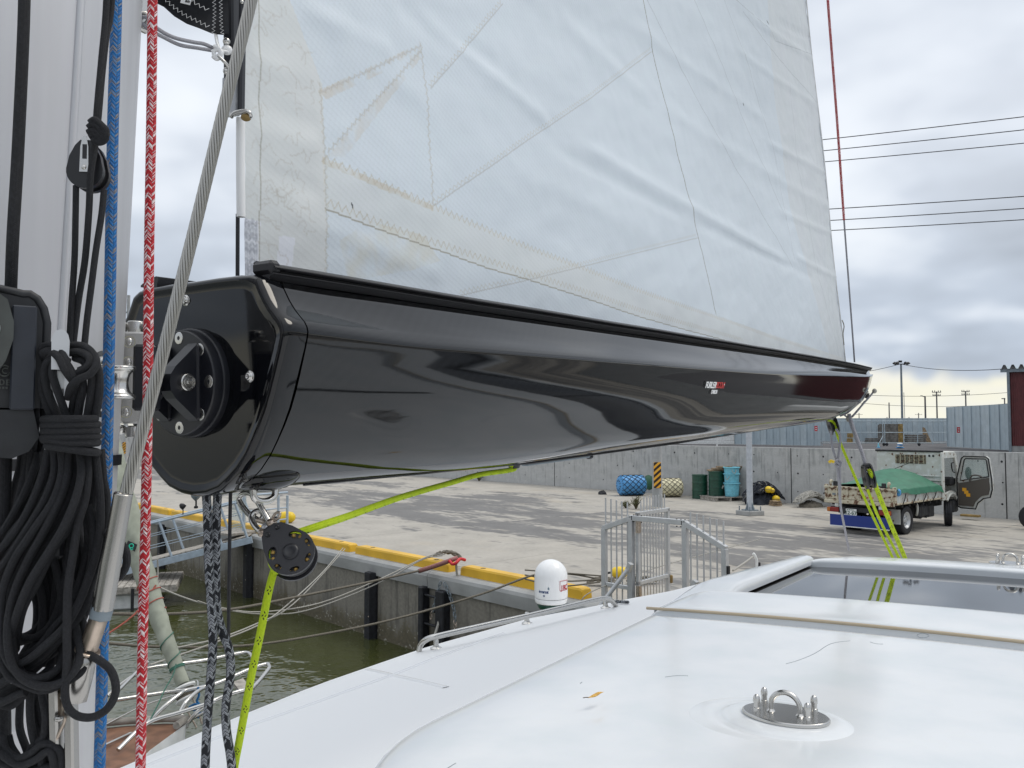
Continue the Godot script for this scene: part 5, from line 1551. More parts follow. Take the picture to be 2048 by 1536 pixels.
func roof_edge(a: float) -> float:
	var t := [[-1.4, 1.70], [0.0, 2.10], [1.45, 2.33], [2.0, 2.405], [2.44, 2.44], [3.06, 2.43], [3.79, 2.335], [4.41, 2.12], [5.0, 1.92], [5.8, 1.75], [6.4, 1.66]]
	for k in t.size() - 1:
		if a <= t[k + 1][0]:
			return lerpf(t[k][1], t[k + 1][1], smoothstep(0, 1, clampf((a - t[k][0]) / (t[k + 1][0] - t[k][0]), 0, 1)) * 0.3 + 0.7 * clampf((a - t[k][0]) / (t[k + 1][0] - t[k][0]), 0, 1))
	return 1.66
func roof_y(a: float, b: float) -> float:
	var e := roof_edge(a)
	var s := clampf((absf(b) - 1.40) / maxf(e - 1.40, 0.05), 0, 1)
	return 1.848 - 0.012 * b * b / 2.0 - 0.125 * pow(s, 1.7) - 0.04 * maxf(0, a - 3.4) * (1.0 - s)
func deck_y(a: float, b: float) -> float:   # top of the raised panel and hatch frame
	return 1.968 - 0.020 * b * b - 0.04 * maxf(0, a - 3.4)
func on_roof(x: float, y: float) -> Vector3:
	var p := on(x, y, 1.8)
	for k in 6:
		p = on(x, y, roof_y(p.dot(BOAT_A), p.dot(BOAT_B)))
	return p
func ab(p: Vector3) -> Vector2: return Vector2(p.dot(BOAT_A), p.dot(BOAT_B))


func panel_ring(o: float, y: float, a0 := 1.24, a1 := 3.39, w := 1.475, r := 0.62) -> PackedVector3Array:
	var p := PackedVector3Array()
	var rr := maxf(r - o, 0.05)
	for c in [[1, 0.06, 0], [1, 0.06, 0]]: pass
	# two sharp corners aft, two round ones forward
	for k in 7: p.append(Vector3(lerpf(a0 + r, a1 - o, k / 6.0), y, w - o))
	for k in 25: p.append(Vector3(a1 - o, y, lerpf(w - o, -(w - o), k / 24.0)))
	for k in 7: p.append(Vector3(lerpf(a1 - o, a0 + r, k / 6.0), y, -(w - o)))
	for k in 12:
		var t := PI / 2 * (k + 1) / 12.0
		p.append(Vector3(a0 + r - sin(t) * rr, y, -(w - r) - cos(t) * rr))
	for k in 12: p.append(Vector3(a0 + o, y, lerpf(-(w - r), w - r, (k + 0.5) / 12.0)))
	for k in 12:
		var t := PI / 2 * (11 - k) / 12.0
		p.append(Vector3(a0 + r - sin(t) * rr, y, (w - r) + cos(t) * rr))
	var out := PackedVector3Array()
	for q in p: out.append(boat(q.x, q.z, q.y - 0.02 * q.z * q.z))
	return out


func pad_eye(parent: Node3D, t: Transform3D) -> void:
	var e := part("pad_eye", mb().lathe(Transform3D(Basis.from_scale(Vector3(1.42, 1, 1))), [Vector2(0, 0), Vector2(0.074, 0), Vector2(0.074, 0), Vector2(0.0755, 0.002), Vector2(0.0755, 0.007), Vector2(0.073, 0.0095), Vector2(0.073, 0.0095), Vector2(0, 0.0095)], 40), mats.stainless, parent)
	e.global_transform = t
	var arch := []
	for k in 13:
		var a := PI * k / 12.0
		arch.append(Vector3(-cos(a) * 0.036, 0.024 + sin(a) * 0.036, 0))
	part("arch", mb().tube(spline([Vector3(-0.036, 0.004, 0)] + arch + [Vector3(0.036, 0.004, 0)], 2), 0.0066, 12), mats.stainless, e)
	for x in [-0.036, 0.036]: part("weld", mb().lathe(T(x, 0.009, 0), [Vector2(0.0115, 0), Vector2(0.0085, 0.003), Vector2(0.0066, 0.006)], 14), mats.stainless, e)
	for x in [-0.062, 0.062]:
		for z in [-0.034, 0.034]:
			var n := part("nut", mb().lathe(T(x, 0.0095, z), [Vector2(0.0105, 0), Vector2(0.0105, 0.0018), Vector2(0.0105, 0.0018), Vector2(0, 0.0018)], 16), mats.stainless, e)
			part("hex", mb().lathe(T(x, 0.0113, z), [Vector2(0.0092, 0), Vector2(0.0092, 0), Vector2(0.0092, 0.011), Vector2(0.0092, 0.011), Vector2(0.007, 0.0125)], 6), mats.stainless, n)
			part("bolt_end", mb().lathe(T(x, 0.0225, z), [Vector2(0.0074, 0), Vector2(0.0074, 0.012), Vector2(0.0088, 0.013), Vector2(0.0088, 0.020), Vector2(0.0075, 0.027), Vector2(0.004, 0.0315), Vector2(0, 0.0325)], 14), mats.stainless, n)


func make_yacht() -> void:
	var gel := mat("gelcoat", Color.WHITE, 0.16)
	gel.albedo_texture = noise_tex(noise(101, 0.010, 5), ramp([[0.15, lin(0.655, 0.695, 0.72)], [0.42, lin(0.69, 0.72, 0.745)], [0.75, lin(0.73, 0.75, 0.77)]]), 512)
	tri(gel, 0.55, true)
	mat("gelcoat_clean", lin(0.80, 0.805, 0.81), 0.25)
	var ns := mat("nonskid", lin(0.86, 0.86, 0.858), 0.5)
	ns.normal_enabled = true
	ns.normal_texture = noise_tex(noise(103, 0.2, 2), null, 256, 3.0)
	ns.normal_scale = 0.12
	tri(ns, 12.0, true)
	mat("caulk", lin(0.46, 0.38, 0.27), 0.6)
	mat("tinted_glass", lin(0.010, 0.0095, 0.011), 0.03, 0.0, {"metallic_specular": 0.42})
	worn("sealant", lin(0.30, 0.27, 0.24), 0.2, 0.7, 0.0, 5.0, 104)
	var root := Transform3D(Basis(BOAT_A, Vector3.UP, BOAT_B), boat(2.0, 0.0, WATER))
	var o := thing("catamaran", "large white sailing catamaran roof with dark skylight, seen from its mast", "yacht", root)
	# hulls: two, bow forward (a negative)
	for s in [-1.0, 1.0]:
		var rows := []
		for k in 17:
			var a := lerpf(-7.0, 8.2, k / 16.0)
			var w := 0.95 * pow(clampf((a + 7.0) / 4.5, 0.0, 1.0), 0.6) + 0.02
			var r := PackedVector3Array()
			for e in [[1.0, 0.56], [1.0, 0.50], [0.98, -0.3], [0.80, -1.2], [0.45, -1.8], [-0.45, -1.8], [-0.80, -1.2], [-0.98, -0.3], [-1.0, 0.5], [-1.0, 0.56]]:
				r.append(boat(a, s * 2.95 + w * e[0], e[1]))
			rows.append(r)
		wpart("hull", mb().grid(rows, true), mats.gelcoat_clean, o)
	var dk := mb()
	dk.box(Transform3D(root.basis, boat(3.3, 0, 0.50)), Vector3(9.8, 0.13, 7.7), 0.05)
	wpart("deck", dk, mats.nonskid, o)
	# coachroof shell, sides falling to the deck
	var rows := []
	for k in 53:
		var a := lerpf(-1.4, 6.4, k / 52.0)
		var e := roof_edge(a)
		var r := PackedVector3Array()
		var fall := 1.0 - smoothstep(-1.4, -0.5, a)
		for j in 57:
			var b := lerpf(-e, e, j / 56.0)
			r.append(boat(a, b, roof_y(a, b) - 0.5 * fall))
		var full := PackedVector3Array()
		for q in [[1.16, 0.56], [1.06, 1.2], [1.012, 1.62]]: full.append(boat(a, -e * q[0], minf(q[1], roof_y(a, e) - 0.5 * fall)))
		full.append(boat(a, -e - 0.016, roof_y(a, e) - 0.5 * fall - 0.03))
		full.append_array(r)
		full.append(boat(a, e + 0.016, roof_y(a, e) - 0.5 * fall - 0.03))
		for q in [[1.012, 1.62], [1.06, 1.2], [1.16, 0.56]]: full.append(boat(a, e * q[0], minf(q[1], roof_y(a, e) - 0.5 * fall)))
		rows.append(full)
	var first := PackedVector3Array()
	for p in rows[0]: first.append(Vector3(p.x, 0.56, p.z) - BOAT_A * 1.1)
	rows.push_front(first)
	var last := PackedVector3Array()
	for p in rows[rows.size() - 1]: last.append(Vector3(p.x, 0.56, p.z))
	rows.append(rows[rows.size() - 1])
	rows.append(last)
	wpart("coachroof", mb().grid(rows, false, 1, 1, false), mats.nonskid, o)
	for s in [-1.0, 1.0]:
		var wr := []
		for e in [[1.018, 1.52], [1.075, 1.02]]:
			var r := PackedVector3Array()
			for k in 14:
				var a := lerpf(0.4, 4.0, k / 13.0)
				r.append(boat(a, s * (roof_edge(a) * e[0] + 0.03), e[1]))
			wr.append(r)
		wpart("side_window", mb().grid(wr, false, 1, 1, false), mats.tinted_glass, o)
	# smooth strips that divide the non-slip areas
	for e in [[[240, 1562], [298, 1531], [391, 1494], [487, 1457], [620, 1410], [700, 1381], [787, 1350], [860, 1321], [930, 1295], [1010, 1266]], [[735, 1338], [787, 1350], [840, 1362], [892, 1375]]]:
		var pts := []
		for q in e: pts.append(on_roof(q[0], q[1]))
		var sp := spline(pts, 6)
		var lo := PackedVector3Array()
		var hi := PackedVector3Array()
		var lo2 := PackedVector3Array()
		var hi2 := PackedVector3Array()
		for i in sp.size():
			var tg := (sp[mini(i + 1, sp.size() - 1)] - sp[maxi(i - 1, 0)]).normalized()
			var sd := tg.cross(Vector3.UP) * 0.011
			var c := ab(sp[i])
			var y := roof_y(c.x, c.y)
			lo2.append(Vector3(sp[i].x, y - 0.002, sp[i].z) - sd * 1.3)
			lo.append(Vector3(sp[i].x, y + 0.0022, sp[i].z) - sd)
			hi.append(Vector3(sp[i].x, y + 0.0022, sp[i].z) + sd)
			hi2.append(Vector3(sp[i].x, y - 0.002, sp[i].z) + sd * 1.3)
		wpart("moulded_strip", mb().grid([lo2, lo, hi, hi2], false, 1, 1, false), mats.gelcoat_clean, o)
	# raised panel with rounded front corners
	rows = []
	for e in [[0.0, 1.78], [0.0, 1.862], [0.004, 1.886], [0.013, 1.908], [0.028, 1.927], [0.050, 1.943], [0.080, 1.955], [0.115, 1.963], [0.16, 1.9675], [0.22, 1.968], [0.45, 1.968]]:
		rows.append(panel_ring(e[0], e[1]))
	var mid := PackedVector3Array()
	for p in rows[rows.size() - 1]:
		var c := ab(p)
		mid.append(boat(clampf(c.x, 2.2, 2.9), c.y * 0.02, 1.968))
	var inner: PackedVector3Array = rows[rows.size() - 1]
	for t in [0.15, 0.35, 0.55, 0.75, 0.9, 1.0]:
		var r := PackedVector3Array()
		for i in inner.size():
			var q := ab(inner[i].lerp(mid[i], t))
			r.append(boat(q.x, q.y, 1.968 - 0.02 * q.y * q.y))
		rows.append(r)
	wpart("roof_panel", mb().grid(rows, true, 1, 1, false), mats.gelcoat, o)
	# hatch frame: near bar, side bars, far bar, glass and caulking seam
	var bar := func(called: String, a0: float, a1: float, prof: Array, bs: float) -> void:
		var rr := []
		for p in prof:
			var r := PackedVector3Array()
			var a: float = lerpf(a0, a1, p[0])
			var be: float = bs - (0.28 * p[0] if a0 > 5 else 0.03 * p[0])
			var edge := [[0.0, -0.17], [0.0, -0.106], [0.004, -0.082], [0.013, -0.060], [0.028, -0.041], [0.050, -0.025], [0.080, -0.013], [0.115, -0.005], [0.16, 0.0]]
			for q in edge: r.append(boat(a, -be + q[0], deck_y(a, be - q[0]) + p[1] + q[1]))
			for j in range(1, 30):
				var b := lerpf(-be + 0.16, be - 0.16, j / 30.0)
				r.append(boat(a, b, deck_y(a, b) + p[1]))
			edge.reverse()
			for q in edge: r.append(boat(a, be - q[0], deck_y(a, be - q[0]) + p[1] + q[1]))
			rr.append(r)
		wpart(called, mb().grid(rr, false, 1, 1, false), mats.gelcoat, o)
	bar.call("near_bar", 3.402, 3.80, [[0.0, -0.12], [0.0, -0.004], [0.015, 0.006], [0.06, 0.012], [0.25, 0.020], [0.55, 0.030], [0.85, 0.036], [0.95, 0.034], [0.99, 0.026], [1.0, 0.012], [1.0, -0.06]], 1.475)
	bar.call("far_bar", 5.34, 5.80, [[0.0, -0.06], [0.0, 0.014], [0.01, 0.026], [0.04, 0.034], [0.10, 0.038], [0.5, 0.036], [0.9, 0.02], [1.0, 0.0], [1.0, -0.2]], 1.33)
	for s in [-1.0, 1.0]:
		var prof := [[-1.475, -0.14], [-1.475, 0.012], [-1.465, 0.036], [-1.44, 0.050], [-1.40, 0.054], [-1.26, 0.054], [-1.235, 0.050], [-1.222, 0.038], [-1.22, 0.020], [-1.22, 0.004], [-1.22, 0.004], [-1.27, 0.002], [-1.27, -0.06]]
		var rr := []
		for p in prof:
			var r := PackedVector3Array()
			for j in 15:
				var a := lerpf(3.50, 5.40, j / 14.0)
				var lift := smoothstep(3.50, 4.0, a)
				var bb: float = p[0] if p[0] > -1.3 else p[0] + (0.14 + 0.0 * p[0]) * (a - 3.42) / 1.98
				r.append(boat(a, -s * bb if s > 0 else bb, deck_y(a, -1.35) + lerpf(minf(p[1], -0.03), p[1], lift)))
			rr.append(r)
		for side in [0, 14]:
			pass
		wpart("side_bar", mb().grid(rr, false, 1, 1, false), mats.gelcoat, o)
	var caulk := PackedVector3Array()
	for j in 31: caulk.append(boat(3.396, lerpf(-1.46, 1.46, j / 30.0), deck_y(3.39, lerpf(-1.46, 1.46, j / 30.0)) - 0.002))
	wpart("caulk_seam", mb().tube(caulk, 0.0065, 6), mats.caulk, o)
	var gl := []
	for j in 13:
		var r := PackedVector3Array()
		var a := lerpf(3.78, 5.38, j / 12.0)
		for i in 25:
			var b := lerpf(-1.30, 1.30, i / 24.0)
			r.append(boat(a, b, deck_y(a, b) - 0.012))
		gl.append(r)
	wpart("skylight_glass", mb().grid(gl, false, 1, 1, false), mats.tinted_glass, o)
	for s in [-1.0, 1.0]: wpart("sealant_strip", mb().box(Transform3D(root.basis, boat(4.6, s * 1.262, deck_y(4.6, 1.26) - 0.001)).rotated_local(Vector3(0, 0, 1), -0.04), Vector3(1.6, 0.006, 0.075), 0.002), mats.sealant, o)
	# grab rail along the roof edge
	var rail := []
	for e in [[838, 1303, 0.0], [842, 1290, 0.03], [856, 1280, 0.055], [884, 1273, 0.06], [960, 1255, 0.06], [1052, 1234, 0.06], [1140, 1212, 0.06], [1200, 1197, 0.06], [1218, 1197, 0.05], [1228, 1206, 0.02], [1231, 1211, 0.0]]:
		var foot := on_roof(e[0], e[1] + e[2] * 420)
		var p := foot + Vector3(0, e[2], 0)
		rail.append(p)
	var gr := wpart("grab_rail", mb().tube(spline(rail, 6), 0.0125, 14), mats.stainless, o)
	for e in [[872, 1297], [1054, 1247], [1211, 1216]]:
		var f := on_roof(e[0], e[1])
		wpart("rail_foot", mb().lathe(Transform3D(Basis(), f), [Vector2(0.026, 0.0), Vector2(0.026, 0.004), Vector2(0.016, 0.008), Vector2(0.0115, 0.016), Vector2(0.0105, 0.055), Vector2(0, 0.056)], 16), mats.stainless, gr)
	# scratches and old ring marks on the panel
	for e in [[[1572, 1325], [1598, 1318], [1630, 1305], [1662, 1286], [1700, 1281]], [[1740, 1284], [1752, 1288], [1766, 1289]], [[1834, 1271], [1846, 1268], [1858, 1273], [1850, 1277], [1838, 1276], [1834, 1271]], [[1160, 1352], [1164, 1349]], [[880, 1530], [895, 1518], [912, 1508]], [[1330, 1345], [1352, 1343], [1376, 1344]]]:
		var pts := []
		for q in e:
			var g := on(q[0], q[1], 1.962)
			var h := ab(g)
			pts.append(boat(h.x, h.y, 1.968 - 0.02 * h.y * h.y))
		wpart("scuff_mark", mb().tube(spline(pts, 4), 0.0009, 5), mats.galv_dark, o)
	# pad eyes
	var c := ab(on(1571, 1437, 1.968))
	var boss := mb().lathe(Transform3D(root.basis * Basis.from_scale(Vector3(0.9, 1, 1.12)), boat(c.x, c.y, deck_y(c.x, c.y) - 0.010)), [Vector2(0.0, 0.0205), Vector2(0.10, 0.0205), Vector2(0.128, 0.0195), Vector2(0.142, 0.014), Vector2(0.152, 0.0075), Vector2(0.166, 0.0105), Vector2(0.19, 0.0095), Vector2(0.215, 0.004)], 64)
	wpart("pad_boss", boss, mats.gelcoat, o)
	pad_eye(o, Transform3D(Basis(BOAT_B, Vector3.UP, BOAT_B.cross(Vector3.UP)), boat(c.x, c.y, deck_y(c.x, c.y) + 0.0105)))
	var c2 := ab(on(2022, 1107, 1.955))
	pad_eye(o, Transform3D(Basis(BOAT_B, Vector3.UP, BOAT_B.cross(Vector3.UP)), boat(5.62, c2.y, deck_y(5.62, c2.y) + 0.034)))
	# traveller beam that takes the sheet, aft of the roof
	wpart("traveller_beam", mb().box(Transform3D(root.basis, boat(7.15, -0.4, 1.40)), Vector3(0.16, 0.14, 3.2), 0.03), mats.gelcoat_clean, o)
	for s in [-1.9, 1.1]: wpart("beam_leg", mb().box(Transform3D(root.basis, boat(7.15, s, 0.9)), Vector3(0.14, 1.0, 0.14), 0.03), mats.gelcoat_clean, o)
	wpart("traveller_track", mb().box(Transform3D(root.basis, boat(7.15, -0.4, 1.48)), Vector3(0.05, 0.03, 3.0), 0.005), mats.rubber, o)
	# checked line lying at the rail's end
	# --- things lying on or standing by the yacht
	var lf := on(1193, 1398, 1.968)
	lf.y += 0.006
	var lt := thing("fallen_leaf", "small curled yellow leaf lying on the white roof", "leaf", Transform3D(Basis(Vector3.UP, 0.55), lf))
	var rr := []
	for i in 9:
		var t := i / 8.0
		var w := 0.0075 * sin(PI * (0.12 + 0.86 * t)) * (1.0 if t > 0.15 else 0.7)
		var r := PackedVector3Array()
		for j in 5:
			var q := (j - 2) / 2.0
			r.append(Vector3(-0.030 + 0.060 * t, 0.002 + 0.006 * absf(q) * sin(PI * t) + 0.004 * t * t, q * w + 0.006 * sin(t * 5.0)))
		rr.append(r)
	part("blade", mb().grid(rr, false, 1, 1, false), worn("leaf_yellow", lin(0.62, 0.38, 0.09), 0.35, 0.7, 0.0, 30.0, 110), lt)
	part("stalk", mb().tube(spline([Vector3(-0.042, 0.003, -0.004), Vector3(-0.034, 0.004, 0), Vector3(-0.028, 0.003, 0.001)], 3), 0.0012, 5), mats.weed, lt)
	# satellite dome on its short mast
	var dp := at(1102, 1205, 7.7)
	var dt := thing("satellite_dome", "white satellite dome with printed lettering standing behind the roof edge", "antenna dome", Transform3D(Basis(), Vector3(dp.x, 0.56, dp.z)))
	var y0 := dp.y - 0.56
	part("stand", mb().tube(PackedVector3Array([Vector3.ZERO, Vector3(0, y0 - 0.03, 0)]), 0.04, 14), mats.galv_dark, dt)
	part("mount", mb().lathe(T(0, y0 - 0.05, 0), [Vector2(0, 0), Vector2(0.11, 0.0), Vector2(0.125, 0.03), Vector2(0.125, 0.05), Vector2(0, 0.05)], 24), mats.drum_green, dt)
	part("base", mb().lathe(T(0, y0, 0), [Vector2(0, 0), Vector2(0.135, 0.0), Vector2(0.146, 0.008), Vector2(0.1485, 0.03), Vector2(0.1485, 0.043), Vector2(0.146, 0.046)], 40), mats.gelcoat_clean, dt)
	var pr := [Vector2(0.1465, 0.049), Vector2(0.1515, 0.052), Vector2(0.1525, 0.08), Vector2(0.1510, 0.24)]
	for k in 12: pr.append(Vector2(0.1510 * cos(PI / 2 * (k + 1) / 12.0), 0.24 + 0.150 * sin(PI / 2 * (k + 1) / 12.0)))
	part("dome", mb().lathe(T(0, y0, 0), pr, 48), mats.gelcoat_clean, dt)
	mat("print_navy", lin(0.015, 0.05, 0.16), 0.5)
	mat("print_teal", lin(0.02, 0.20, 0.24), 0.5)
	mat("print_red", lin(0.42, 0.02, 0.03), 0.5)
	# lettering wraps the dome: one letter at a time
	var look := atan2((EYE - dt.position).x, (EYE - dt.position).z)
	var letter := func(called: String, ch: String, ang: float, y: float, h: float, m: Material, par: Node3D) -> Node3D:
		var aa := look + ang
		var nn := Vector3(sin(aa), 0, cos(aa))
		return glyphs(par, called, ch, Transform3D(Basis(Vector3(nn.z, 0, -nn.x), Vector3.UP, nn), nn * 0.1525 + Vector3(0, y0 + y, 0)), h, m, 0.002)
	var w1 := "inmarsat"
	var ws := [0.045, 0.095, 0.125, 0.095, 0.075, 0.085, 0.09, 0.06]
	var ang := -0.78
	for k in w1.length():
		letter.call("letter", w1[k], ang + ws[k] / 2, 0.120, 0.024, mats.print_navy, dt)
		ang += ws[k] * 0.95
	ang = 0.62
	var w2 := "JRC"
	for k in 3:
		letter.call("letter", w2[k], ang + 0.08, 0.155, 0.042, mats.print_red, dt)
		ang += 0.19
	var fr := []
	for e in [[0.56, 0.215], [0.56, 0.130], [1.25, 0.130], [1.25, 0.215]]: fr.append(e)
	var loop := PackedVector3Array()
	for k in 4:
		for j in 9:
			var q: Vector2 = Vector2(fr[k][0], fr[k][1]).lerp(Vector2(fr[(k + 1) % 4][0], fr[(k + 1) % 4][1]), j / 8.0)
			loop.append(Vector3(sin(look + q.x), 0, cos(look + q.x)) * 0.1528 + Vector3(0, y0 + q.y, 0))
	part("print_frame", mb().tube(loop, 0.0022, 5), mats.print_red, dt)
	for k in 3:
		var arc := PackedVector3Array()
		for j in 8:
			var a := -0.5 + 1.5 * j / 7.0
			arc.append(Vector3(sin(look - 0.22 + cos(a) * (0.04 + 0.035 * k)), 0, cos(look - 0.22 + cos(a) * (0.04 + 0.035 * k))) * 0.153 + Vector3(0, y0 + 0.148 + sin(a) * (0.006 + 0.007 * k), 0))
		part("print_arc", mb().tube(arc, 0.0018, 4), mats.print_teal if k != 1 else mats.print_navy, dt)
	var an := look - 0.42
	var tn := Vector3(sin(an), 0, cos(an))
	part("print_arrow", mb().prism(Transform3D(Basis(Vector3(tn.z, 0, -tn.x), Vector3.UP, tn), tn * 0.153 + Vector3(0, y0 + 0.083, 0)), PackedVector2Array([Vector2(-0.011, 0.008), Vector2(0.011, 0.008), Vector2(0, -0.010)]), 0, 0.001), mats.print_navy, dt)
	solo("checked_line", mb().tube(PackedVector3Array([on_roof(1222, 1210) + Vector3(0, 0.012, 0), on_roof(1238, 1208) + Vector3(0, 0.012, 0), on_roof(1256, 1209) + Vector3(0, 0.012, 0)]), 0.009, 8, 1.0, 14.0), braid("grey"), "short grey checked line lying at the aft end of the grab rail", "rope")


var boom_f := Transform3D()
func boom(s: float, v: float, u: float) -> Vector3: return boom_f * Vector3(s, v, u)
func mast_c(y: float) -> Vector3:
	return Vector3(-0.511, 0, -1.38) - BOAT_A * 0.318 + BOAT_A * 0.033 * (y - 2.77) + Vector3(0, y, 0)


# ---- braided rope, drawn as rows of slanted stitches; tile = once round by as far along
func braid(kind: String) -> StandardMaterial3D:
	if mats.has("rope_" + kind): return mats["rope_" + kind]
	var g := RandomNumberGenerator.new()
	g.seed = hash(kind)
	var cols := {"red": [[0.52, 0.012, 0.022], [0.78, 0.66, 0.66], [0.40, 0.008, 0.016]], "blue": [[0.010, 0.16, 0.44], [0.20, 0.20, 0.23], [0.008, 0.11, 0.34]], "grey": [[0.012, 0.014, 0.020], [0.38, 0.40, 0.43], [0.25, 0.265, 0.29]], "black": [[0.011, 0.012, 0.0155], [0.017, 0.018, 0.023], [0.007, 0.0075, 0.010]], "yellow": [[0.56, 0.74, 0.012], [0.50, 0.68, 0.010], [0.010, 0.014, 0.006]], "pale": [[0.40, 0.40, 0.44], [0.48, 0.48, 0.52], [0.33, 0.33, 0.37]]}
	var c: Array = cols[kind]
	var coarse := kind == "red" or kind == "blue" or kind == "grey"
	var w := 160
	var h := 640 if coarse else 160
	var px := 20 if coarse else 10
	var nj := h / px
	var pick := {}
	var yarns := 1 if kind == "yellow" or kind == "grey" else (4 if coarse else 2)   # each stitch is laid of some yarns
	for i in 16:
		for j in nj * yarns:
			var v := 0
			var r := g.randf()
			var wave := sin(TAU * (j + i * 3) / nj * 3) * 0.18
			if kind == "red": v = 1 if r < 0.30 + wave else (2 if r > 0.80 else 0)
			elif kind == "blue": v = 1 if r < 0.24 + wave * 0.7 else (2 if r > 0.6 else 0)
			elif kind == "grey": v = 0 if r < 0.38 else (1 if r < 0.78 else 2)
			elif kind == "yellow":
				v = 0 if r < 0.6 else 1
				for e in [[2, 3], [3, 5], [1, 5], [2, 7], [10, 3], [11, 5], [9, 5], [10, 7]]:
					if i == e[0] and j == e[1]: v = 2
			else: v = 0 if r < 0.5 else (1 if r < 0.75 else 2)
			pick[i * 1000 + j] = v
	var im := Image.create(w, h, false, Image.FORMAT_RGB8)
	var hm := Image.create(w, h, false, Image.FORMAT_L8)
	for y in h:
		for x in w:
			var i := x / px
			var fx := float(x % px) / px
			var t := float(y) / px + (fx - 0.5) * (1.0 if i % 2 else -1.0)
			var j := posmod(floori(t), nj)
			var ft := t - floorf(t)
			var k: Array = c[pick[i * 1000 + j * yarns + mini(int(ft * yarns), yarns - 1)]]
			if kind == "grey" and (ft < 0.24 or absf(ft - 0.62) < 0.06): k = c[0]
			var hh := (1 - pow(absf(ft - 0.5) * 2, 3)) * (1 - 0.6 * pow(absf(fx - 0.5) * 2, 4))
			im.set_pixel(x, y, lin(k[0], k[1], k[2]))
			hm.set_pixel(x, y, Color(hh, hh, hh))
	hm.bump_map_to_normal_map(6.0)
	var m := mat("rope_" + kind, Color.WHITE, 0.82, 0.0, {"albedo_texture": img_tex(im), "normal_enabled": true, "normal_texture": img_tex(hm), "normal_scale": 0.9})
	m.uv1_scale = Vector3(1, 160.0 / h, 1)
	if kind == "red" or kind == "blue": m.roughness = 0.7
	return m

func rope(path: PackedVector3Array, r: float, sides := 12) -> Mb:
	return mb().tube(path, r, sides, 1.0, 1.0 / (TAU * r))


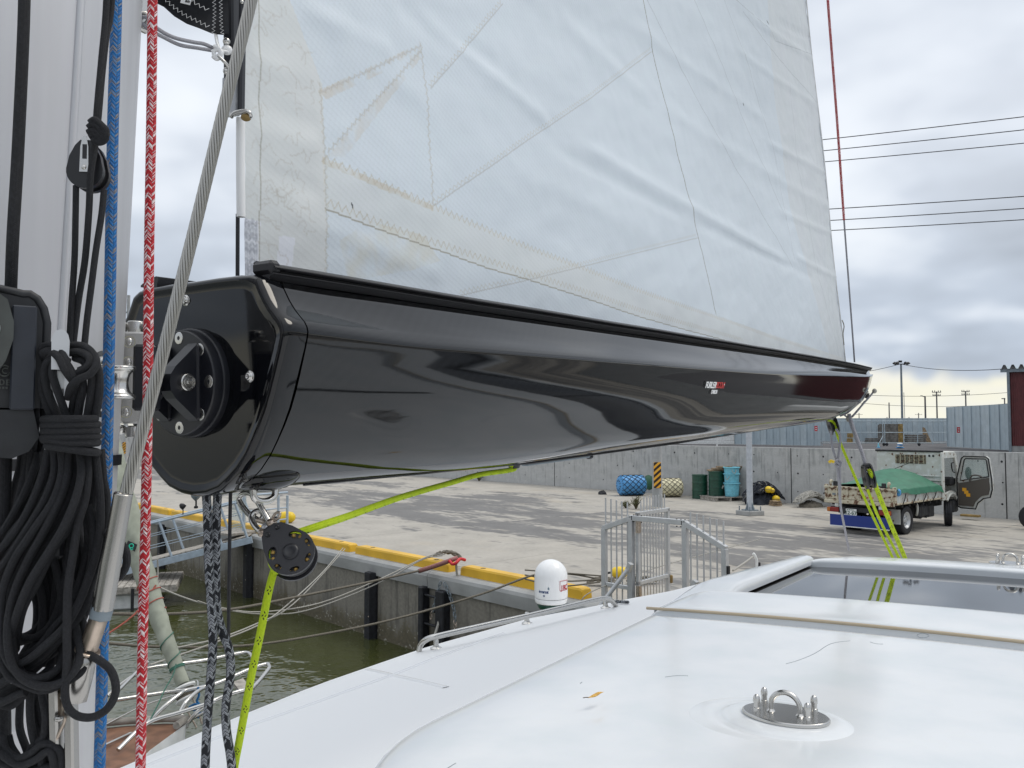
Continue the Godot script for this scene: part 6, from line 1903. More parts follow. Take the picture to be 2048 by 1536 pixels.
func make_mast() -> void:
	var al := mat("mast_alloy", Color.WHITE, 0.50, 0.5)
	var f := noise(121, 0.05, 4)
	al.albedo_texture = noise_tex(f, ramp([[0.2, lin(0.50, 0.505, 0.525)], [0.8, lin(0.56, 0.565, 0.585)]]), 256)
	al.uv1_triplanar = true
	al.uv1_scale = Vector3(2.2, 0.10, 2.2)
	mat("black_plastic", lin(0.012, 0.0125, 0.015), 0.38)
	worn("black_moulding", lin(0.016, 0.017, 0.020), 0.2, 0.5, 0.0, 8.0, 122)
	worn("grey_moulding", lin(0.050, 0.055, 0.052), 0.15, 0.55, 0.0, 8.0, 123)
	mat("anodised_black", lin(0.0065, 0.0075, 0.012), 0.40)
	mat("pale_alloy", lin(0.55, 0.56, 0.58), 0.35, 0.7)
	mat("sealing_yellow", lin(0.55, 0.52, 0.30), 0.6)
	var o := thing("mast", "thick silver grey aluminium mast cut by the left edge", "mast", Transform3D(Basis(), mast_c(1.86)))
	var rows := []
	var sec := []
	for k in 40:
		var t := TAU * k / 40
		var ca := cos(t)
		var sa := sin(t)
		sec.append(Vector2(signf(ca) * pow(absf(ca), 0.86) * 0.165, signf(sa) * pow(absf(sa), 0.86) * 0.098))
	for y in [1.80, 2.2, 2.6, 3.0, 3.4, 3.9, 6.0, 11.0]:
		var r := PackedVector3Array()
		for e in sec: r.append(mast_c(y) + BOAT_A * e.x + BOAT_B * e.y)
		rows.append(r)
	wpart("mast_tube", mb().grid(rows, true), al, o)
	# a shallow moulded rib down its side, the band and the oval cover
	var ribp := PackedVector3Array()
	for y in [1.82, 2.4, 3.0, 3.6, 5.0]: ribp.append(mast_c(y) + BOAT_A * 0.030 + BOAT_B * 0.0955)
	wpart("side_rib", mb().tube(ribp, 0.006, 8), al, o)
	rows = []
	for e in [[0.0, 1.0], [0.0, 1.03], [0.0, 1.03], [0.0145, 1.03], [0.0145, 1.03], [0.0145, 1.0]]:
		var r := PackedVector3Array()
		for q in sec: r.append(mast_c(2.645 + e[0]) + (BOAT_A * q.x + BOAT_B * q.y) * e[1])
		rows.append(r)
	wpart("black_band", mb().grid(rows, true), mats.black_plastic, o)
	# oval cover low on the mast
	var cp := at(24, 1398, 0.97)
	wpart("oval_cover", mb().prism(frame(cp, Vector3(1, 0, -0.4), Vector3.UP), round_rect(0.026, 0.07, 0.0125), 0, 0.006, [], true), mats.pale_alloy, o)
	# eye on the aft side, high up, that holds the pale lashing
	var er := PackedVector3Array()
	for k in 17: er.append(at(286, 40, 1.27) + Vector3(cos(TAU * k / 16) * 0.011, sin(TAU * k / 16) * 0.009, 0.004 * cos(TAU * k / 16)))
	wpart("eye", mb().tube(er, 0.004, 8, 1, 1, false), mats.stainless, o)
	wpart("eye_plate", mb().box(Transform3D(Basis(Vector3.UP, -0.5), at(279, 22, 1.27)), Vector3(0.010, 0.06, 0.03), 0.003), mats.stainless, o)
	# --- gooseneck: stainless bracket with pins, roller and black toggle
	var gn := thing("gooseneck", "stainless gooseneck bracket joining mast and black boom, with rollers", "gooseneck", Transform3D(Basis(), boom(-0.12, -0.05, 0)))
	var br := [[246, 668], [246, 842], [292, 846], [292, 676]]
	var bd := 1.26
	var bc := at(268, 756, bd)
	var bf := frame(bc, Vector3(1, 0, -0.1), Vector3.UP)
	wpart("bracket_plate", mb().box(bf * T(0.004, 0, 0), Vector3(0.040, 0.136, 0.030), 0.003), mats.stainless, gn)
	wpart("bracket_fold", mb().tube(PackedVector3Array([bf * Vector3(-0.018, -0.068, 0.013), bf * Vector3(-0.018, 0.068, 0.013)]), 0.0075, 12), mats.stainless, gn)
	for e in [[256, 683], [255, 724], [252, 824]]:
		var p := bf * ((bf.affine_inverse() * at(e[0], e[1], bd - 0.018)) * Vector3(1, 1, 0) + Vector3(0, 0, 0.0155))
		var rv := wpart("rivet", mb().ball(Transform3D(bf.basis, p), Vector3(0.0048, 0.0062, 0.003), 12), mats.stainless, gn)
		wpart("sealing_ring", mb().lathe(frame(p, bf.basis.x, -bf.basis.z), [Vector2(0.0085, 0.0), Vector2(0.007, 0.0012), Vector2(0.004, 0.0015)], 14), mats.sealing_yellow, rv)
	wpart("toggle_block", mb().box(bf * T(0.020, 0.0, 0.004), Vector3(0.032, 0.098, 0.034), 0.004), mats.anodised_black, gn)
	wpart("toggle_arm", mb().box(Transform3D(boom_f.basis, boom(-0.098, 0.068, 0.0)), Vector3(0.055, 0.05, 0.042), 0.008), mats.anodised_black, gn)
	for e in [[272, 656, 0.020], [268, 862, 0.018]]:
		var p := at(e[0], e[1], bd + 0.01)
		wpart("pin_head", mb().lathe(T(p.x, p.y, p.z) * T(0, -0.010, 0), [Vector2(0, 0), Vector2(0.0115, 0), Vector2(0.0125, 0.002), Vector2(0.0125, e[2] - 0.002), Vector2(0.011, e[2]), Vector2(0, e[2])], 20), mats.stainless, gn)
		for s in [-1, 1]:
			wpart("pin_bolt", mb().ball(T(p.x + 0.019 * s, p.y + 0.002, p.z + 0.004), Vector3(0.009, 0.008, 0.009), 14), mats.stainless, gn)
	# spool rollers that lead the halyards, before the mast's aft edge
	var sp := at(228, 765, 1.13)
	var sf := Transform3D(Basis(Vector3(0, 0, 1), 0.0), sp)
	wpart("spool", mb().lathe(sf * T(0.004, -0.022, 0), [Vector2(0, 0), Vector2(0.022, 0), Vector2(0.0235, 0.0015), Vector2(0.0235, 0.004), Vector2(0.021, 0.006), Vector2(0.0165, 0.010), Vector2(0.0145, 0.016), Vector2(0.014, 0.022), Vector2(0.0145, 0.028), Vector2(0.0165, 0.034), Vector2(0.021, 0.038), Vector2(0.0235, 0.040), Vector2(0.0235, 0.0425), Vector2(0.022, 0.044), Vector2(0, 0.044)], 28), mats.stainless, gn)
	for e in [[206, 724], [202, 812]]:
		var p := at(e[0], e[1], 1.12)
		wpart("cheek_plate", mb().prism(frame(p, Vector3(1, 0, -0.3), Vector3.UP), round_rect(0.022, 0.030, 0.010), -0.004, 0.0, [], true), mats.stainless, gn)
		wpart("cheek_bolt", mb().ball(T(p.x, p.y, p.z + 0.002), Vector3(0.0075, 0.0075, 0.005), 14), mats.stainless, gn)
	# --- rope clutch, cut by the left edge of the picture
	var cf := frame(at(30, 700, 0.875), Vector3(1, 0, -0.62), Vector3.UP)
	var cl := thing("rope_clutch", "black moulded rope clutch on the mast at the left edge", "rope clutch", cf)
	var shell := PackedVector2Array([Vector2(0.028, -0.060), Vector2(0.0285, 0.030), Vector2(0.025, 0.045), Vector2(0.019, 0.055), Vector2(0.012, 0.0595), Vector2(0.006, 0.0590), Vector2(-0.004, 0.0610), Vector2(-0.016, 0.0630), Vector2(-0.05, 0.055), Vector2(-0.06, 0.03), Vector2(-0.06, -0.060)])
	part("housing", mb().prism(Transform3D(), shell, -0.045, 0.0), mats.black_moulding, cl)
	var edge := PackedVector3Array()
	for k in 8: edge.append(Vector3(shell[k].x, shell[k].y, -0.001))
	part("rounded_edge", mb().tube(edge, 0.0042, 10), mats.black_moulding, cl)
	part("front_band", mb().box(T(0.0075, -0.008, 0.004), Vector3(0.0225, 0.108, 0.010), 0.0015), worn("navy_moulding", lin(0.020, 0.024, 0.034), 0.12, 0.45, 0.0, 8.0, 124), cl)
	part("handle_cheek", mb().prism(Transform3D(Basis(Vector3.UP, 0.0), Vector3(-0.030, -0.002, 0.0)), PackedVector2Array([Vector2(0.028, 0.030), Vector2(0.022, 0.052), Vector2(0.012, 0.060), Vector2(-0.02, 0.062), Vector2(-0.04, 0.04), Vector2(-0.04, -0.05), Vector2(0.008, -0.035), Vector2(0.022, -0.01), Vector2(0.028, 0.012)]), 0.0, 0.016, [], true), mats.grey_moulding, cl)
	part("rivet", mb().ball(T(-0.0165, 0.020, 0.0165), Vector3(0.003, 0.006, 0.003), 12), mats.pale_alloy, cl)
	part("lower_jaw", mb().prism(Transform3D(), PackedVector2Array([Vector2(0.018, -0.062), Vector2(-0.03, -0.062), Vector2(-0.04, -0.085), Vector2(-0.035, -0.108), Vector2(0.0, -0.112), Vector2(0.015, -0.105), Vector2(0.024, -0.09)]), -0.04, 0.004, [], true), mats.black_moulding, cl)
	var gl := glyphs(cl, "mark", "DE", Transform3D(Basis(), Vector3(-0.0085, -0.034, 0.003)), 0.006, mats.grey_moulding, 0.001)
	var ringp := PackedVector3Array()
	for k in 15: ringp.append(Vector3(-0.009 + cos(0.8 + TAU * k / 17) * 0.0055, -0.022 + sin(0.8 + TAU * k / 17) * 0.0055, 0.0035))
	part("mark_ring", mb().tube(ringp, 0.0008, 5), mats.grey_moulding, cl)
	ringp = PackedVector3Array()
	for k in 13: ringp.append(Vector3(-0.008 + cos(0.8 + TAU * k / 17) * 0.0028, -0.022 + sin(0.8 + TAU * k / 17) * 0.0028, 0.0035))
	part("mark_ring", mb().tube(ringp, 0.0007, 5), mats.grey_moulding, cl)
	for k in 3: part("mark_dash", mb().box(T(-0.0125 + k * 0.003, -0.0395, 0.003), Vector3(0.0018, 0.0022, 0.001)), mats.grey_moulding, cl)
	part("back_plate", mb().box(T(-0.02, -0.02, -0.06), Vector3(0.05, 0.14, 0.04), 0.004), mats.black_moulding, cl)
	# --- horn cleat under the rope coil
	var hf := frame(at(121, 705, 0.868), Vector3(1, 0, -0.5), Vector3.UP)
	var hc := thing("mast_cleat", "pale grey cleat horn sticking up out of the black rope coil", "cleat", hf)
	part("horn", mb().prism(Transform3D(), PackedVector2Array([Vector2(0.0078, -0.018), Vector2(0.0082, 0.012), Vector2(0.0068, 0.018), Vector2(0.0042, 0.0218), Vector2(0.0, 0.0235), Vector2(-0.0042, 0.0218), Vector2(-0.0068, 0.018), Vector2(-0.0082, 0.012), Vector2(-0.0078, -0.018)]), -0.007, 0.007, [], true), mats.pale_alloy, hc)
	part("foot", mb().box(T(0, -0.028, -0.04), Vector3(0.02, 0.03, 0.07), 0.006), mats.pale_alloy, hc)
	# small steel jaw lever seen through the coil
	var jf := frame(at(76, 1070, 0.872), Vector3(1, 0, -0.5), Vector3.UP)
	var jl := thing("jammer_lever", "small steel lever plate with round screw behind the rope coil", "lever", jf)
	part("plate", mb().prism(Transform3D(), PackedVector2Array([Vector2(0.013, 0.024), Vector2(0.0105, 0.022), Vector2(0.0085, 0.008), Vector2(0.003, 0.006), Vector2(-0.006, 0.005), Vector2(-0.0075, -0.001), Vector2(-0.005, -0.007), Vector2(0.0, -0.0085), Vector2(0.006, -0.007), Vector2(0.009, -0.001), Vector2(0.0125, 0.012)]), -0.001, 0.002), mats.stainless, jl)
	part("screw", mb().ball(T(0, -0.0015, 0.002), Vector3(0.0034, 0.0034, 0.0022), 14), mats.stainless, jl)
	part("body", mb().box(T(0.004, -0.002, -0.014), Vector3(0.04, 0.05, 0.024), 0.004), mats.black_moulding, jl)


const SECTION := [[0.0, 0.10], [0.085, 0.115], [0.112, 0.19], [0.116, 0.218], [0.122, 0.226], [0.150, 0.2275], [0.158, 0.222], [0.166, 0.208], [0.176, 0.192], [0.188, 0.177], [0.199, 0.166], [0.2075, 0.158], [0.2125, 0.150], [0.2145, 0.142], [0.2130, 0.134], [0.2080, 0.118], [0.2008, 0.098], [0.1925, 0.075], [0.1833, 0.050], [0.1735, 0.026], [0.1610, 0.002], [0.1465, -0.022], [0.1300, -0.046], [0.1090, -0.068], [0.0860, -0.086], [0.0640, -0.100], [0.0330, -0.109], [0.0, -0.112]]

# how much wider the sides stand farther aft, by height
const FULL := [[0.142, 0.0], [0.134, 0.001], [0.118, 0.0048], [0.098, 0.0102], [0.075, 0.0160], [0.050, 0.0225], [0.026, 0.0290], [0.002, 0.0375], [-0.022, 0.0460], [-0.046, 0.0545], [-0.068, 0.0620], [-0.086, 0.0650], [-0.100, 0.0560], [-0.109, 0.038], [-0.112, 0.0], [-0.2, 0.0]]

func boom_pt(s: float, u: float, v: float) -> Vector3:
	# belly, rise of the knuckle aft, taper and upswept stern
	var w := 1.0 - 0.10 * smoothstep(3.0, 5.2, s) - 0.42 * pow(clampf((s - 4.4) / 1.42, 0, 1), 1.7)
	var low := 0.018 * smoothstep(0.0, 0.9, s) * (1 - smoothstep(1.8, 4.0, s))
	if v < 0.0: v -= low * (-v / 0.112)
	if v > 0.12 and v < 0.2: v += (-0.010 * smoothstep(0.0, 0.35, s) + 0.028 * smoothstep(2.2, 4.6, s)) * (1 - absf(v - 0.155) / 0.05)
	# the side grows fuller behind the cap
	if v < 0.142:
		for k in FULL.size() - 1:
			if v <= FULL[k][0] and v >= FULL[k + 1][0]:
				u += signf(u) * lerpf(FULL[k][1], FULL[k + 1][1], (FULL[k][0] - v) / (FULL[k][0] - FULL[k + 1][0])) * lerpf(smoothstep(0.6, 2.1, s), smoothstep(-0.5, 1.7, s), smoothstep(-0.04, 0.09, v))
				break
	var up := 0.0
	for k in [[4.2, 0.0, 4.66, 0.032], [4.66, 0.032, 5.1, 0.078], [5.1, 0.078, 5.45, 0.140], [5.45, 0.140, 5.65, 0.196], [5.65, 0.196, 5.75, 0.25], [5.75, 0.25, 5.81, 0.302]]:
		if s > k[0]: up = lerpf(k[1], k[3], clampf((s - k[0]) / (k[2] - k[0]), 0, 1))
	v = 0.2 + (v - 0.2) * (0.312 - up) / 0.312 if v < 0.2 else v
	return boom(s, v, u * w)

func boom_ring(s: float, sc := 1.0, add := 0.0) -> PackedVector3Array:
	var r := PackedVector3Array()
	for e in SECTION: r.append(boom_pt(s, e[0] * sc, 0.07 + (e[1] - 0.07) * sc + add))
	for k in range(SECTION.size() - 2, 0, -1): r.append(boom_pt(s, -SECTION[k][0] * sc, 0.07 + (SECTION[k][1] - 0.07) * sc + add))
	return r


func make_boom() -> void:
	# carbon under clear gloss: a weave too fine to see but close up
	var im := Image.create(64, 64, false, Image.FORMAT_RGB8)
	for y in 64:
		for x in 64:
			var a := (x / 8 + y / 8) % 4 < 2
			var k := 0.0050 if a else 0.0024
			k *= 0.8 + 0.4 * (absf(float((x if a else y) % 8) - 3.5) / 3.5)
			im.set_pixel(x, y, lin(k, k * 1.04, k * 1.22))
	var cb := mat("carbon", Color.WHITE, 0.055, 0.0, {"albedo_texture": img_tex(im), "metallic_specular": 0.5})
	cb.uv1_scale = Vector3(22, 16, 1)
	mat("gloss_black", lin(0.0030, 0.0034, 0.0048), 0.06, 0.0, {"metallic_specular": 0.45})
	mat("seal_rubber", lin(0.014, 0.014, 0.017), 0.5)
	var o := thing("boom", "long glossy black carbon furling boom running aft from the mast", "boom", Transform3D(Basis(), boom(0, -0.112, 0)))
	var rows := []
	var ss := []
	for k in 8: ss.append(0.034 + 0.05 * k)
	for k in 34: ss.append(0.45 + k * 0.125)
	for k in 12: ss.append(4.72 + k * 0.09)
	for e in [5.75, 5.79, 5.81]: ss.append(e)
	for s in ss:
		rows.append(boom_ring(s, 1.0 + 0.012 * exp(-pow((s - 0.034) / 0.06, 2))))
	var r9: PackedVector3Array = rows[rows.size() - 1]
	var cen := PackedVector3Array()
	cen.resize(r9.size())
	cen.fill(boom_pt(5.812, 0, 0.19))
	rows.append(r9)
	rows.append(cen)
	wpart("body", mb().grid(rows, true, 1.0, 1.0), cb, o)
	# end cap with a rolled rim
	var cap := []
	for e in [[0.0, 0.234], [0.06, 0.2345], [0.11, 0.2335], [0.140, 0.231], [0.152, 0.2255]]: cap.append(e)
	for k in range(6, SECTION.size()): cap.append(SECTION[k])
	var ring := func(s: float, sc: float) -> PackedVector3Array:
		var r := PackedVector3Array()
		for e in cap: r.append(boom(s, 0.07 + (e[1] - 0.07) * sc, e[0] * sc))
		for k in range(cap.size() - 2, 0, -1): r.append(boom(s, 0.07 + (cap[k][1] - 0.07) * sc, -cap[k][0] * sc))
		return r
	rows = []
	for e in [[0.031, 0.9], [0.031, 1.012], [0.031, 1.012], [0.018, 1.017], [0.006, 1.018], [-0.004, 1.012], [-0.010, 0.998], [-0.0125, 0.978], [-0.0125, 0.955], [-0.0105, 0.925], [-0.0095, 0.88], [-0.0095, 0.45], [-0.0095, 0.02]]: rows.append(ring.call(e[0], e[1]))
	wpart("end_cap", mb().grid(rows, true), mats.gloss_black, o)
	# screws in the cap
	var fa := func(s: float, v: float, u: float) -> Transform3D: return Transform3D(Basis(boom_f.basis.z, -boom_f.basis.x, boom_f.basis.z.cross(-boom_f.basis.x)), boom(s, v, u))
	for e in [[372, 601], [500, 753]]:
		var ld := boom_f.affine_inverse() * EYE
		var rd := boom_f.basis.inverse() * ray(e[0], e[1])
		var h := ld + rd * ((-0.0095 - ld.x) / rd.x)
		var sc := wpart("cap_screw", mb().lathe(fa.call(-0.0095, h.y, h.z), [Vector2(0.0092, 0), Vector2(0.0092, 0.001), Vector2(0.0062, 0.0012), Vector2(0.0062, 0.004), Vector2(0.0048, 0.0058), Vector2(0.0026, 0.0062), Vector2(0.0022, 0.004), Vector2(0, 0.004)], 18), mats.stainless, o)
	# flange of the furling mandrel
	var fl := wpart("flange", mb().lathe(fa.call(-0.0095, 0.070, 0.0), [Vector2(0.089, 0), Vector2(0.089, 0.009), Vector2(0.087, 0.011), Vector2(0.085, 0.011), Vector2(0.085, 0.011), Vector2(0.085, 0.024), Vector2(0.0825, 0.0265), Vector2(0.0825, 0.0265), Vector2(0.0, 0.0265)], 56), mats.anodised_black, o)
	for k in 8:
		var a := TAU * (k + 0.0) / 8 + PI / 2
		if k == 6 or k == 2: pass
		var u := cos(a) * 0.0715
		var v := 0.070 + sin(a) * 0.0715
		wpart("flange_screw", mb().lathe(fa.call(-0.036, v, u), [Vector2(0.0100, -0.001), Vector2(0.0100, 0.0004), Vector2(0.0094, 0.0009), Vector2(0.0034, 0.0009), Vector2(0.0034, 0.0009), Vector2(0.0034, -0.003), Vector2(0, -0.003)], 22), mats.stainless, fl)
	# two lugs of the fork, each a thick plate along the boom
	for z in [0.036, -0.036]:
		var lug := wpart("fork_lug", mb().prism(Transform3D(boom_f.basis, boom(0, 0, z)), PackedVector2Array([Vector2(-0.030, 0.128), Vector2(-0.041, 0.128), Vector2(-0.078, 0.094), Vector2(-0.0865, 0.082), Vector2(-0.0885, 0.069), Vector2(-0.0865, 0.056), Vector2(-0.078, 0.044), Vector2(-0.041, 0.012), Vector2(-0.030, 0.012)]), -0.013, 0.013), mats.anodised_black, fl)
		wpart("lug_root", mb().box(Transform3D(boom_f.basis, boom(-0.036, 0.070, z)), Vector3(0.014, 0.122, 0.032), 0.005), mats.anodised_black, lug)
		var bt := Transform3D(Basis(boom_f.basis.x, boom_f.basis.z, -boom_f.basis.y), boom(-0.062, 0.069, z + 0.013 * signf(z)))
		if z > 0: wpart("fork_bolt", mb().lathe(bt, [Vector2(0.0135, -0.002), Vector2(0.0135, 0.008), Vector2(0.0125, 0.0095), Vector2(0.0095, 0.0095), Vector2(0.009, 0.0088), Vector2(0.0085, 0.0095), Vector2(0.0035, 0.0095), Vector2(0.0035, 0.0095), Vector2(0.003, 0.004), Vector2(0, 0.004)], 24), mats.stainless, lug)
	# lip seals either side of the slot
	for s in [-1.0, 1.0]:
		rows = []
		var st := [0.012, 0.012, 0.03]
		for k in 46: st.append(0.06 + k * 0.127)
		var prof := [[0.128, 0.226], [0.124, 0.240], [0.120, 0.2560], [0.126, 0.2585], [0.140, 0.2560], [0.164, 0.2490], [0.1700, 0.2460], [0.1695, 0.2430], [0.158, 0.2425], [0.156, 0.2390], [0.1655, 0.2370], [0.1660, 0.2345], [0.157, 0.2330], [0.157, 0.2255]]
		for q in st:
			var w := 1.0 - 0.10 * smoothstep(3.0, 5.2, q) - 0.42 * pow(clampf((q - 4.4) / 1.42, 0, 1), 1.7)
			var r := PackedVector3Array()
			for e in prof: r.append(boom(q, e[1] + 0.0015 * sin(q * 9) * 0.3, (0.128 * w + (e[0] - 0.128)) * s))
			rows.append(r)
		var a0 := PackedVector3Array()
		a0.resize(prof.size())
		a0.fill(boom(0.012, 0.24, 0.145 * s))
		rows[0] = a0
		rows.insert(1, rows[1])
		var a1 := PackedVector3Array()
		a1.resize(prof.size())
		a1.fill(rows[rows.size() - 1][5])
		rows.append(rows[rows.size() - 1])
		rows.append(a1)
		wpart("lip_seal", mb().grid(rows, true), mats.seal_rubber, o)
	wpart("seal_end", mb().box(Transform3D(boom_f.basis, boom(0.018, 0.246, 0.143)), Vector3(0.024, 0.022, 0.046), 0.006), mats.seal_rubber, o)
	# lettering on the side
	mat("print_white", lin(0.85, 0.85, 0.85), 0.4)
	mat("print_boom_red", lin(0.48, 0.02, 0.02), 0.4)
	var nz := Vector3(0, -0.16, 0.985)
	var ld := boom_f.affine_inverse() * EYE
	var lt := func(s: float, v: float, sx: float) -> Transform3D:
		var u := 0.0
		for k in SECTION.size() - 1:
			if k > 12 and SECTION[k][1] >= v and SECTION[k + 1][1] <= v: u = lerpf(SECTION[k][0], SECTION[k + 1][0], (SECTION[k][1] - v) / (SECTION[k][1] - SECTION[k + 1][1]))
		var n := (boom_f.basis * nz).normalized()
		var x := boom_f.basis.x
		return Transform3D(Basis(x * sx, n.cross(x).normalized() , n), boom_pt(s, u, v) + n * 0.0055)
	var x0 := 1.836
	var fw := [0.66, 0.78, 0.74, 0.62, 0.66, 0.74]
	for k in 6:
		glyphs(o, "letter", "FURLER"[k], o.transform.affine_inverse() * lt.call(x0 + 0.008, 0.080, 1.35), 0.0215, mats.print_white, 0.0008, 0.25)
		x0 += 0.0175
	for k in 4:
		glyphs(o, "letter", "BOOM"[k], o.transform.affine_inverse() * lt.call(x0 + 0.010, 0.080, 1.35), 0.0215, mats.print_boom_red, 0.0008, 0.25)
		x0 += 0.0205
	wpart("letter_dot", mb().ball(Transform3D(Basis(), lt.call(x0 + 0.002, 0.083, 1.0).origin), Vector3(0.0025, 0.0025, 0.0025), 8), mats.print_white, o)
	x0 = 1.895
	for k in 6:
		glyphs(o, "letter", "CARBON"[k], o.transform.affine_inverse() * lt.call(x0 + 0.005, 0.057, 1.1), 0.0135, mats.print_white, 0.0008, 0.25)
		x0 += 0.0098
	# eye under the forward end, fairlead and track under the belly
	wpart("becket_fairing", mb().ball(Transform3D(boom_f.basis * Basis.from_scale(Vector3(1.9, 0.75, 1.0)), boom(0.085, -0.084, 0.062)), Vector3.ONE * 0.038, 20), mats.gloss_black, o)
	wpart("becket_eye", mb().tube(spline([boom(0.05, -0.098, 0.070), boom(0.052, -0.120, 0.072), boom(0.072, -0.127, 0.074), boom(0.092, -0.120, 0.074), boom(0.095, -0.098, 0.072)], 5), 0.0058, 10), mats.stainless, o)
	wpart("underside_seam", mb().tube(PackedVector3Array([boom_pt(0.2, 0.03, -0.1105), boom_pt(1.0, 0.03, -0.1105), boom_pt(2.0, 0.03, -0.1105), boom_pt(3.2, 0.03, -0.1105), boom_pt(4.2, 0.03, -0.1105)]), 0.0022, 5), mats.seal_rubber, o)
	wpart("fairlead", mb().lathe(up_to(boom(0.95, -0.128, 0.01), boom_f.basis.y), [Vector2(0, -0.012), Vector2(0.013, -0.010), Vector2(0.017, 0.0), Vector2(0.018, 0.014)], 18), mats.anodised_black, o)
	wpart("sheet_track", mb().box(Transform3D(boom_f.basis, boom(1.18, -0.1325, 0.01)), Vector3(0.36, 0.008, 0.024), 0.003), mats.galv_dark, o)
	wpart("track_stop", mb().ball(Transform3D(boom_f.basis, boom(1.37, -0.1345, 0.012)), Vector3(0.014, 0.008, 0.012), 12), mats.anodised_black, o)
	# two black horns and pale lashings at the after end
	for e in [[1708, 787], [1728, 786]]:
		wpart("lashing_horn", mb().tube(seen([[e[0] - 6, e[1] - 6, 5.98], [e[0], e[1] + 2, 5.95], [e[0] + 8, e[1] + 6, 5.93]], 4), 0.022, 8), mats.anodised_black, o)


func make_sail() -> void:
	# plane of the sail in the boom's own axes: s along, h up, both in metres
	var inv := boom_f.affine_inverse()
	var W := 2048
	var H := 1216
	var SX := 5.6
	var SY := 3.325
	var uvp := func(x: float, y: float) -> Vector2:
		var e := inv * EYE
		var d := inv.basis * ray(x, y)
		var p := e + d * (-e.z / d.z)
		return Vector2(p.x / SX * W, (1 - p.y / SY) * H)
	var n1 := noise(131, 0.004, 4)
	var n2 := noise(132, 0.03, 3)
	var by := PackedByteArray()
	by.resize(W * H * 3)
	var lo1 := n1.get_seamless_image(W / 4, H / 4)
	for y in H:
		for x in W:
			var g := lo1.get_pixel(x / 4, y / 4).r
			var k := 0.905 + 0.05 * (g - 0.5)
			# laid threads, two ways
			var a := fposmod(x * 0.94 + y * 0.34, 4.6)
			var b := fposmod(-x * 0.42 + y * 0.90, 4.3)
			if a < 1.0: k -= 0.014
			if b < 1.0: k -= 0.017
			var o := (y * W + x) * 3
			by[o] = int(k * 248)
			by[o + 1] = int(minf(k * 1.012, 1) * 255)
			by[o + 2] = int(minf(k * 1.045, 1) * 255)
	var im := from_bytes(W, H, by)
	var relief := from_bytes(W, H, by)
	relief.convert(Image.FORMAT_L8)
	relief.bump_map_to_normal_map(5.0)
	var tint := func(poly: Array, c: Color, f: float, rough := 0.0) -> void:
		var q := PackedVector2Array()
		for e in poly: q.append(uvp.call(e[0], e[1]))
		var r := Rect2(q[0], Vector2.ZERO)
		for e in q: r = r.expand(e)
		for y in range(maxi(0, int(r.position.y)), mini(H, int(r.end.y) + 1)):
			# spans of this row inside the outline
			var xs := []
			for k in q.size():
				var p0 := q[k]
				var p1 := q[(k + 1) % q.size()]
				if (p0.y <= y) != (p1.y <= y): xs.append(p0.x + (y - p0.y) / (p1.y - p0.y) * (p1.x - p0.x))
			xs.sort()
			for k in range(0, xs.size() - 1, 2):
				for x in range(maxi(0, int(xs[k])), mini(W, int(xs[k + 1]) + 1)):
					var g := f
					if rough > 0: g = f * smoothstep(-rough, rough, n2.get_noise_2d(x * 1.0, y * 1.0) + 0.05)
					im.set_pixel(x, y, im.get_pixel(x, y).lerp(c, g))
	var line := func(pts: Array, c: Color, f: float, wide: float, zig := 0.0, pitch := 9.0) -> void:
		var q := []
		for e in pts: q.append(uvp.call(e[0], e[1]))
		var run := 0.0
		for k in q.size() - 1:
			var d: Vector2 = q[k + 1] - q[k]
			var n := int(d.length() * 1.6) + 1
			var s := Vector2(-d.y, d.x).normalized()
			for i in n:
				var t := float(i) / n
				var off := (absf(fposmod((run + t * d.length()) / pitch, 1.0) * 2 - 1) * 2 - 1) * zig
				var p: Vector2 = q[k] + d * t + s * off
				for w in range(int(maxf(1, wide))):
					var x := int(p.x)
					var y := int(p.y) + w
					if x >= 0 and y >= 0 and x < W and y < H: im.set_pixel(x, y, im.get_pixel(x, y).lerp(c, f))
			run += d.length()
	var patch := Color(0.885, 0.885, 0.865)
	var tape := Color(0.90, 0.895, 0.865)
	var thread := Color(0.76, 0.725, 0.65)
	var seam := Color(0.74, 0.74, 0.73)
	# reinforced luff patch, tack stains, leech tape, foot tape
	tint.call([[470, -60], [560, -60], [645, 165], [652, 540], [658, 640], [480, 640]], patch, 0.6)
	tint.call([[1540, -60], [1640, -60], [1700, 740], [1668, 740], [1590, 430], [1560, 200]], Color(0.88, 0.88, 0.87), 0.35)
	tint.call([[645, 312], [867, 408], [1057, 490], [1290, 581], [1447, 636], [1690, 716], [1690, 726], [1486, 690], [1290, 634], [1048, 555], [983, 538], [649, 418]], tape, 0.35)
	tint.call([[740, 440], [850, 470], [880, 520], [820, 540], [700, 560], [680, 480]], Color(0.84, 0.79, 0.66), 0.28, 0.6)
	tint.call([[640, 180], [849, 84], [849, 104], [655, 196]], Color(0.84, 0.80, 0.74), 0.5, 0.3)
	tint.call([[655, 312], [846, 98], [849, 112], [690, 312]], Color(0.84, 0.80, 0.74), 0.35, 0.35)
	tint.call([[645, 312], [867, 409], [867, 420], [645, 326]], Color(0.82, 0.78, 0.70), 0.5, 0.3)
	for e in [[[484, 432], [520, 442], [512, 640], [484, 640]], [[560, 470], [588, 474], [578, 640], [548, 640]]]: tint.call(e, Color(0.93, 0.94, 0.97), 0.9)
	# seams and their stitching, where the photograph shows them
	for e in [[[645, 315], [867, 411], [1057, 492], [1290, 583], [1447, 638], [1564, 681], [1640, 704]], [[652, 404], [830, 470], [1050, 544], [1290, 622], [1486, 680]]]: line.call(e, thread, 0.55, 1, 3.0, 8.0)
	line.call([[649, 418], [983, 538], [1048, 556], [1290, 636], [1486, 691], [1640, 722]], Color(0.62, 0.60, 0.55), 0.8, 1)
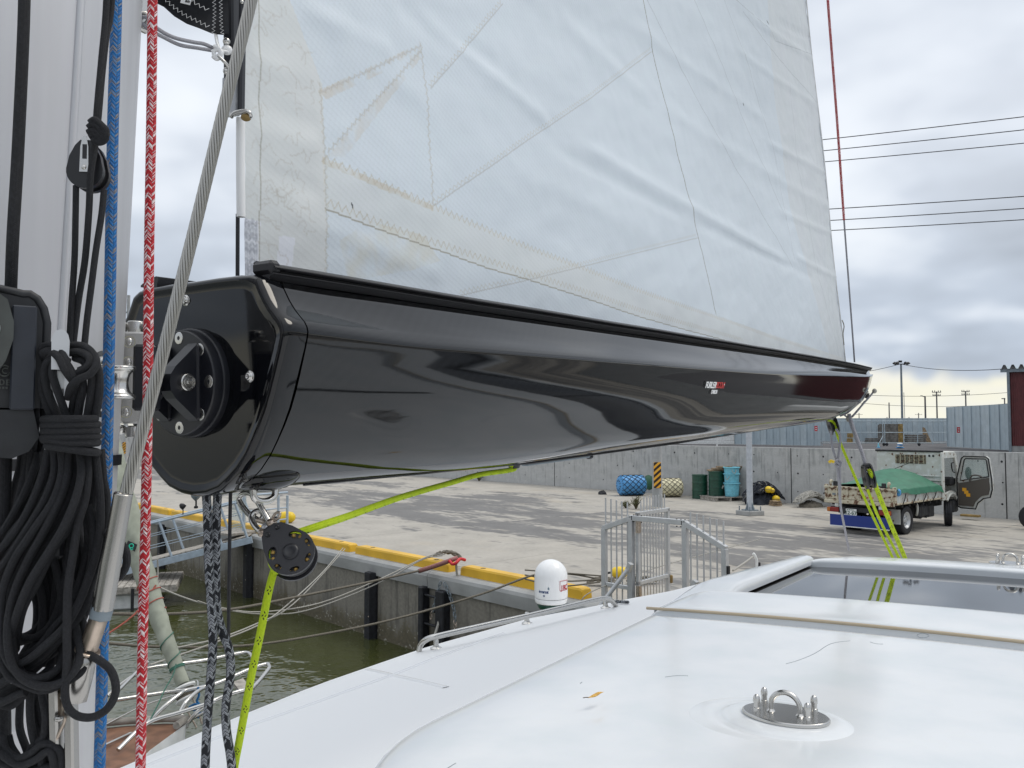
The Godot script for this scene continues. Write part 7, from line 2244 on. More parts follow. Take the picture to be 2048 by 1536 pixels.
	for e in [[[849, 83], [860, 190], [868, 411]], [[640, 186], [849, 90]], [[655, 305], [849, 100]], [[642, 165], [650, 320], [655, 640]]]:
		line.call(e, thread, 0.32, 1, 1.8, 7.0)
		line.call(e, seam, 0.25, 1)
	for e in [[[1021, 3], [867, 176]], [[870, 411], [1064, 278], [1200, 190], [1325, 98]], [[1402, 475], [1174, 531], [1048, 562], [920, 591]]]:
		line.call(e, seam, 0.55, 1)
		line.call(e.map(func(q): return [q[0] - 3, q[1] - 6]), thread, 0.3, 1, 1.8, 7.0)
	line.call([[1306, -20], [1325, 88], [1371, 316], [1392, 415], [1416, 540], [1435, 628]], Color(0.50, 0.48, 0.45), 0.8, 2)
	for e in [[[1310, -20], [1440, 250], [1589, 534]], [[1405, -20], [1518, 281], [1580, 440]], [[1460, -20], [1510, 130], [1560, 310], [1592, 520]], [[1480, -10], [1548, 55], [1560, 80], [1625, 110]], [[1500, 20], [1570, 120], [1640, 215]], [[1585, 165], [1600, 320], [1640, 560], [1680, 712]]]: line.call(e, Color(0.66, 0.68, 0.70), 0.55, 1)
	# wandering stitches over the luff patch
	var g := RandomNumberGenerator.new()
	g.seed = 5
	for k in 34:
		var y := -30.0 + g.randf() * 600
		var x := 488.0 + g.randf() * 110
		var p := []
		for i in 5: p.append([x + i * g.randf_range(6, 14), y + i * g.randf_range(-6, 14)])
		line.call(p, Color(0.76, 0.75, 0.72), 0.26, 1, 1.2 + 2.0 * g.randf(), 8.0 + 8.0 * g.randf())
	line.call([[518, -20], [520, 300], [518, 640]], Color(0.66, 0.65, 0.62), 0.6, 1)
	for k in 70: line.call([[486, 440 + k * 2.6], [516, 443 + k * 2.6]], Color(0.62, 0.64, 0.68), 0.55 * g.randf(), 1, 1.2, 5.0)
	for e in [[1543, 38], [1545, 41], [1500, 203], [704, 408]]: line.call([[e[0], e[1]], [e[0] + 2, e[1] + 5]], Color(0.2, 0.2, 0.22), 0.8, 2)
	var m := mat("sailcloth", lin(0.95, 0.95, 0.95), 0.5, 0.0, {"albedo_texture": img_tex(im), "normal_enabled": true, "normal_texture": img_tex(relief), "normal_scale": 0.5, "backlight_enabled": true, "backlight": Color(0.55, 0.56, 0.58)})
	m.uv1_scale = Vector3(1, 1, 1)
	# creases: lines in the cloth that stand out or sink in, from the photograph
	var creases := []
	for e in [[831, 10, 1120, 255, 0.006, 0.020], [1120, 255, 1585, 527, 0.007, 0.022], [1100, 285, 1388, 440, -0.005, 0.018], [1388, 440, 1640, 560, -0.004, 0.02], [1130, 20, 1325, 200, 0.004, 0.03], [1325, 200, 1680, 430, 0.004, 0.03], [600, 10, 800, 110, 0.005, 0.02], [790, 0, 1010, 130, -0.005, 0.025], [640, 40, 900, 240, 0.003, 0.03], [1000, 320, 1330, 480, 0.003, 0.035], [1240, 10, 1560, 250, 0.004, 0.025], [1500, 20, 1640, 130, 0.006, 0.012], [1480, 90, 1645, 220, 0.005, 0.014], [1540, 280, 1660, 350, 0.006, 0.014], [1560, 420, 1670, 470, 0.006, 0.014], [1590, 510, 1680, 560, 0.006, 0.014], [1560, 40, 1640, 90, -0.005, 0.012], [500, 120, 640, 160, 0.004, 0.012], [500, 200, 640, 250, -0.004, 0.014], [500, 260, 640, 300, 0.004, 0.012], [500, 330, 640, 380, -0.004, 0.014], [560, 420, 900, 560, 0.003, 0.02]]:
		var a: Vector2 = uvp.call(e[0], e[1])
		var b: Vector2 = uvp.call(e[2], e[3])
		creases.append([Vector2(a.x / W * SX, (1 - a.y / H) * SY), Vector2(b.x / W * SX, (1 - b.y / H) * SY), e[4], e[5]])
	var wr := noise(135, 1.4, 4)
	var rows := []
	var uvs := []
	var NH := 190
	var NS := 300
	for i in NH + 1:
		var h := 0.13 + 3.15 * i / NH if i < NH else 7.0
		var r := PackedVector3Array()
		var q := []
		var s1 := 5.43 - 0.411 * h + 0.02 * sin(h * 5)
		for j in NS + 1:
			var t := float(j) / NS
			var s := lerpf(0.097, s1, t)
			var w := -0.045 * sin(PI * pow(t, 0.8)) * smoothstep(0.13, 1.6, h)
			var p := Vector2(s, h)
			if i < NH:
				for c in creases:
					var d: Vector2 = c[1] - c[0]
					var f := clampf((p - c[0]).dot(d) / d.length_squared(), 0, 1)
					var dist := p.distance_to(c[0] + d * f)
					if dist < c[3] * 3: w += c[2] * exp(-pow(dist / c[3], 2)) * smoothstep(0.0, 0.12, f) * (1 - smoothstep(0.88, 1.0, f) * 0.9)
			w += 0.007 * wr.get_noise_2d(s * 0.6 + h * 0.5, h * 1.6 - s * 0.6) + 0.0022 * wr.get_noise_2d(s * 3.0 + h * 4.0 + 40, h * 9.0 - s * 5.0) + (0.004 * wr.get_noise_2d(s * 7, h * 3) * smoothstep(0.90, 1.0, t))
			r.append(boom(s, h, w))
			q.append(Vector2(s / SX, 1 - h / SY))
		rows.append(r)
		uvs.append(q)
	var o := thing("mainsail", "big pale white mainsail with zigzag seams rising out of the boom", "sail", Transform3D(Basis(), boom(0.1, 0.2, 0)))
	wpart("cloth", mb().grid(rows, false, 1, 1, false, uvs), m, o)
	# leech line and tape, luff rope
	var lp := PackedVector3Array()
	for k in 40:
		var h := 0.20 + 3.2 * k / 39.0
		lp.append(boom(5.43 - 0.411 * h + 0.02 * sin(h * 5), h, 0.002))
	wpart("leech_tape", mb().tube(lp, 0.004, 6), mats.gelcoat_clean, o)
	wpart("luff_sleeve", mb().tube(PackedVector3Array([at(481, 236, 1.43), at(481, 330, 1.43), at(482, 434, 1.43)]), 0.0075, 12), mats.gelcoat_clean, o)
	wpart("loose_thread", mb().tube(seen([[1684, 640, 5.7], [1688, 652, 5.7], [1686, 668, 5.7], [1688, 690, 5.7]], 4), 0.004, 5), mats.cord_grey, o)
	# --- luff track
	var lt := thing("luff_track", "black luff track with white end fitting left of the sail", "luff track", Transform3D(Basis(), at(478, 540, 1.44)))
	wpart("extrusion", mb().box(frame(at(463, 68, 1.42), Vector3(1, 0, 0.3), at(465, 0, 1.42) - at(461, 136, 1.42)), Vector3(0.020, 0.16, 0.022), 0.003), mats.anodised_black, lt)
	wpart("extrusion_ridge", mb().box(frame(at(484, 90, 1.405), Vector3(1, 0, 0.3), Vector3.UP), Vector3(0.009, 0.235, 0.014), 0.003), mats.anodised_black, lt)
	wpart("end_fitting", mb().box(frame(at(463, 193, 1.415), Vector3(1, 0, 0.3), Vector3.UP), Vector3(0.030, 0.066, 0.016), 0.003), mats.pale_alloy, lt)
	for e in [[478, 160], [478, 199], [484, 4], [482, 54]]: wpart("screw", mb().ball(T(0, 0, 0).translated(at(e[0], e[1], 1.402)), Vector3(0.0032, 0.0038, 0.003), 10), mats.stainless, lt)
	wpart("lower_rod", mb().tube(PackedVector3Array([at(475.5, 428, 1.45), at(475, 560, 1.45)]), 0.0036, 8), mats.anodised_black, lt)
	var pin := wpart("ring_pin", mb().tube(seen([[462, 234, 1.395], [470, 226, 1.39], [490, 222, 1.385], [500, 227, 1.385], [499, 234, 1.39], [485, 230, 1.395]], 5), 0.0036, 10), mats.stainless, lt)
	wpart("pin_ball", mb().ball(T(0, 0, 0).translated(at(492, 235, 1.39)), Vector3(0.0085, 0.006, 0.0085), 14), mats.ochre_wood, pin)
	# --- black webbing at the head of the track
	worn("black_cloth", lin(0.014, 0.015, 0.019), 0.25, 0.9, 0.0, 14.0, 141)
	var wb := thing("black_webbing", "black webbing cover with white zigzag stitching at top left", "sail cover", Transform3D(Basis(), at(400, 40, 1.36)))
	rows = []
	for e in [[[296, -60], [306, 2]], [[330, -60], [326, 12]], [[345, -60], [347, 31]], [[372, -60], [372, 46]], [[400, -60], [397, 55]], [[425, -60], [424, 66]], [[442, -60], [442, 68]], [[456, -60], [458, 68]]]:
		var r := PackedVector3Array()
		for k in 9:
			var t := k / 8.0
			r.append(at(lerpf(e[0][0], e[1][0], t), lerpf(e[0][1], e[1][1], t), 1.37 - 0.015 * sin(t * 5 + e[0][0] * 0.02)))
		rows.append(r)
	var back := []
	for r in rows:
		var b := PackedVector3Array()
		for p in r: b.append(p + Vector3(0, 0, -0.003))
		back.append(b)
	var cl := mb().grid(rows, false, 1, 1, false).grid(back, false, 1, 1, false)
	wpart("cloth", cl, mats.black_cloth, wb)
	var st := mb()
	var zz := func(pts: Array, amp: float, step: float) -> void:
		var sp := spline(pts.map(func(q): return at(q[0], q[1], 1.352)), 12)
		var out := PackedVector3Array()
		var run := 0.0
		var nx := 0.0
		var sg := 1.0
		for i in sp.size() - 1:
			var d := sp[i + 1] - sp[i]
			while run + d.length() > nx:
				var t := (nx - run) / d.length()
				out.append(sp[i] + d * t + d.normalized().cross(Vector3(0, 0, 1)) * amp * sg)
				sg = -sg
				nx += step
			run += d.length()
		st.tube(out, 0.0006, 4)
	zz.call([[326, -6], [345, 12], [370, 30], [395, 42], [420, 55]], 0.0028, 0.0042)
	zz.call([[382, 0], [400, 12], [420, 21]], 0.0026, 0.0046)
	zz.call([[427, -10], [429, 20], [428, 45], [426, 70]], 0.0026, 0.0030)
	zz.call([[440, -10], [442, 20], [442, 45], [445, 70]], 0.0026, 0.0030)
	wpart("stitching", st, mats.gelcoat_clean, wb)
	wpart("label", mb().box(frame(at(372, 2, 1.354), Vector3(1, -0.25, 0), Vector3(0.25, 1, 0)), Vector3(0.016, 0.010, 0.001)), mats.gelcoat_clean, wb)
	glyphs(wb.get_node("label"), "mark", "an", Transform3D(Basis(Vector3(0, 0, 1), -0.25), Vector3.ZERO), 0.004, mats.dark, 0.001).global_transform = frame(at(375, 2, 1.3525), Vector3(1, -0.25, 0), Vector3(0.25, 1, 0))
	# lashing from the mast eye to the shackle on the track
	var ls := thing("pale_lashing", "thin pale doubled cord from mast eye to the black track", "cord", Transform3D(Basis(), at(360, 80, 1.33)))
	wpart("cord", rope(seen([[286, 34, 1.262], [297, 37, 1.262], [312, 55, 1.275], [345, 74, 1.30], [385, 84, 1.33], [408, 88, 1.345], [430, 98, 1.36]], 6), 0.0030, 8), braid("pale"), ls)
	wpart("cord", rope(seen([[284, 46, 1.262], [300, 60, 1.27], [330, 76, 1.29], [360, 90, 1.315], [395, 96, 1.335], [430, 102, 1.36]], 6), 0.0030, 8), braid("pale"), ls)
	var kn := mb()
	for e in [[[428, 92], [438, 98], [440, 108], [432, 114], [427, 106]], [[424, 104], [433, 100], [443, 104], [440, 114]], [[426, 112], [434, 118], [442, 112]]]: kn.tube(seen(e.map(func(q): return [q[0], q[1], 1.352]), 5), 0.0034, 8)
	wpart("knot", kn, mats.gelcoat_clean, ls)
	var tg := thing("track_shackle", "small steel shackles and white web loop at the black track", "shackle", Transform3D(Basis(), at(445, 100, 1.37)))
	wpart("web_loop", mb().tube(seen([[432, 70, 1.365], [434, 84, 1.36], [440, 100, 1.355], [452, 104, 1.365]], 5), 0.0065, 8, 1, 1, true, 0.4), mats.gelcoat_clean, tg)
	wpart("roller", mb().ball(T(0, 0, 0).translated(at(454, 100, 1.372)), Vector3(0.009, 0.008, 0.008), 14), mats.gelcoat_clean, tg)
	wpart("bolt", mb().ball(T(0, 0, 0).translated(at(453, 83, 1.37)), Vector3(0.0062, 0.006, 0.006), 14), mats.stainless, tg)
	wpart("bow", mb().tube(seen([[437, 112, 1.35], [446, 121, 1.35], [455, 131, 1.355], [456, 142, 1.36], [450, 146, 1.36]], 5), 0.0026, 8), mats.stainless, tg)
	wpart("bolt", mb().ball(T(0, 0, 0).translated(at(452, 142, 1.36)), Vector3(0.005, 0.006, 0.005), 14), mats.stainless, tg)


func line_thing(called: String, path: PackedVector3Array, r: float, kind: String, label: String, group := "") -> void:
	solo(called, rope(path, r), braid(kind), label, "rope", group)


func block(label: String, t: Transform3D, sc: float, detailed: bool) -> Node3D:
	# y towards the head, z across the sheave
	var o := thing("pulley_block", label, "pulley block", t)
	var cheek := PackedVector2Array()
	for k in 21:
		var a := deg_to_rad(-205.0 + 230.0 * k / 20.0)
		cheek.append(Vector2(cos(a), sin(a)) * 0.0345 * sc)
	cheek.append(Vector2(0.026, 0.030) * sc)
	cheek.append(Vector2(0.017, 0.0465) * sc)
	cheek.append(Vector2(0.010, 0.050) * sc)
	cheek.append(Vector2(-0.010, 0.050) * sc)
	cheek.append(Vector2(-0.017, 0.0465) * sc)
	cheek.append(Vector2(-0.026, 0.030) * sc)
	var holes := []
	if detailed:
		for e in [[38, 0.0255, 0.020, 0.0085], [142, 0.0255, 0.020, 0.0085], [-12, 0.0270, 0.014, 0.0050], [-62, 0.0270, 0.015, 0.0050], [-115, 0.0270, 0.015, 0.0050], [192, 0.0270, 0.012, 0.0050]]:
			var h := PackedVector2Array()
			var b := Transform2D(deg_to_rad(e[0] + 90.0), Vector2(cos(deg_to_rad(e[0])), sin(deg_to_rad(e[0]))) * e[1] * sc)
			for k in 12: h.append(b * (Vector2(cos(TAU * k / 12) * e[2] / 2, sin(TAU * k / 12) * e[3] * 0.75) * sc))
			holes.append(h)
	for z in [0.0125, -0.0125]:
		part("cheek", mb().prism(T(0, 0, z * sc), cheek, -0.0025 * sc, 0.0025 * sc, holes if z > 0 else [], true), mats.block_black, o)
	part("sheave", mb().lathe(Transform3D(Basis(Vector3.RIGHT, PI / 2), Vector3.ZERO), [Vector2(0, -0.009 * sc), Vector2(0.030 * sc, -0.009 * sc), Vector2(0.030 * sc, -0.008 * sc), Vector2(0.0255 * sc, -0.005 * sc), Vector2(0.0235 * sc, 0), Vector2(0.0255 * sc, 0.005 * sc), Vector2(0.030 * sc, 0.008 * sc), Vector2(0.030 * sc, 0.009 * sc), Vector2(0, 0.009 * sc)], 32), mats.block_black, o)
	for z in [1.0, -1.0]:
		part("hub", mb().lathe(Transform3D(Basis(Vector3.RIGHT, PI / 2 * z), Vector3(0, 0, 0.014 * sc * z)), [Vector2(0.012, 0.0), Vector2(0.0115, 0.003), Vector2(0.0085, 0.0045), Vector2(0.006, 0.003), Vector2(0, 0.002)].map(func(e): return e * sc), 22), mats.block_black, o)
	for x in [-0.0085, 0.0085]: part("bolt", mb().lathe(Transform3D(Basis(Vector3.RIGHT, PI / 2), Vector3(x * sc, 0.043 * sc, 0)), [Vector2(0, -0.0165 * sc), Vector2(0.0035 * sc, -0.0165 * sc), Vector2(0.0035 * sc, 0.0165 * sc), Vector2(0.002 * sc, 0.0165 * sc), Vector2(0.002 * sc, 0.0155 * sc), Vector2(0, 0.0155 * sc)], 14), mats.black_plastic, o)
	part("head", mb().box(T(0, 0.049 * sc, 0), Vector3(0.024, 0.014, 0.028) * sc, 0.004 * sc), mats.block_black, o)
	if detailed:
		var bb := mb()
		for k in 16: bb.ball(T(cos(TAU * k / 16) * 0.0262 * sc, sin(TAU * k / 16) * 0.0262 * sc, 0.0088 * sc), Vector3.ONE * 0.0034 * sc, 8)
		part("bearing_ball", bb, mats.bearing, o)
	return o


func shackle(o: Node3D, called: String, pts: Array, r: float, m: Material) -> void:
	wpart(called, mb().tube(seen(pts, 6), r, 12), m, o)


func make_ropes() -> void:
	mat("block_black", lin(0.013, 0.014, 0.018), 0.40)
	mat("bearing", lin(0.42, 0.27, 0.07), 0.5)
	# --- ropes running down the mast
	line_thing("red_rope", seen([[306, -120, 1.07], [303, 200, 1.07], [298, 520, 1.06], [296, 760, 1.05], [292, 1000, 1.05], [286, 1250, 1.05], [281, 1536, 1.05], [277, 1760, 1.05]], 10), 0.00605, "red", "red and white flecked rope hanging straight down before the boom end")
	line_thing("blue_rope", seen([[236, -150, 1.02], [231, 80, 1.01], [226, 250, 1.0], [222, 470, 0.99], [218, 700, 0.98], [214, 900, 0.98], [209, 1150, 0.98], [204, 1350, 0.98], [199, 1536, 0.98], [195, 1700, 0.98]], 10), 0.0064, "blue", "thick blue rope with grey flecks running down the mast")
	line_thing("black_rope", seen([[52, -150, 0.92], [47, 60, 0.91], [36, 300, 0.90], [26, 470, 0.89], [21, 600, 0.90], [18, 700, 0.91]], 10), 0.0060, "black", "thick black braided rope running down into the rope clutch")
	line_thing("black_rope", seen([[14, 830, 0.91], [11, 900, 0.90], [8, 1050, 0.90], [6, 1250, 0.90], [9, 1450, 0.90], [12, 1640, 0.90]], 10), 0.0065, "black", "thick black rope leaving the rope clutch downwards at the picture edge")
	# twin thin line to the small block, and its three falls
	line_thing("black_line", seen([[218, -140, 0.96], [212, 20, 0.955], [203, 120, 0.945], [194, 220, 0.935], [190, 290, 0.93], [181, 350, 0.925], [178, 420, 0.925], [170, 520, 0.925], [157, 600, 0.925], [146, 690, 0.92]], 8), 0.0035, "black", "thin black line through the small teardrop block, middle fall")
	line_thing("black_line", seen([[232, -140, 0.97], [222, 20, 0.965], [213, 70, 0.955], [204, 150, 0.945], [197, 230, 0.935], [193, 262, 0.93]], 8), 0.0035, "black", "second thin black line ending in the knot above the small block")
	line_thing("black_line", seen([[152, 372, 0.935], [151, 440, 0.93], [149, 520, 0.925], [143, 610, 0.92], [138, 700, 0.915]], 8), 0.0033, "black", "thin black line leaving the small block, left fall")
	line_thing("black_line", seen([[208, 380, 0.935], [203, 430, 0.93], [192, 500, 0.925], [183, 570, 0.92], [174, 640, 0.915], [168, 700, 0.91]], 8), 0.0034, "black", "thin black line leaving the small block, right fall")
	var kn := thing("knot", "black rope knot tied above the small teardrop block", "knot", Transform3D(Basis(), at(192, 275, 0.93)))
	var kb := mb()
	for e in [[[180, 246], [190, 240], [202, 250], [212, 262], [206, 276]], [[177, 256], [188, 250], [202, 262], [210, 276]], [[176, 266], [188, 262], [200, 272], [208, 284]], [[180, 274], [192, 270], [204, 280], [212, 270], [208, 256]], [[186, 278], [196, 284], [206, 282], [212, 274]]]: kb.tube(seen(e.map(func(q): return [q[0], q[1], 0.925 - 0.00002 * q[0]]), 6), 0.0040, 10, 1, 40)
	wpart("turns", kb, braid("black"), kn)
	# teardrop block
	var tf := frame(at(178, 340, 0.945), Vector3(1, 0, -0.1), Vector3(0.10, 1, 0))
	var tb := thing("teardrop_block", "small black teardrop pulley block with steel strap on the mast", "pulley block", tf)
	var drop := PackedVector2Array()
	for k in 17:
		var a := deg_to_rad(-200.0 + 220.0 * k / 16.0)
		drop.append(Vector2(cos(a) * 0.0195, sin(a) * 0.0195 - 0.004))
	for e in [[0.0165, 0.012], [0.0105, 0.024], [0.005, 0.030], [-0.005, 0.030], [-0.0105, 0.024], [-0.0165, 0.012]]: drop.append(Vector2(e[0], e[1]))
	for z in [-0.009, 0.009]: part("cheek", mb().prism(T(0, 0, z), drop, -0.0035, 0.0035, [], true), mats.black_plastic, tb)
	part("sheave", mb().lathe(Transform3D(Basis(Vector3.RIGHT, PI / 2), Vector3(0, -0.004, 0)), [Vector2(0, -0.0055), Vector2(0.017, -0.0055), Vector2(0.0135, 0), Vector2(0.017, 0.0055), Vector2(0, 0.0055)], 24), mats.black_moulding, tb)
	part("strap", mb().prism(T(0, 0, 0.0128), PackedVector2Array([Vector2(-0.0048, -0.006), Vector2(0.0048, -0.006), Vector2(0.0042, 0.022), Vector2(0.002, 0.034), Vector2(-0.002, 0.034), Vector2(-0.0042, 0.022)]), 0, 0.0014), mats.stainless, tb)
	part("strap_slot", mb().box(T(0.0005, 0.0165, 0.0143), Vector3(0.0046, 0.016, 0.0006)), mats.black_plastic, tb)
	part("axle", mb().ball(T(0, -0.001, 0.0142), Vector3(0.0028, 0.0028, 0.0014), 12), mats.stainless, tb)
	# --- stay wire, laid up of outer strands, and its rigging screw
	var wp := seen([[514, -90, 0.92], [505, -10, 0.915], [447, 220, 0.90], [386, 470, 0.885], [330, 690, 0.87], [285, 860, 0.86], [252, 986, 0.855]], 16)
	var wire := mb()
	var lens := 0.0
	var cum := [0.0]
	for i in wp.size() - 1:
		lens += (wp[i + 1] - wp[i]).length()
		cum.append(lens)
	var dirn := (wp[wp.size() - 1] - wp[0]).normalized()
	var sx := dirn.cross(Vector3(0, 0, 1)).normalized()
	var sy := dirn.cross(sx)
	for k in 12:
		var p := PackedVector3Array()
		for i in wp.size() * 3 - 2:
			var j := mini(i / 3, wp.size() - 2)
			var fr := (i - j * 3) / 3.0
			var c := wp[j].lerp(wp[j + 1], fr)
			var l := lerpf(cum[j], cum[j + 1], fr)
			var a := TAU * k / 12 - l * TAU / 0.12
			p.append(c + (sx * cos(a) + sy * sin(a)) * 0.0050)
		wire.tube(p, 0.00142, 6)
	wire.tube(wp, 0.0042, 8)
	mat("wire_steel", lin(0.38, 0.37, 0.345), 0.34, 0.9)
	solo("stay_wire", wire, mats.wire_steel, "thick twisted stainless wire stay slanting across before the sail", "wire stay")
	mat("rig_steel", lin(0.36, 0.35, 0.335), 0.27, 1.0)
	var rs := thing("rigging_screw", "long stainless rigging screw at the foot of the wire stay", "rigging screw", Transform3D(Basis(), at(200, 1240, 0.855)))
	var R := func(x: float, y: float, d: float, x2: float, y2: float, d2: float) -> Transform3D: return up_to(at(x, y, d), at(x2, y2, d2) - at(x, y, d))
	var L := func(x: float, y: float, d: float, x2: float, y2: float, d2: float) -> float: return (at(x2, y2, d2) - at(x, y, d)).length()
	var t: Transform3D = R.call(205, 1218, 0.855, 247, 986, 0.855)
	var l: float = L.call(205, 1218, 0.855, 247, 986, 0.855)
	wpart("swage_body", mb().lathe(t, [Vector2(0, 0), Vector2(0.0108, 0), Vector2(0.0108, 0), Vector2(0.0112, 0.006), Vector2(0.0110, l * 0.30), Vector2(0.0102, l * 0.62), Vector2(0.0098, l - 0.001), Vector2(0.0098, l - 0.001), Vector2(0.0090, l), Vector2(0.0090, l), Vector2(0.0066, l), Vector2(0.0066, l - 0.004), Vector2(0, l - 0.004)], 8), mats.rig_steel, rs)
	t = R.call(199, 1236, 0.856, 206, 1212, 0.856)
	wpart("locknut", mb().lathe(t, [Vector2(0, 0), Vector2(0.0112, 0.0), Vector2(0.0115, 0.001), Vector2(0.0115, 0.012), Vector2(0.0105, 0.013), Vector2(0, 0.013)], 6), mats.galv_dark, rs)
	t = R.call(176, 1300, 0.857, 199, 1232, 0.856)
	l = L.call(176, 1300, 0.857, 199, 1232, 0.856)
	var th := [Vector2(0, 0)]
	for k in 21:
		th.append(Vector2(0.0092, l * (k + 0.1) / 21))
		th.append(Vector2(0.0080, l * (k + 0.6) / 21))
	th.append(Vector2(0, l))
	wpart("thread", mb().lathe(t, th, 18), mats.stainless_rusty, rs)
	t = R.call(174, 1304, 0.857, 178, 1294, 0.857)
	wpart("lock_washer", mb().lathe(t, [Vector2(0, 0), Vector2(0.0125, 0), Vector2(0.0128, 0.001), Vector2(0.0125, 0.003), Vector2(0, 0.003)], 24), mats.stainless_rusty, rs)
	t = R.call(148, 1395, 0.86, 174, 1304, 0.857)
	l = L.call(148, 1395, 0.86, 174, 1304, 0.857)
	wpart("screw_barrel", mb().lathe(t, [Vector2(0, -0.004), Vector2(0.0138, 0), Vector2(0.0132, l * 0.55), Vector2(0.0118, l * 0.75), Vector2(0.0116, l), Vector2(0, l)], 8), mats.rig_steel, rs)
	for e in [[128, 1375, 98, 1560], [163, 1380, 124, 1580]]:
		var a := at(e[0], e[1], 0.86)
		var b := at(e[2], e[3], 0.865)
		wpart("fork_leg", mb().box(frame((a + b) / 2, Vector3(1, 0, 0.15), a - b), Vector3(0.0105, (a - b).length(), 0.012), 0.002), mats.rig_steel, rs)
	wpart("inner_screw", mb().tube(PackedVector3Array([at(142, 1372, 0.866), at(128, 1432, 0.866)]), 0.0065, 12), mats.stainless_rusty, rs)
	wpart("cotter_pin", mb().tube(seen([[116, 1438, 0.855], [126, 1434, 0.856], [130, 1440, 0.857], [118, 1468, 0.858], [110, 1484, 0.858]], 4), 0.0018, 6), mats.stainless_rusty, rs)
	wpart("clevis_nut", mb().ball(T(0, 0, 0).translated(at(118, 1437, 0.853)), Vector3(0.005, 0.0035, 0.004), 12), mats.rig_steel, rs)
	make_coil()
	# --- double grey rope below the boom's forward end
	line_thing("grey_rope", seen([[408, 950, 1.385], [414, 1010, 1.385], [417, 1120, 1.38], [422, 1200, 1.375], [426, 1280, 1.37], [421, 1360, 1.37], [415, 1440, 1.37], [410, 1540, 1.37], [408, 1640, 1.37]], 10), 0.0072, "grey", "grey and black flecked rope under the boom end, left part of the pair", "grey flecked ropes under the boom")
	line_thing("grey_rope", seen([[440, 950, 1.40], [434, 1010, 1.40], [432, 1100, 1.40], [432, 1170, 1.40], [434, 1220, 1.395], [444, 1262, 1.385], [458, 1300, 1.38], [461, 1350, 1.375], [452, 1410, 1.375], [453, 1460, 1.375], [462, 1520, 1.375], [470, 1620, 1.375]], 10), 0.0072, "grey", "grey and black flecked rope under the boom end, right part of the pair", "grey flecked ropes under the boom")
	solo("thin_rod", mb().tube(seen([[461, 985, 1.44], [459, 1100, 1.44], [457, 1260, 1.44], [456, 1330, 1.44]], 6), 0.0032, 8), mats.cable, "thin dark rod hanging straight down right of the grey ropes", "rod")
	# --- shackles and block under the boom
	var sh := thing("bow_shackle", "large stainless bow shackle hanging under the boom's forward end", "shackle", Transform3D(Basis(), at(515, 1020, 1.40)), "")
	shackle(sh, "bow", [[540, 1046, 1.375], [524, 1018, 1.385], [512, 998, 1.395], [500, 986, 1.41], [486, 988, 1.425], [478, 998, 1.43], [486, 1014, 1.425], [500, 1030, 1.42], [516, 1040, 1.415]], 0.0050, mats.stainless)
	shackle(sh, "pin", [[516, 1040, 1.415], [530, 1044, 1.395], [546, 1048, 1.37]], 0.0048, mats.stainless_rusty)
	wpart("pin_eye", mb().tube(seen([[545, 1036, 1.37], [552, 1026, 1.365], [560, 1026, 1.36], [557, 1036, 1.362], [548, 1042, 1.37]], 5), 0.0022, 8), mats.stainless_rusty, sh)
	wpart("pin_boss", mb().ball(T(0, 0, 0).translated(at(543, 1046, 1.373)), Vector3(0.0088, 0.008, 0.008), 14), mats.stainless_rusty, sh)
	sh = thing("bow_shackle", "smaller rusty bow shackle linking the block head to the larger shackle", "shackle", Transform3D(Basis(), at(515, 1050, 1.39)), "")
	shackle(sh, "bow", [[522, 1064, 1.375], [510, 1052, 1.385], [503, 1036, 1.395], [510, 1024, 1.40], [522, 1022, 1.40], [527, 1030, 1.395], [524, 1038, 1.392]], 0.0050, mats.stainless)
	shackle(sh, "pin", [[520, 1064, 1.372], [532, 1056, 1.385], [540, 1050, 1.395]], 0.0052, mats.stainless_rusty)
	wpart("pin_boss", mb().ball(T(0, 0, 0).translated(at(526, 1066, 1.37)), Vector3(0.009, 0.0075, 0.008), 14), mats.stainless_rusty, sh)
	wpart("swivel_ball", mb().ball(T(0, 0, 0).translated(at(536, 1056, 1.378)), Vector3(0.0115, 0.010, 0.010), 16), mats.pale_alloy, sh)
	var nz := Vector3(0.42, 0.02, 0.90)
	var bc := at(585, 1110, 1.355)
	var hd := at(541, 1060, 1.375) - bc
	var bt := frame(bc, hd.cross(nz), hd)
	if bt.basis.z.dot(nz) < 0: bt.basis = Basis(-bt.basis.x, bt.basis.y, -bt.basis.z)
	block("black ball bearing pulley block hanging under the boom's forward end", bt, 1.10, true)
	# strap of the block behind its cheek
	var yw := 0.0064
	var ctr := bc
	var pth := [boom(0.90, -0.118, 0.01), boom(0.95, -0.140, 0.01), at(960, 949, 2.05), at(900, 966, 1.95), at(800, 995, 1.72), at(700, 1031, 1.52), at(655, 1046, 1.42)]
	# round the sheave, seen from the block's own side
	for k in 7:
		var a := deg_to_rad(lerpf(68.0, 185.0, k / 6.0))
		pth.append(bt * (Vector3(cos(a), sin(a), 0) * 0.0335))
	pth.append_array([at(549, 1140, 1.352), at(538, 1180, 1.35), at(520, 1270, 1.35), at(505, 1340, 1.36), at(492, 1410, 1.37), at(479, 1480, 1.385), at(468, 1540, 1.40), at(458, 1620, 1.40)])
	solo("yellow_sheet", rope(spline(pth, 9), yw, 14), braid("yellow"), "neon yellow rope with black tracers from boom belly through the black block", "rope")
	# --- after end of the boom: lashings, two blocks, tackle
	var lsh := thing("boom_end_lashing", "grey cord lashing and strop hanging from the boom's after end", "lashing", Transform3D(Basis(), at(1720, 800, 5.9)))
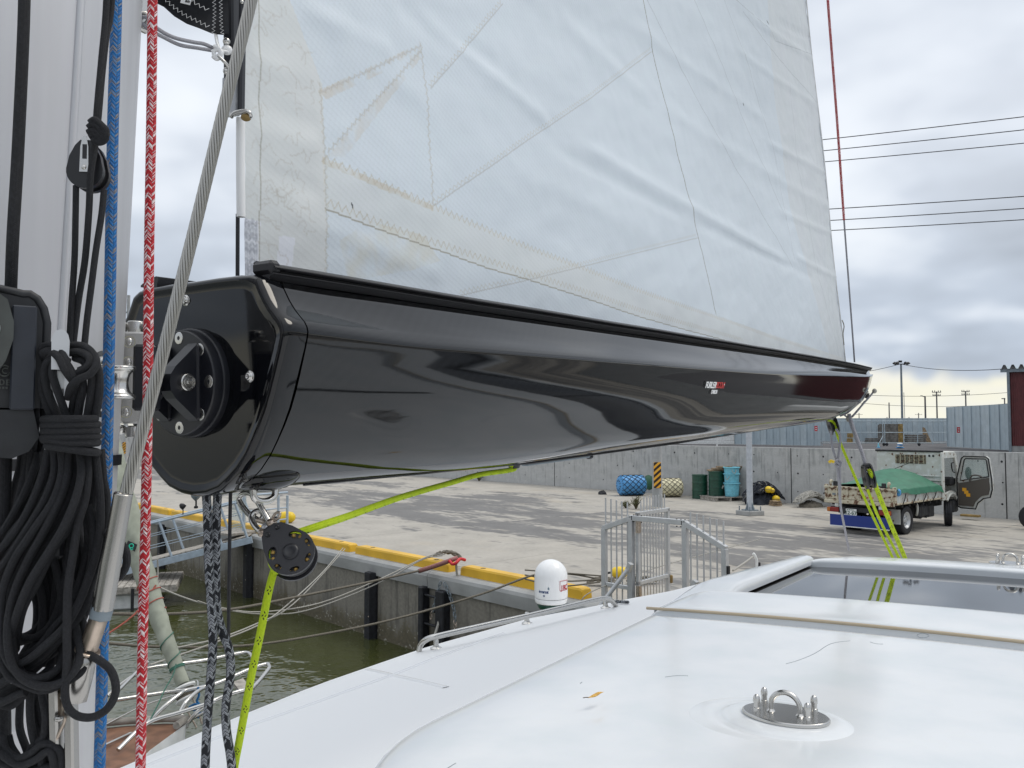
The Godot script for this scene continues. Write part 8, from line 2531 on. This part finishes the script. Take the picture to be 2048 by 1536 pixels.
	for e in [
			[[1722, 786, 5.92], [1712, 800, 5.92], [1702, 812, 5.93], [1690, 822, 5.94], [1676, 828, 5.95], [1662, 832, 5.95]],
			[[1736, 783, 5.92], [1730, 790, 5.92], [1724, 800, 5.93], [1706, 816, 5.94], [1694, 826, 5.95], [1680, 832, 5.95]],
			[[1748, 782, 5.95], [1742, 790, 5.93], [1728, 806, 5.93], [1714, 822, 5.94], [1705, 832, 5.95], [1698, 836, 5.95]],
			[[1682, 824, 5.94], [1690, 831, 5.94], [1697, 836, 5.94]], [[1730, 802, 5.92], [1718, 818, 5.93], [1704, 834, 5.94]]]:
		wpart("cord", rope(seen(e, 5), 0.0065, 8), braid("pale"), lsh)
	wpart("cord_end", mb().ball(T(0, 0, 0).translated(at(1749, 782, 5.93)), Vector3(0.016, 0.018, 0.016), 12), mats.cord_grey, lsh)
	wpart("cord_end", mb().ball(T(0, 0, 0).translated(at(1732, 784, 5.92)), Vector3(0.016, 0.018, 0.016), 12), mats.cord_grey, lsh)
	wpart("strop", rope(seen([[1698, 828, 5.94], [1702, 846, 5.92], [1714, 880, 5.88], [1724, 906, 5.85], [1731, 928, 5.82]], 6), 0.0125, 10), braid("pale"), lsh)
	wpart("strop", rope(seen([[1700, 836, 5.96], [1708, 860, 5.92], [1720, 892, 5.88], [1732, 930, 5.83]], 6), 0.0115, 10), braid("pale"), lsh)
	wpart("strop_head", mb().ball(T(0, 0, 0).translated(at(1698, 837, 5.94)), Vector3(0.022, 0.026, 0.02), 12), mats.cord_grey, lsh)
	wpart("seizing", mb().tube(seen([[1730, 924, 5.83], [1732, 932, 5.82], [1735, 942, 5.81]], 4), 0.014, 8), mats.stainless_rusty, lsh)
	var b1 := at(1666, 852, 5.9)
	block("black pulley block under the boom's after end, upper one", frame(b1, Vector3(-0.12, 0, 0.9), at(1661, 832, 5.9) - b1), 1.75, false)
	var b2 := at(1738, 958, 5.8)
	block("black pulley block on the strop, lower one in front of the truck", frame(b2, Vector3(-0.12, 0, 0.9), at(1733, 930, 5.8) - b2), 1.95, false)
	var tail := at(1806, 1150, 6.75)
	for e in [[[[1642, 832, 5.75], [1652, 838, 5.8], [1663, 842, 5.86], [1672, 852, 5.86], [1674, 868, 5.86], [1690, 908, 5.95], [1735, 1010, 6.15], [1776, 1096, 6.35]], 0.010, "neon yellow sheet from the upper boom block down to the roof"],
			[[[1733, 972, 5.80], [1741, 995, 5.85], [1757, 1035, 6.0], [1788, 1096, 6.3]], 0.010, "neon yellow tackle part from the lower block, left one"],
			[[[1738, 940, 5.78], [1744, 952, 5.76], [1756, 985, 5.82], [1778, 1040, 6.0], [1802, 1097, 6.25]], 0.0155, "neon yellow tackle part from the lower block, right double one"]]:
		var p: Array = []
		var q_end = [e[0][-1][0] + (e[0][-1][0] - e[0][-2][0]) * 0.9, e[0][-1][1] + (e[0][-1][1] - e[0][-2][1]) * 0.9]
		for q in e[0]: p.append(at(q[0], q[1], q[2]))
		p.append(at(q_end[0], q_end[1], 6.75))
		solo("yellow_tackle", rope(spline(p, 7), e[1], 10), braid("yellow"), e[2], "rope", "yellow mainsheet tackle")
	var gt := thing("knotted_line", "thin grey cord with a knot hanging from the upper boom block", "cord", Transform3D(Basis(), at(1675, 922, 5.7)))
	wpart("cord", rope(seen([[1662, 862, 5.85], [1664, 890, 5.82], [1671, 914, 5.8], [1678, 928, 5.8], [1680, 960, 5.85], [1681, 1010, 5.95], [1690, 1060, 6.1], [1698, 1100, 6.3]], 6), 0.0085, 8), braid("pale"), gt)
	wpart("cord", rope(seen([[1672, 858, 5.83], [1680, 872, 5.83], [1679, 896, 5.82], [1676, 920, 5.8], [1674, 930, 5.8], [1678, 970, 5.86], [1680, 1005, 5.94]], 6), 0.0085, 8), braid("pale"), gt)
	var gk := mb()
	for e in [[[1669, 926], [1676, 920], [1682, 926], [1676, 933], [1670, 930]], [[1671, 922], [1678, 928], [1681, 934]]]: gk.tube(seen(e.map(func(q): return [q[0], q[1], 5.78]), 5), 0.0095, 8)
	wpart("knot", gk, braid("pale"), gt)
	wpart("yellow_tail", mb().tube(seen([[1668, 924, 5.78], [1662, 922, 5.78], [1658, 925, 5.78]], 4), 0.010, 8), mats.float_yellow, gt)
	# --- topping lift right of the sail
	var tl := thing("topping_lift", "thin line right of the sail, red above and pale below", "rope", Transform3D(Basis(), at(1709, 722, 5.95)))
	wpart("red_part", rope(seen([[1652, -60, 5.2], [1657, 20, 5.25], [1674, 240, 5.5], [1688, 440, 5.7]], 8), 0.0078, 10), braid("red"), tl)
	wpart("pale_part", rope(seen([[1688, 440, 5.7], [1697, 560, 5.8], [1706, 680, 5.9], [1709, 724, 5.95]], 8), 0.0060, 8), braid("pale"), tl)


func make_coil() -> void:
	var o := thing("rope_coil", "big hanging coil of black rope bound with five turns on the mast", "rope coil", Transform3D(Basis(), at(120, 1500, 0.88)))
	var m := braid("black")
	var S := [
		# over the horn
		[[118, 835, 0.875], [100, 795, 0.872], [90, 755, 0.87], [93, 728, 0.868], [112, 714, 0.866], [132, 726, 0.864], [146, 752, 0.862], [150, 780, 0.866], [142, 835, 0.876]],
		[[134, 835, 0.868], [118, 790, 0.864], [106, 752, 0.862], [108, 728, 0.865], [122, 716, 0.874], [136, 722, 0.884]],
		[[88, 716, 0.885], [84, 698, 0.88], [96, 690, 0.875], [114, 696, 0.868], [128, 714, 0.862], [138, 738, 0.858], [152, 764, 0.86], [140, 792, 0.87]],
		[[86, 706, 0.872], [100, 702, 0.864], [118, 716, 0.858], [130, 740, 0.855], [146, 762, 0.86]],
		[[138, 694, 0.885], [154, 690, 0.88], [174, 696, 0.874], [189, 712, 0.868], [192, 730, 0.862], [180, 748, 0.857], [158, 758, 0.855], [142, 774, 0.858], [136, 796, 0.868]],
		[[140, 706, 0.878], [158, 704, 0.872], [176, 712, 0.866], [180, 724, 0.862], [170, 738, 0.860], [148, 750, 0.862]],
		[[150, 716, 0.88], [166, 722, 0.872], [172, 734, 0.87], [158, 742, 0.868]],
		[[190, 720, 0.876], [198, 748, 0.872], [198, 790, 0.87], [190, 835, 0.872]], [[178, 742, 0.87], [184, 760, 0.868], [180, 800, 0.868], [174, 835, 0.87]], [[164, 756, 0.868], [166, 776, 0.866], [160, 806, 0.868], [156, 835, 0.87]],
		[[88, 740, 0.88], [84, 770, 0.88], [92, 806, 0.878], [104, 835, 0.876]],
		# falls and loops below the binding
		[[96, 900, 0.875], [88, 940, 0.87], [66, 1000, 0.862], [32, 1062, 0.86], [-20, 1122, 0.86]],
		[[108, 900, 0.872], [108, 948, 0.866], [86, 1006, 0.858], [48, 1068, 0.856], [8, 1128, 0.856], [-30, 1170, 0.858]],
		[[122, 902, 0.87], [124, 946, 0.862], [106, 1002, 0.853], [66, 1062, 0.85], [28, 1120, 0.85], [6, 1180, 0.85], [2, 1240, 0.85], [4, 1290, 0.846], [22, 1332, 0.842], [56, 1356, 0.84], [90, 1354, 0.842], [116, 1338, 0.85], [126, 1310, 0.862], [124, 1270, 0.872]],
		[[136, 902, 0.872], [134, 952, 0.862], [116, 1006, 0.854], [84, 1070, 0.85], [56, 1120, 0.85], [30, 1180, 0.848], [16, 1240, 0.846], [16, 1296, 0.842], [30, 1340, 0.838], [60, 1366, 0.836], [98, 1372, 0.836], [134, 1358, 0.838], [156, 1328, 0.842], [160, 1290, 0.85], [150, 1250, 0.86], [140, 1200, 0.868]],
		[[160, 904, 0.868], [162, 950, 0.86], [150, 1000, 0.85], [126, 1056, 0.844], [96, 1106, 0.842], [62, 1160, 0.842], [40, 1210, 0.842], [26, 1256, 0.85], [20, 1300, 0.86]],
		[[174, 904, 0.872], [176, 952, 0.866], [170, 1000, 0.86], [156, 1050, 0.854], [146, 1110, 0.848], [136, 1180, 0.842], [134, 1260, 0.838], [134, 1330, 0.838], [130, 1382, 0.838], [136, 1414, 0.838], [156, 1432, 0.838], [186, 1434, 0.838], [214, 1418, 0.84], [230, 1390, 0.842], [230, 1362, 0.845], [218, 1336, 0.848], [194, 1318, 0.85], [168, 1302, 0.852], [156, 1276, 0.858]],
		[[190, 902, 0.878], [196, 950, 0.874], [201, 1000, 0.872], [200, 1060, 0.87], [192, 1110, 0.866], [176, 1160, 0.862], [156, 1210, 0.852], [132, 1250, 0.846], [96, 1286, 0.844], [58, 1318, 0.846], [26, 1334, 0.85]],
		[[182, 904, 0.888], [188, 950, 0.886], [184, 1010, 0.884], [176, 1060, 0.882], [190, 1110, 0.878], [186, 1160, 0.876], [170, 1200, 0.872], [150, 1240, 0.868], [118, 1280, 0.862], [86, 1316, 0.858], [48, 1340, 0.858]],
		[[150, 1000, 0.89], [140, 1080, 0.888], [134, 1140, 0.884], [122, 1200, 0.88], [104, 1246, 0.876], [72, 1274, 0.874], [28, 1276, 0.876]],
		[[104, 1110, 0.884], [118, 1160, 0.882], [124, 1210, 0.88], [116, 1262, 0.878], [90, 1300, 0.876], [52, 1322, 0.874]],
		[[60, 1120, 0.884], [78, 1170, 0.884], [86, 1220, 0.884], [80, 1270, 0.88], [56, 1310, 0.876]],
		[[176, 1010, 0.874], [186, 1050, 0.872], [186, 1100, 0.872], [178, 1150, 0.874], [160, 1190, 0.876], [140, 1160, 0.88], [132, 1120, 0.884]],
		[[128, 960, 0.89], [126, 1030, 0.892], [120, 1100, 0.892], [112, 1180, 0.892], [104, 1260, 0.892], [100, 1330, 0.89]],
		[[152, 960, 0.892], [152, 1040, 0.893], [150, 1120, 0.893], [150, 1200, 0.89], [146, 1290, 0.886], [142, 1360, 0.88]],
		[[210, 1062, 0.872], [236, 1080, 0.872], [252, 1104, 0.874], [252, 1132, 0.876], [238, 1154, 0.878], [212, 1164, 0.882], [184, 1158, 0.886]],
		# from the clutch, past the coil on its left
		[[72, 800, 0.893], [70, 860, 0.893], [62, 920, 0.893], [56, 980, 0.89], [40, 1036, 0.886], [14, 1060, 0.886], [-20, 1062, 0.888]],
		[[60, 860, 0.898], [54, 930, 0.898], [40, 990, 0.896], [26, 1040, 0.893], [6, 1078, 0.89], [-20, 1100, 0.888]],
		# bottom tangle
		[[66, 1350, 0.872], [60, 1400, 0.87], [62, 1450, 0.868], [72, 1496, 0.866], [92, 1560, 0.866]], [[80, 1360, 0.868], [86, 1400, 0.864], [92, 1436, 0.862], [88, 1480, 0.862], [84, 1530, 0.862], [88, 1600, 0.862]],
		[[-20, 1378, 0.868], [4, 1368, 0.866], [30, 1350, 0.862], [44, 1332, 0.86]], [[-20, 1408, 0.866], [6, 1404, 0.864], [34, 1390, 0.862], [52, 1384, 0.86]],
		[[4, 1470, 0.872], [12, 1500, 0.868], [34, 1516, 0.864], [60, 1508, 0.86], [86, 1488, 0.858], [112, 1494, 0.858], [122, 1514, 0.86], [118, 1560, 0.862]],
		[[-20, 1490, 0.866], [10, 1514, 0.862], [40, 1530, 0.86], [70, 1520, 0.857], [98, 1502, 0.855], [108, 1530, 0.857], [104, 1580, 0.86]],
		[[70, 1486, 0.868], [92, 1478, 0.864], [112, 1486, 0.864], [118, 1504, 0.866]], [[20, 1540, 0.866], [56, 1544, 0.862], [96, 1534, 0.86], [122, 1540, 0.862]], [[88, 1512, 0.868], [110, 1516, 0.866], [124, 1530, 0.868], [122, 1570, 0.87]]]
	var g := RandomNumberGenerator.new()
	g.seed = 17
	for i in S.size():
		wpart("strand", rope(seen(S[i], 7), 0.0040, 10), m, o)
		if i < 11 or i == 16 or i == 25: continue
		for k in 2 if i < 34 else 1:   # the rope lies beside itself in most falls
			var dx := g.randf_range(8, 22) * (-1.0 if k else 1.0)
			var c := []
			for q in S[i]: c.append([q[0] + dx + g.randf_range(-4, 4), q[1] + g.randf_range(-6, 10), q[2] + 0.010 + 0.008 * k])
			wpart("strand", rope(seen(c, 5), 0.0040, 8), m, o)
	# five turns round the bundle
	var p := PackedVector3Array()
	for k in 110:
		var a := TAU * (k / 110.0) * 5.4 + 0.4
		var y := 836.0 + 64.0 * k / 109.0 + (10.0 * cos(a) if k > 84 else 2.0 * cos(a))
		p.append(at(141 + 54 * cos(a), y, 0.878 - 0.030 * sin(a)))
	wpart("binding_turn", rope(p, 0.0042, 10), m, o)
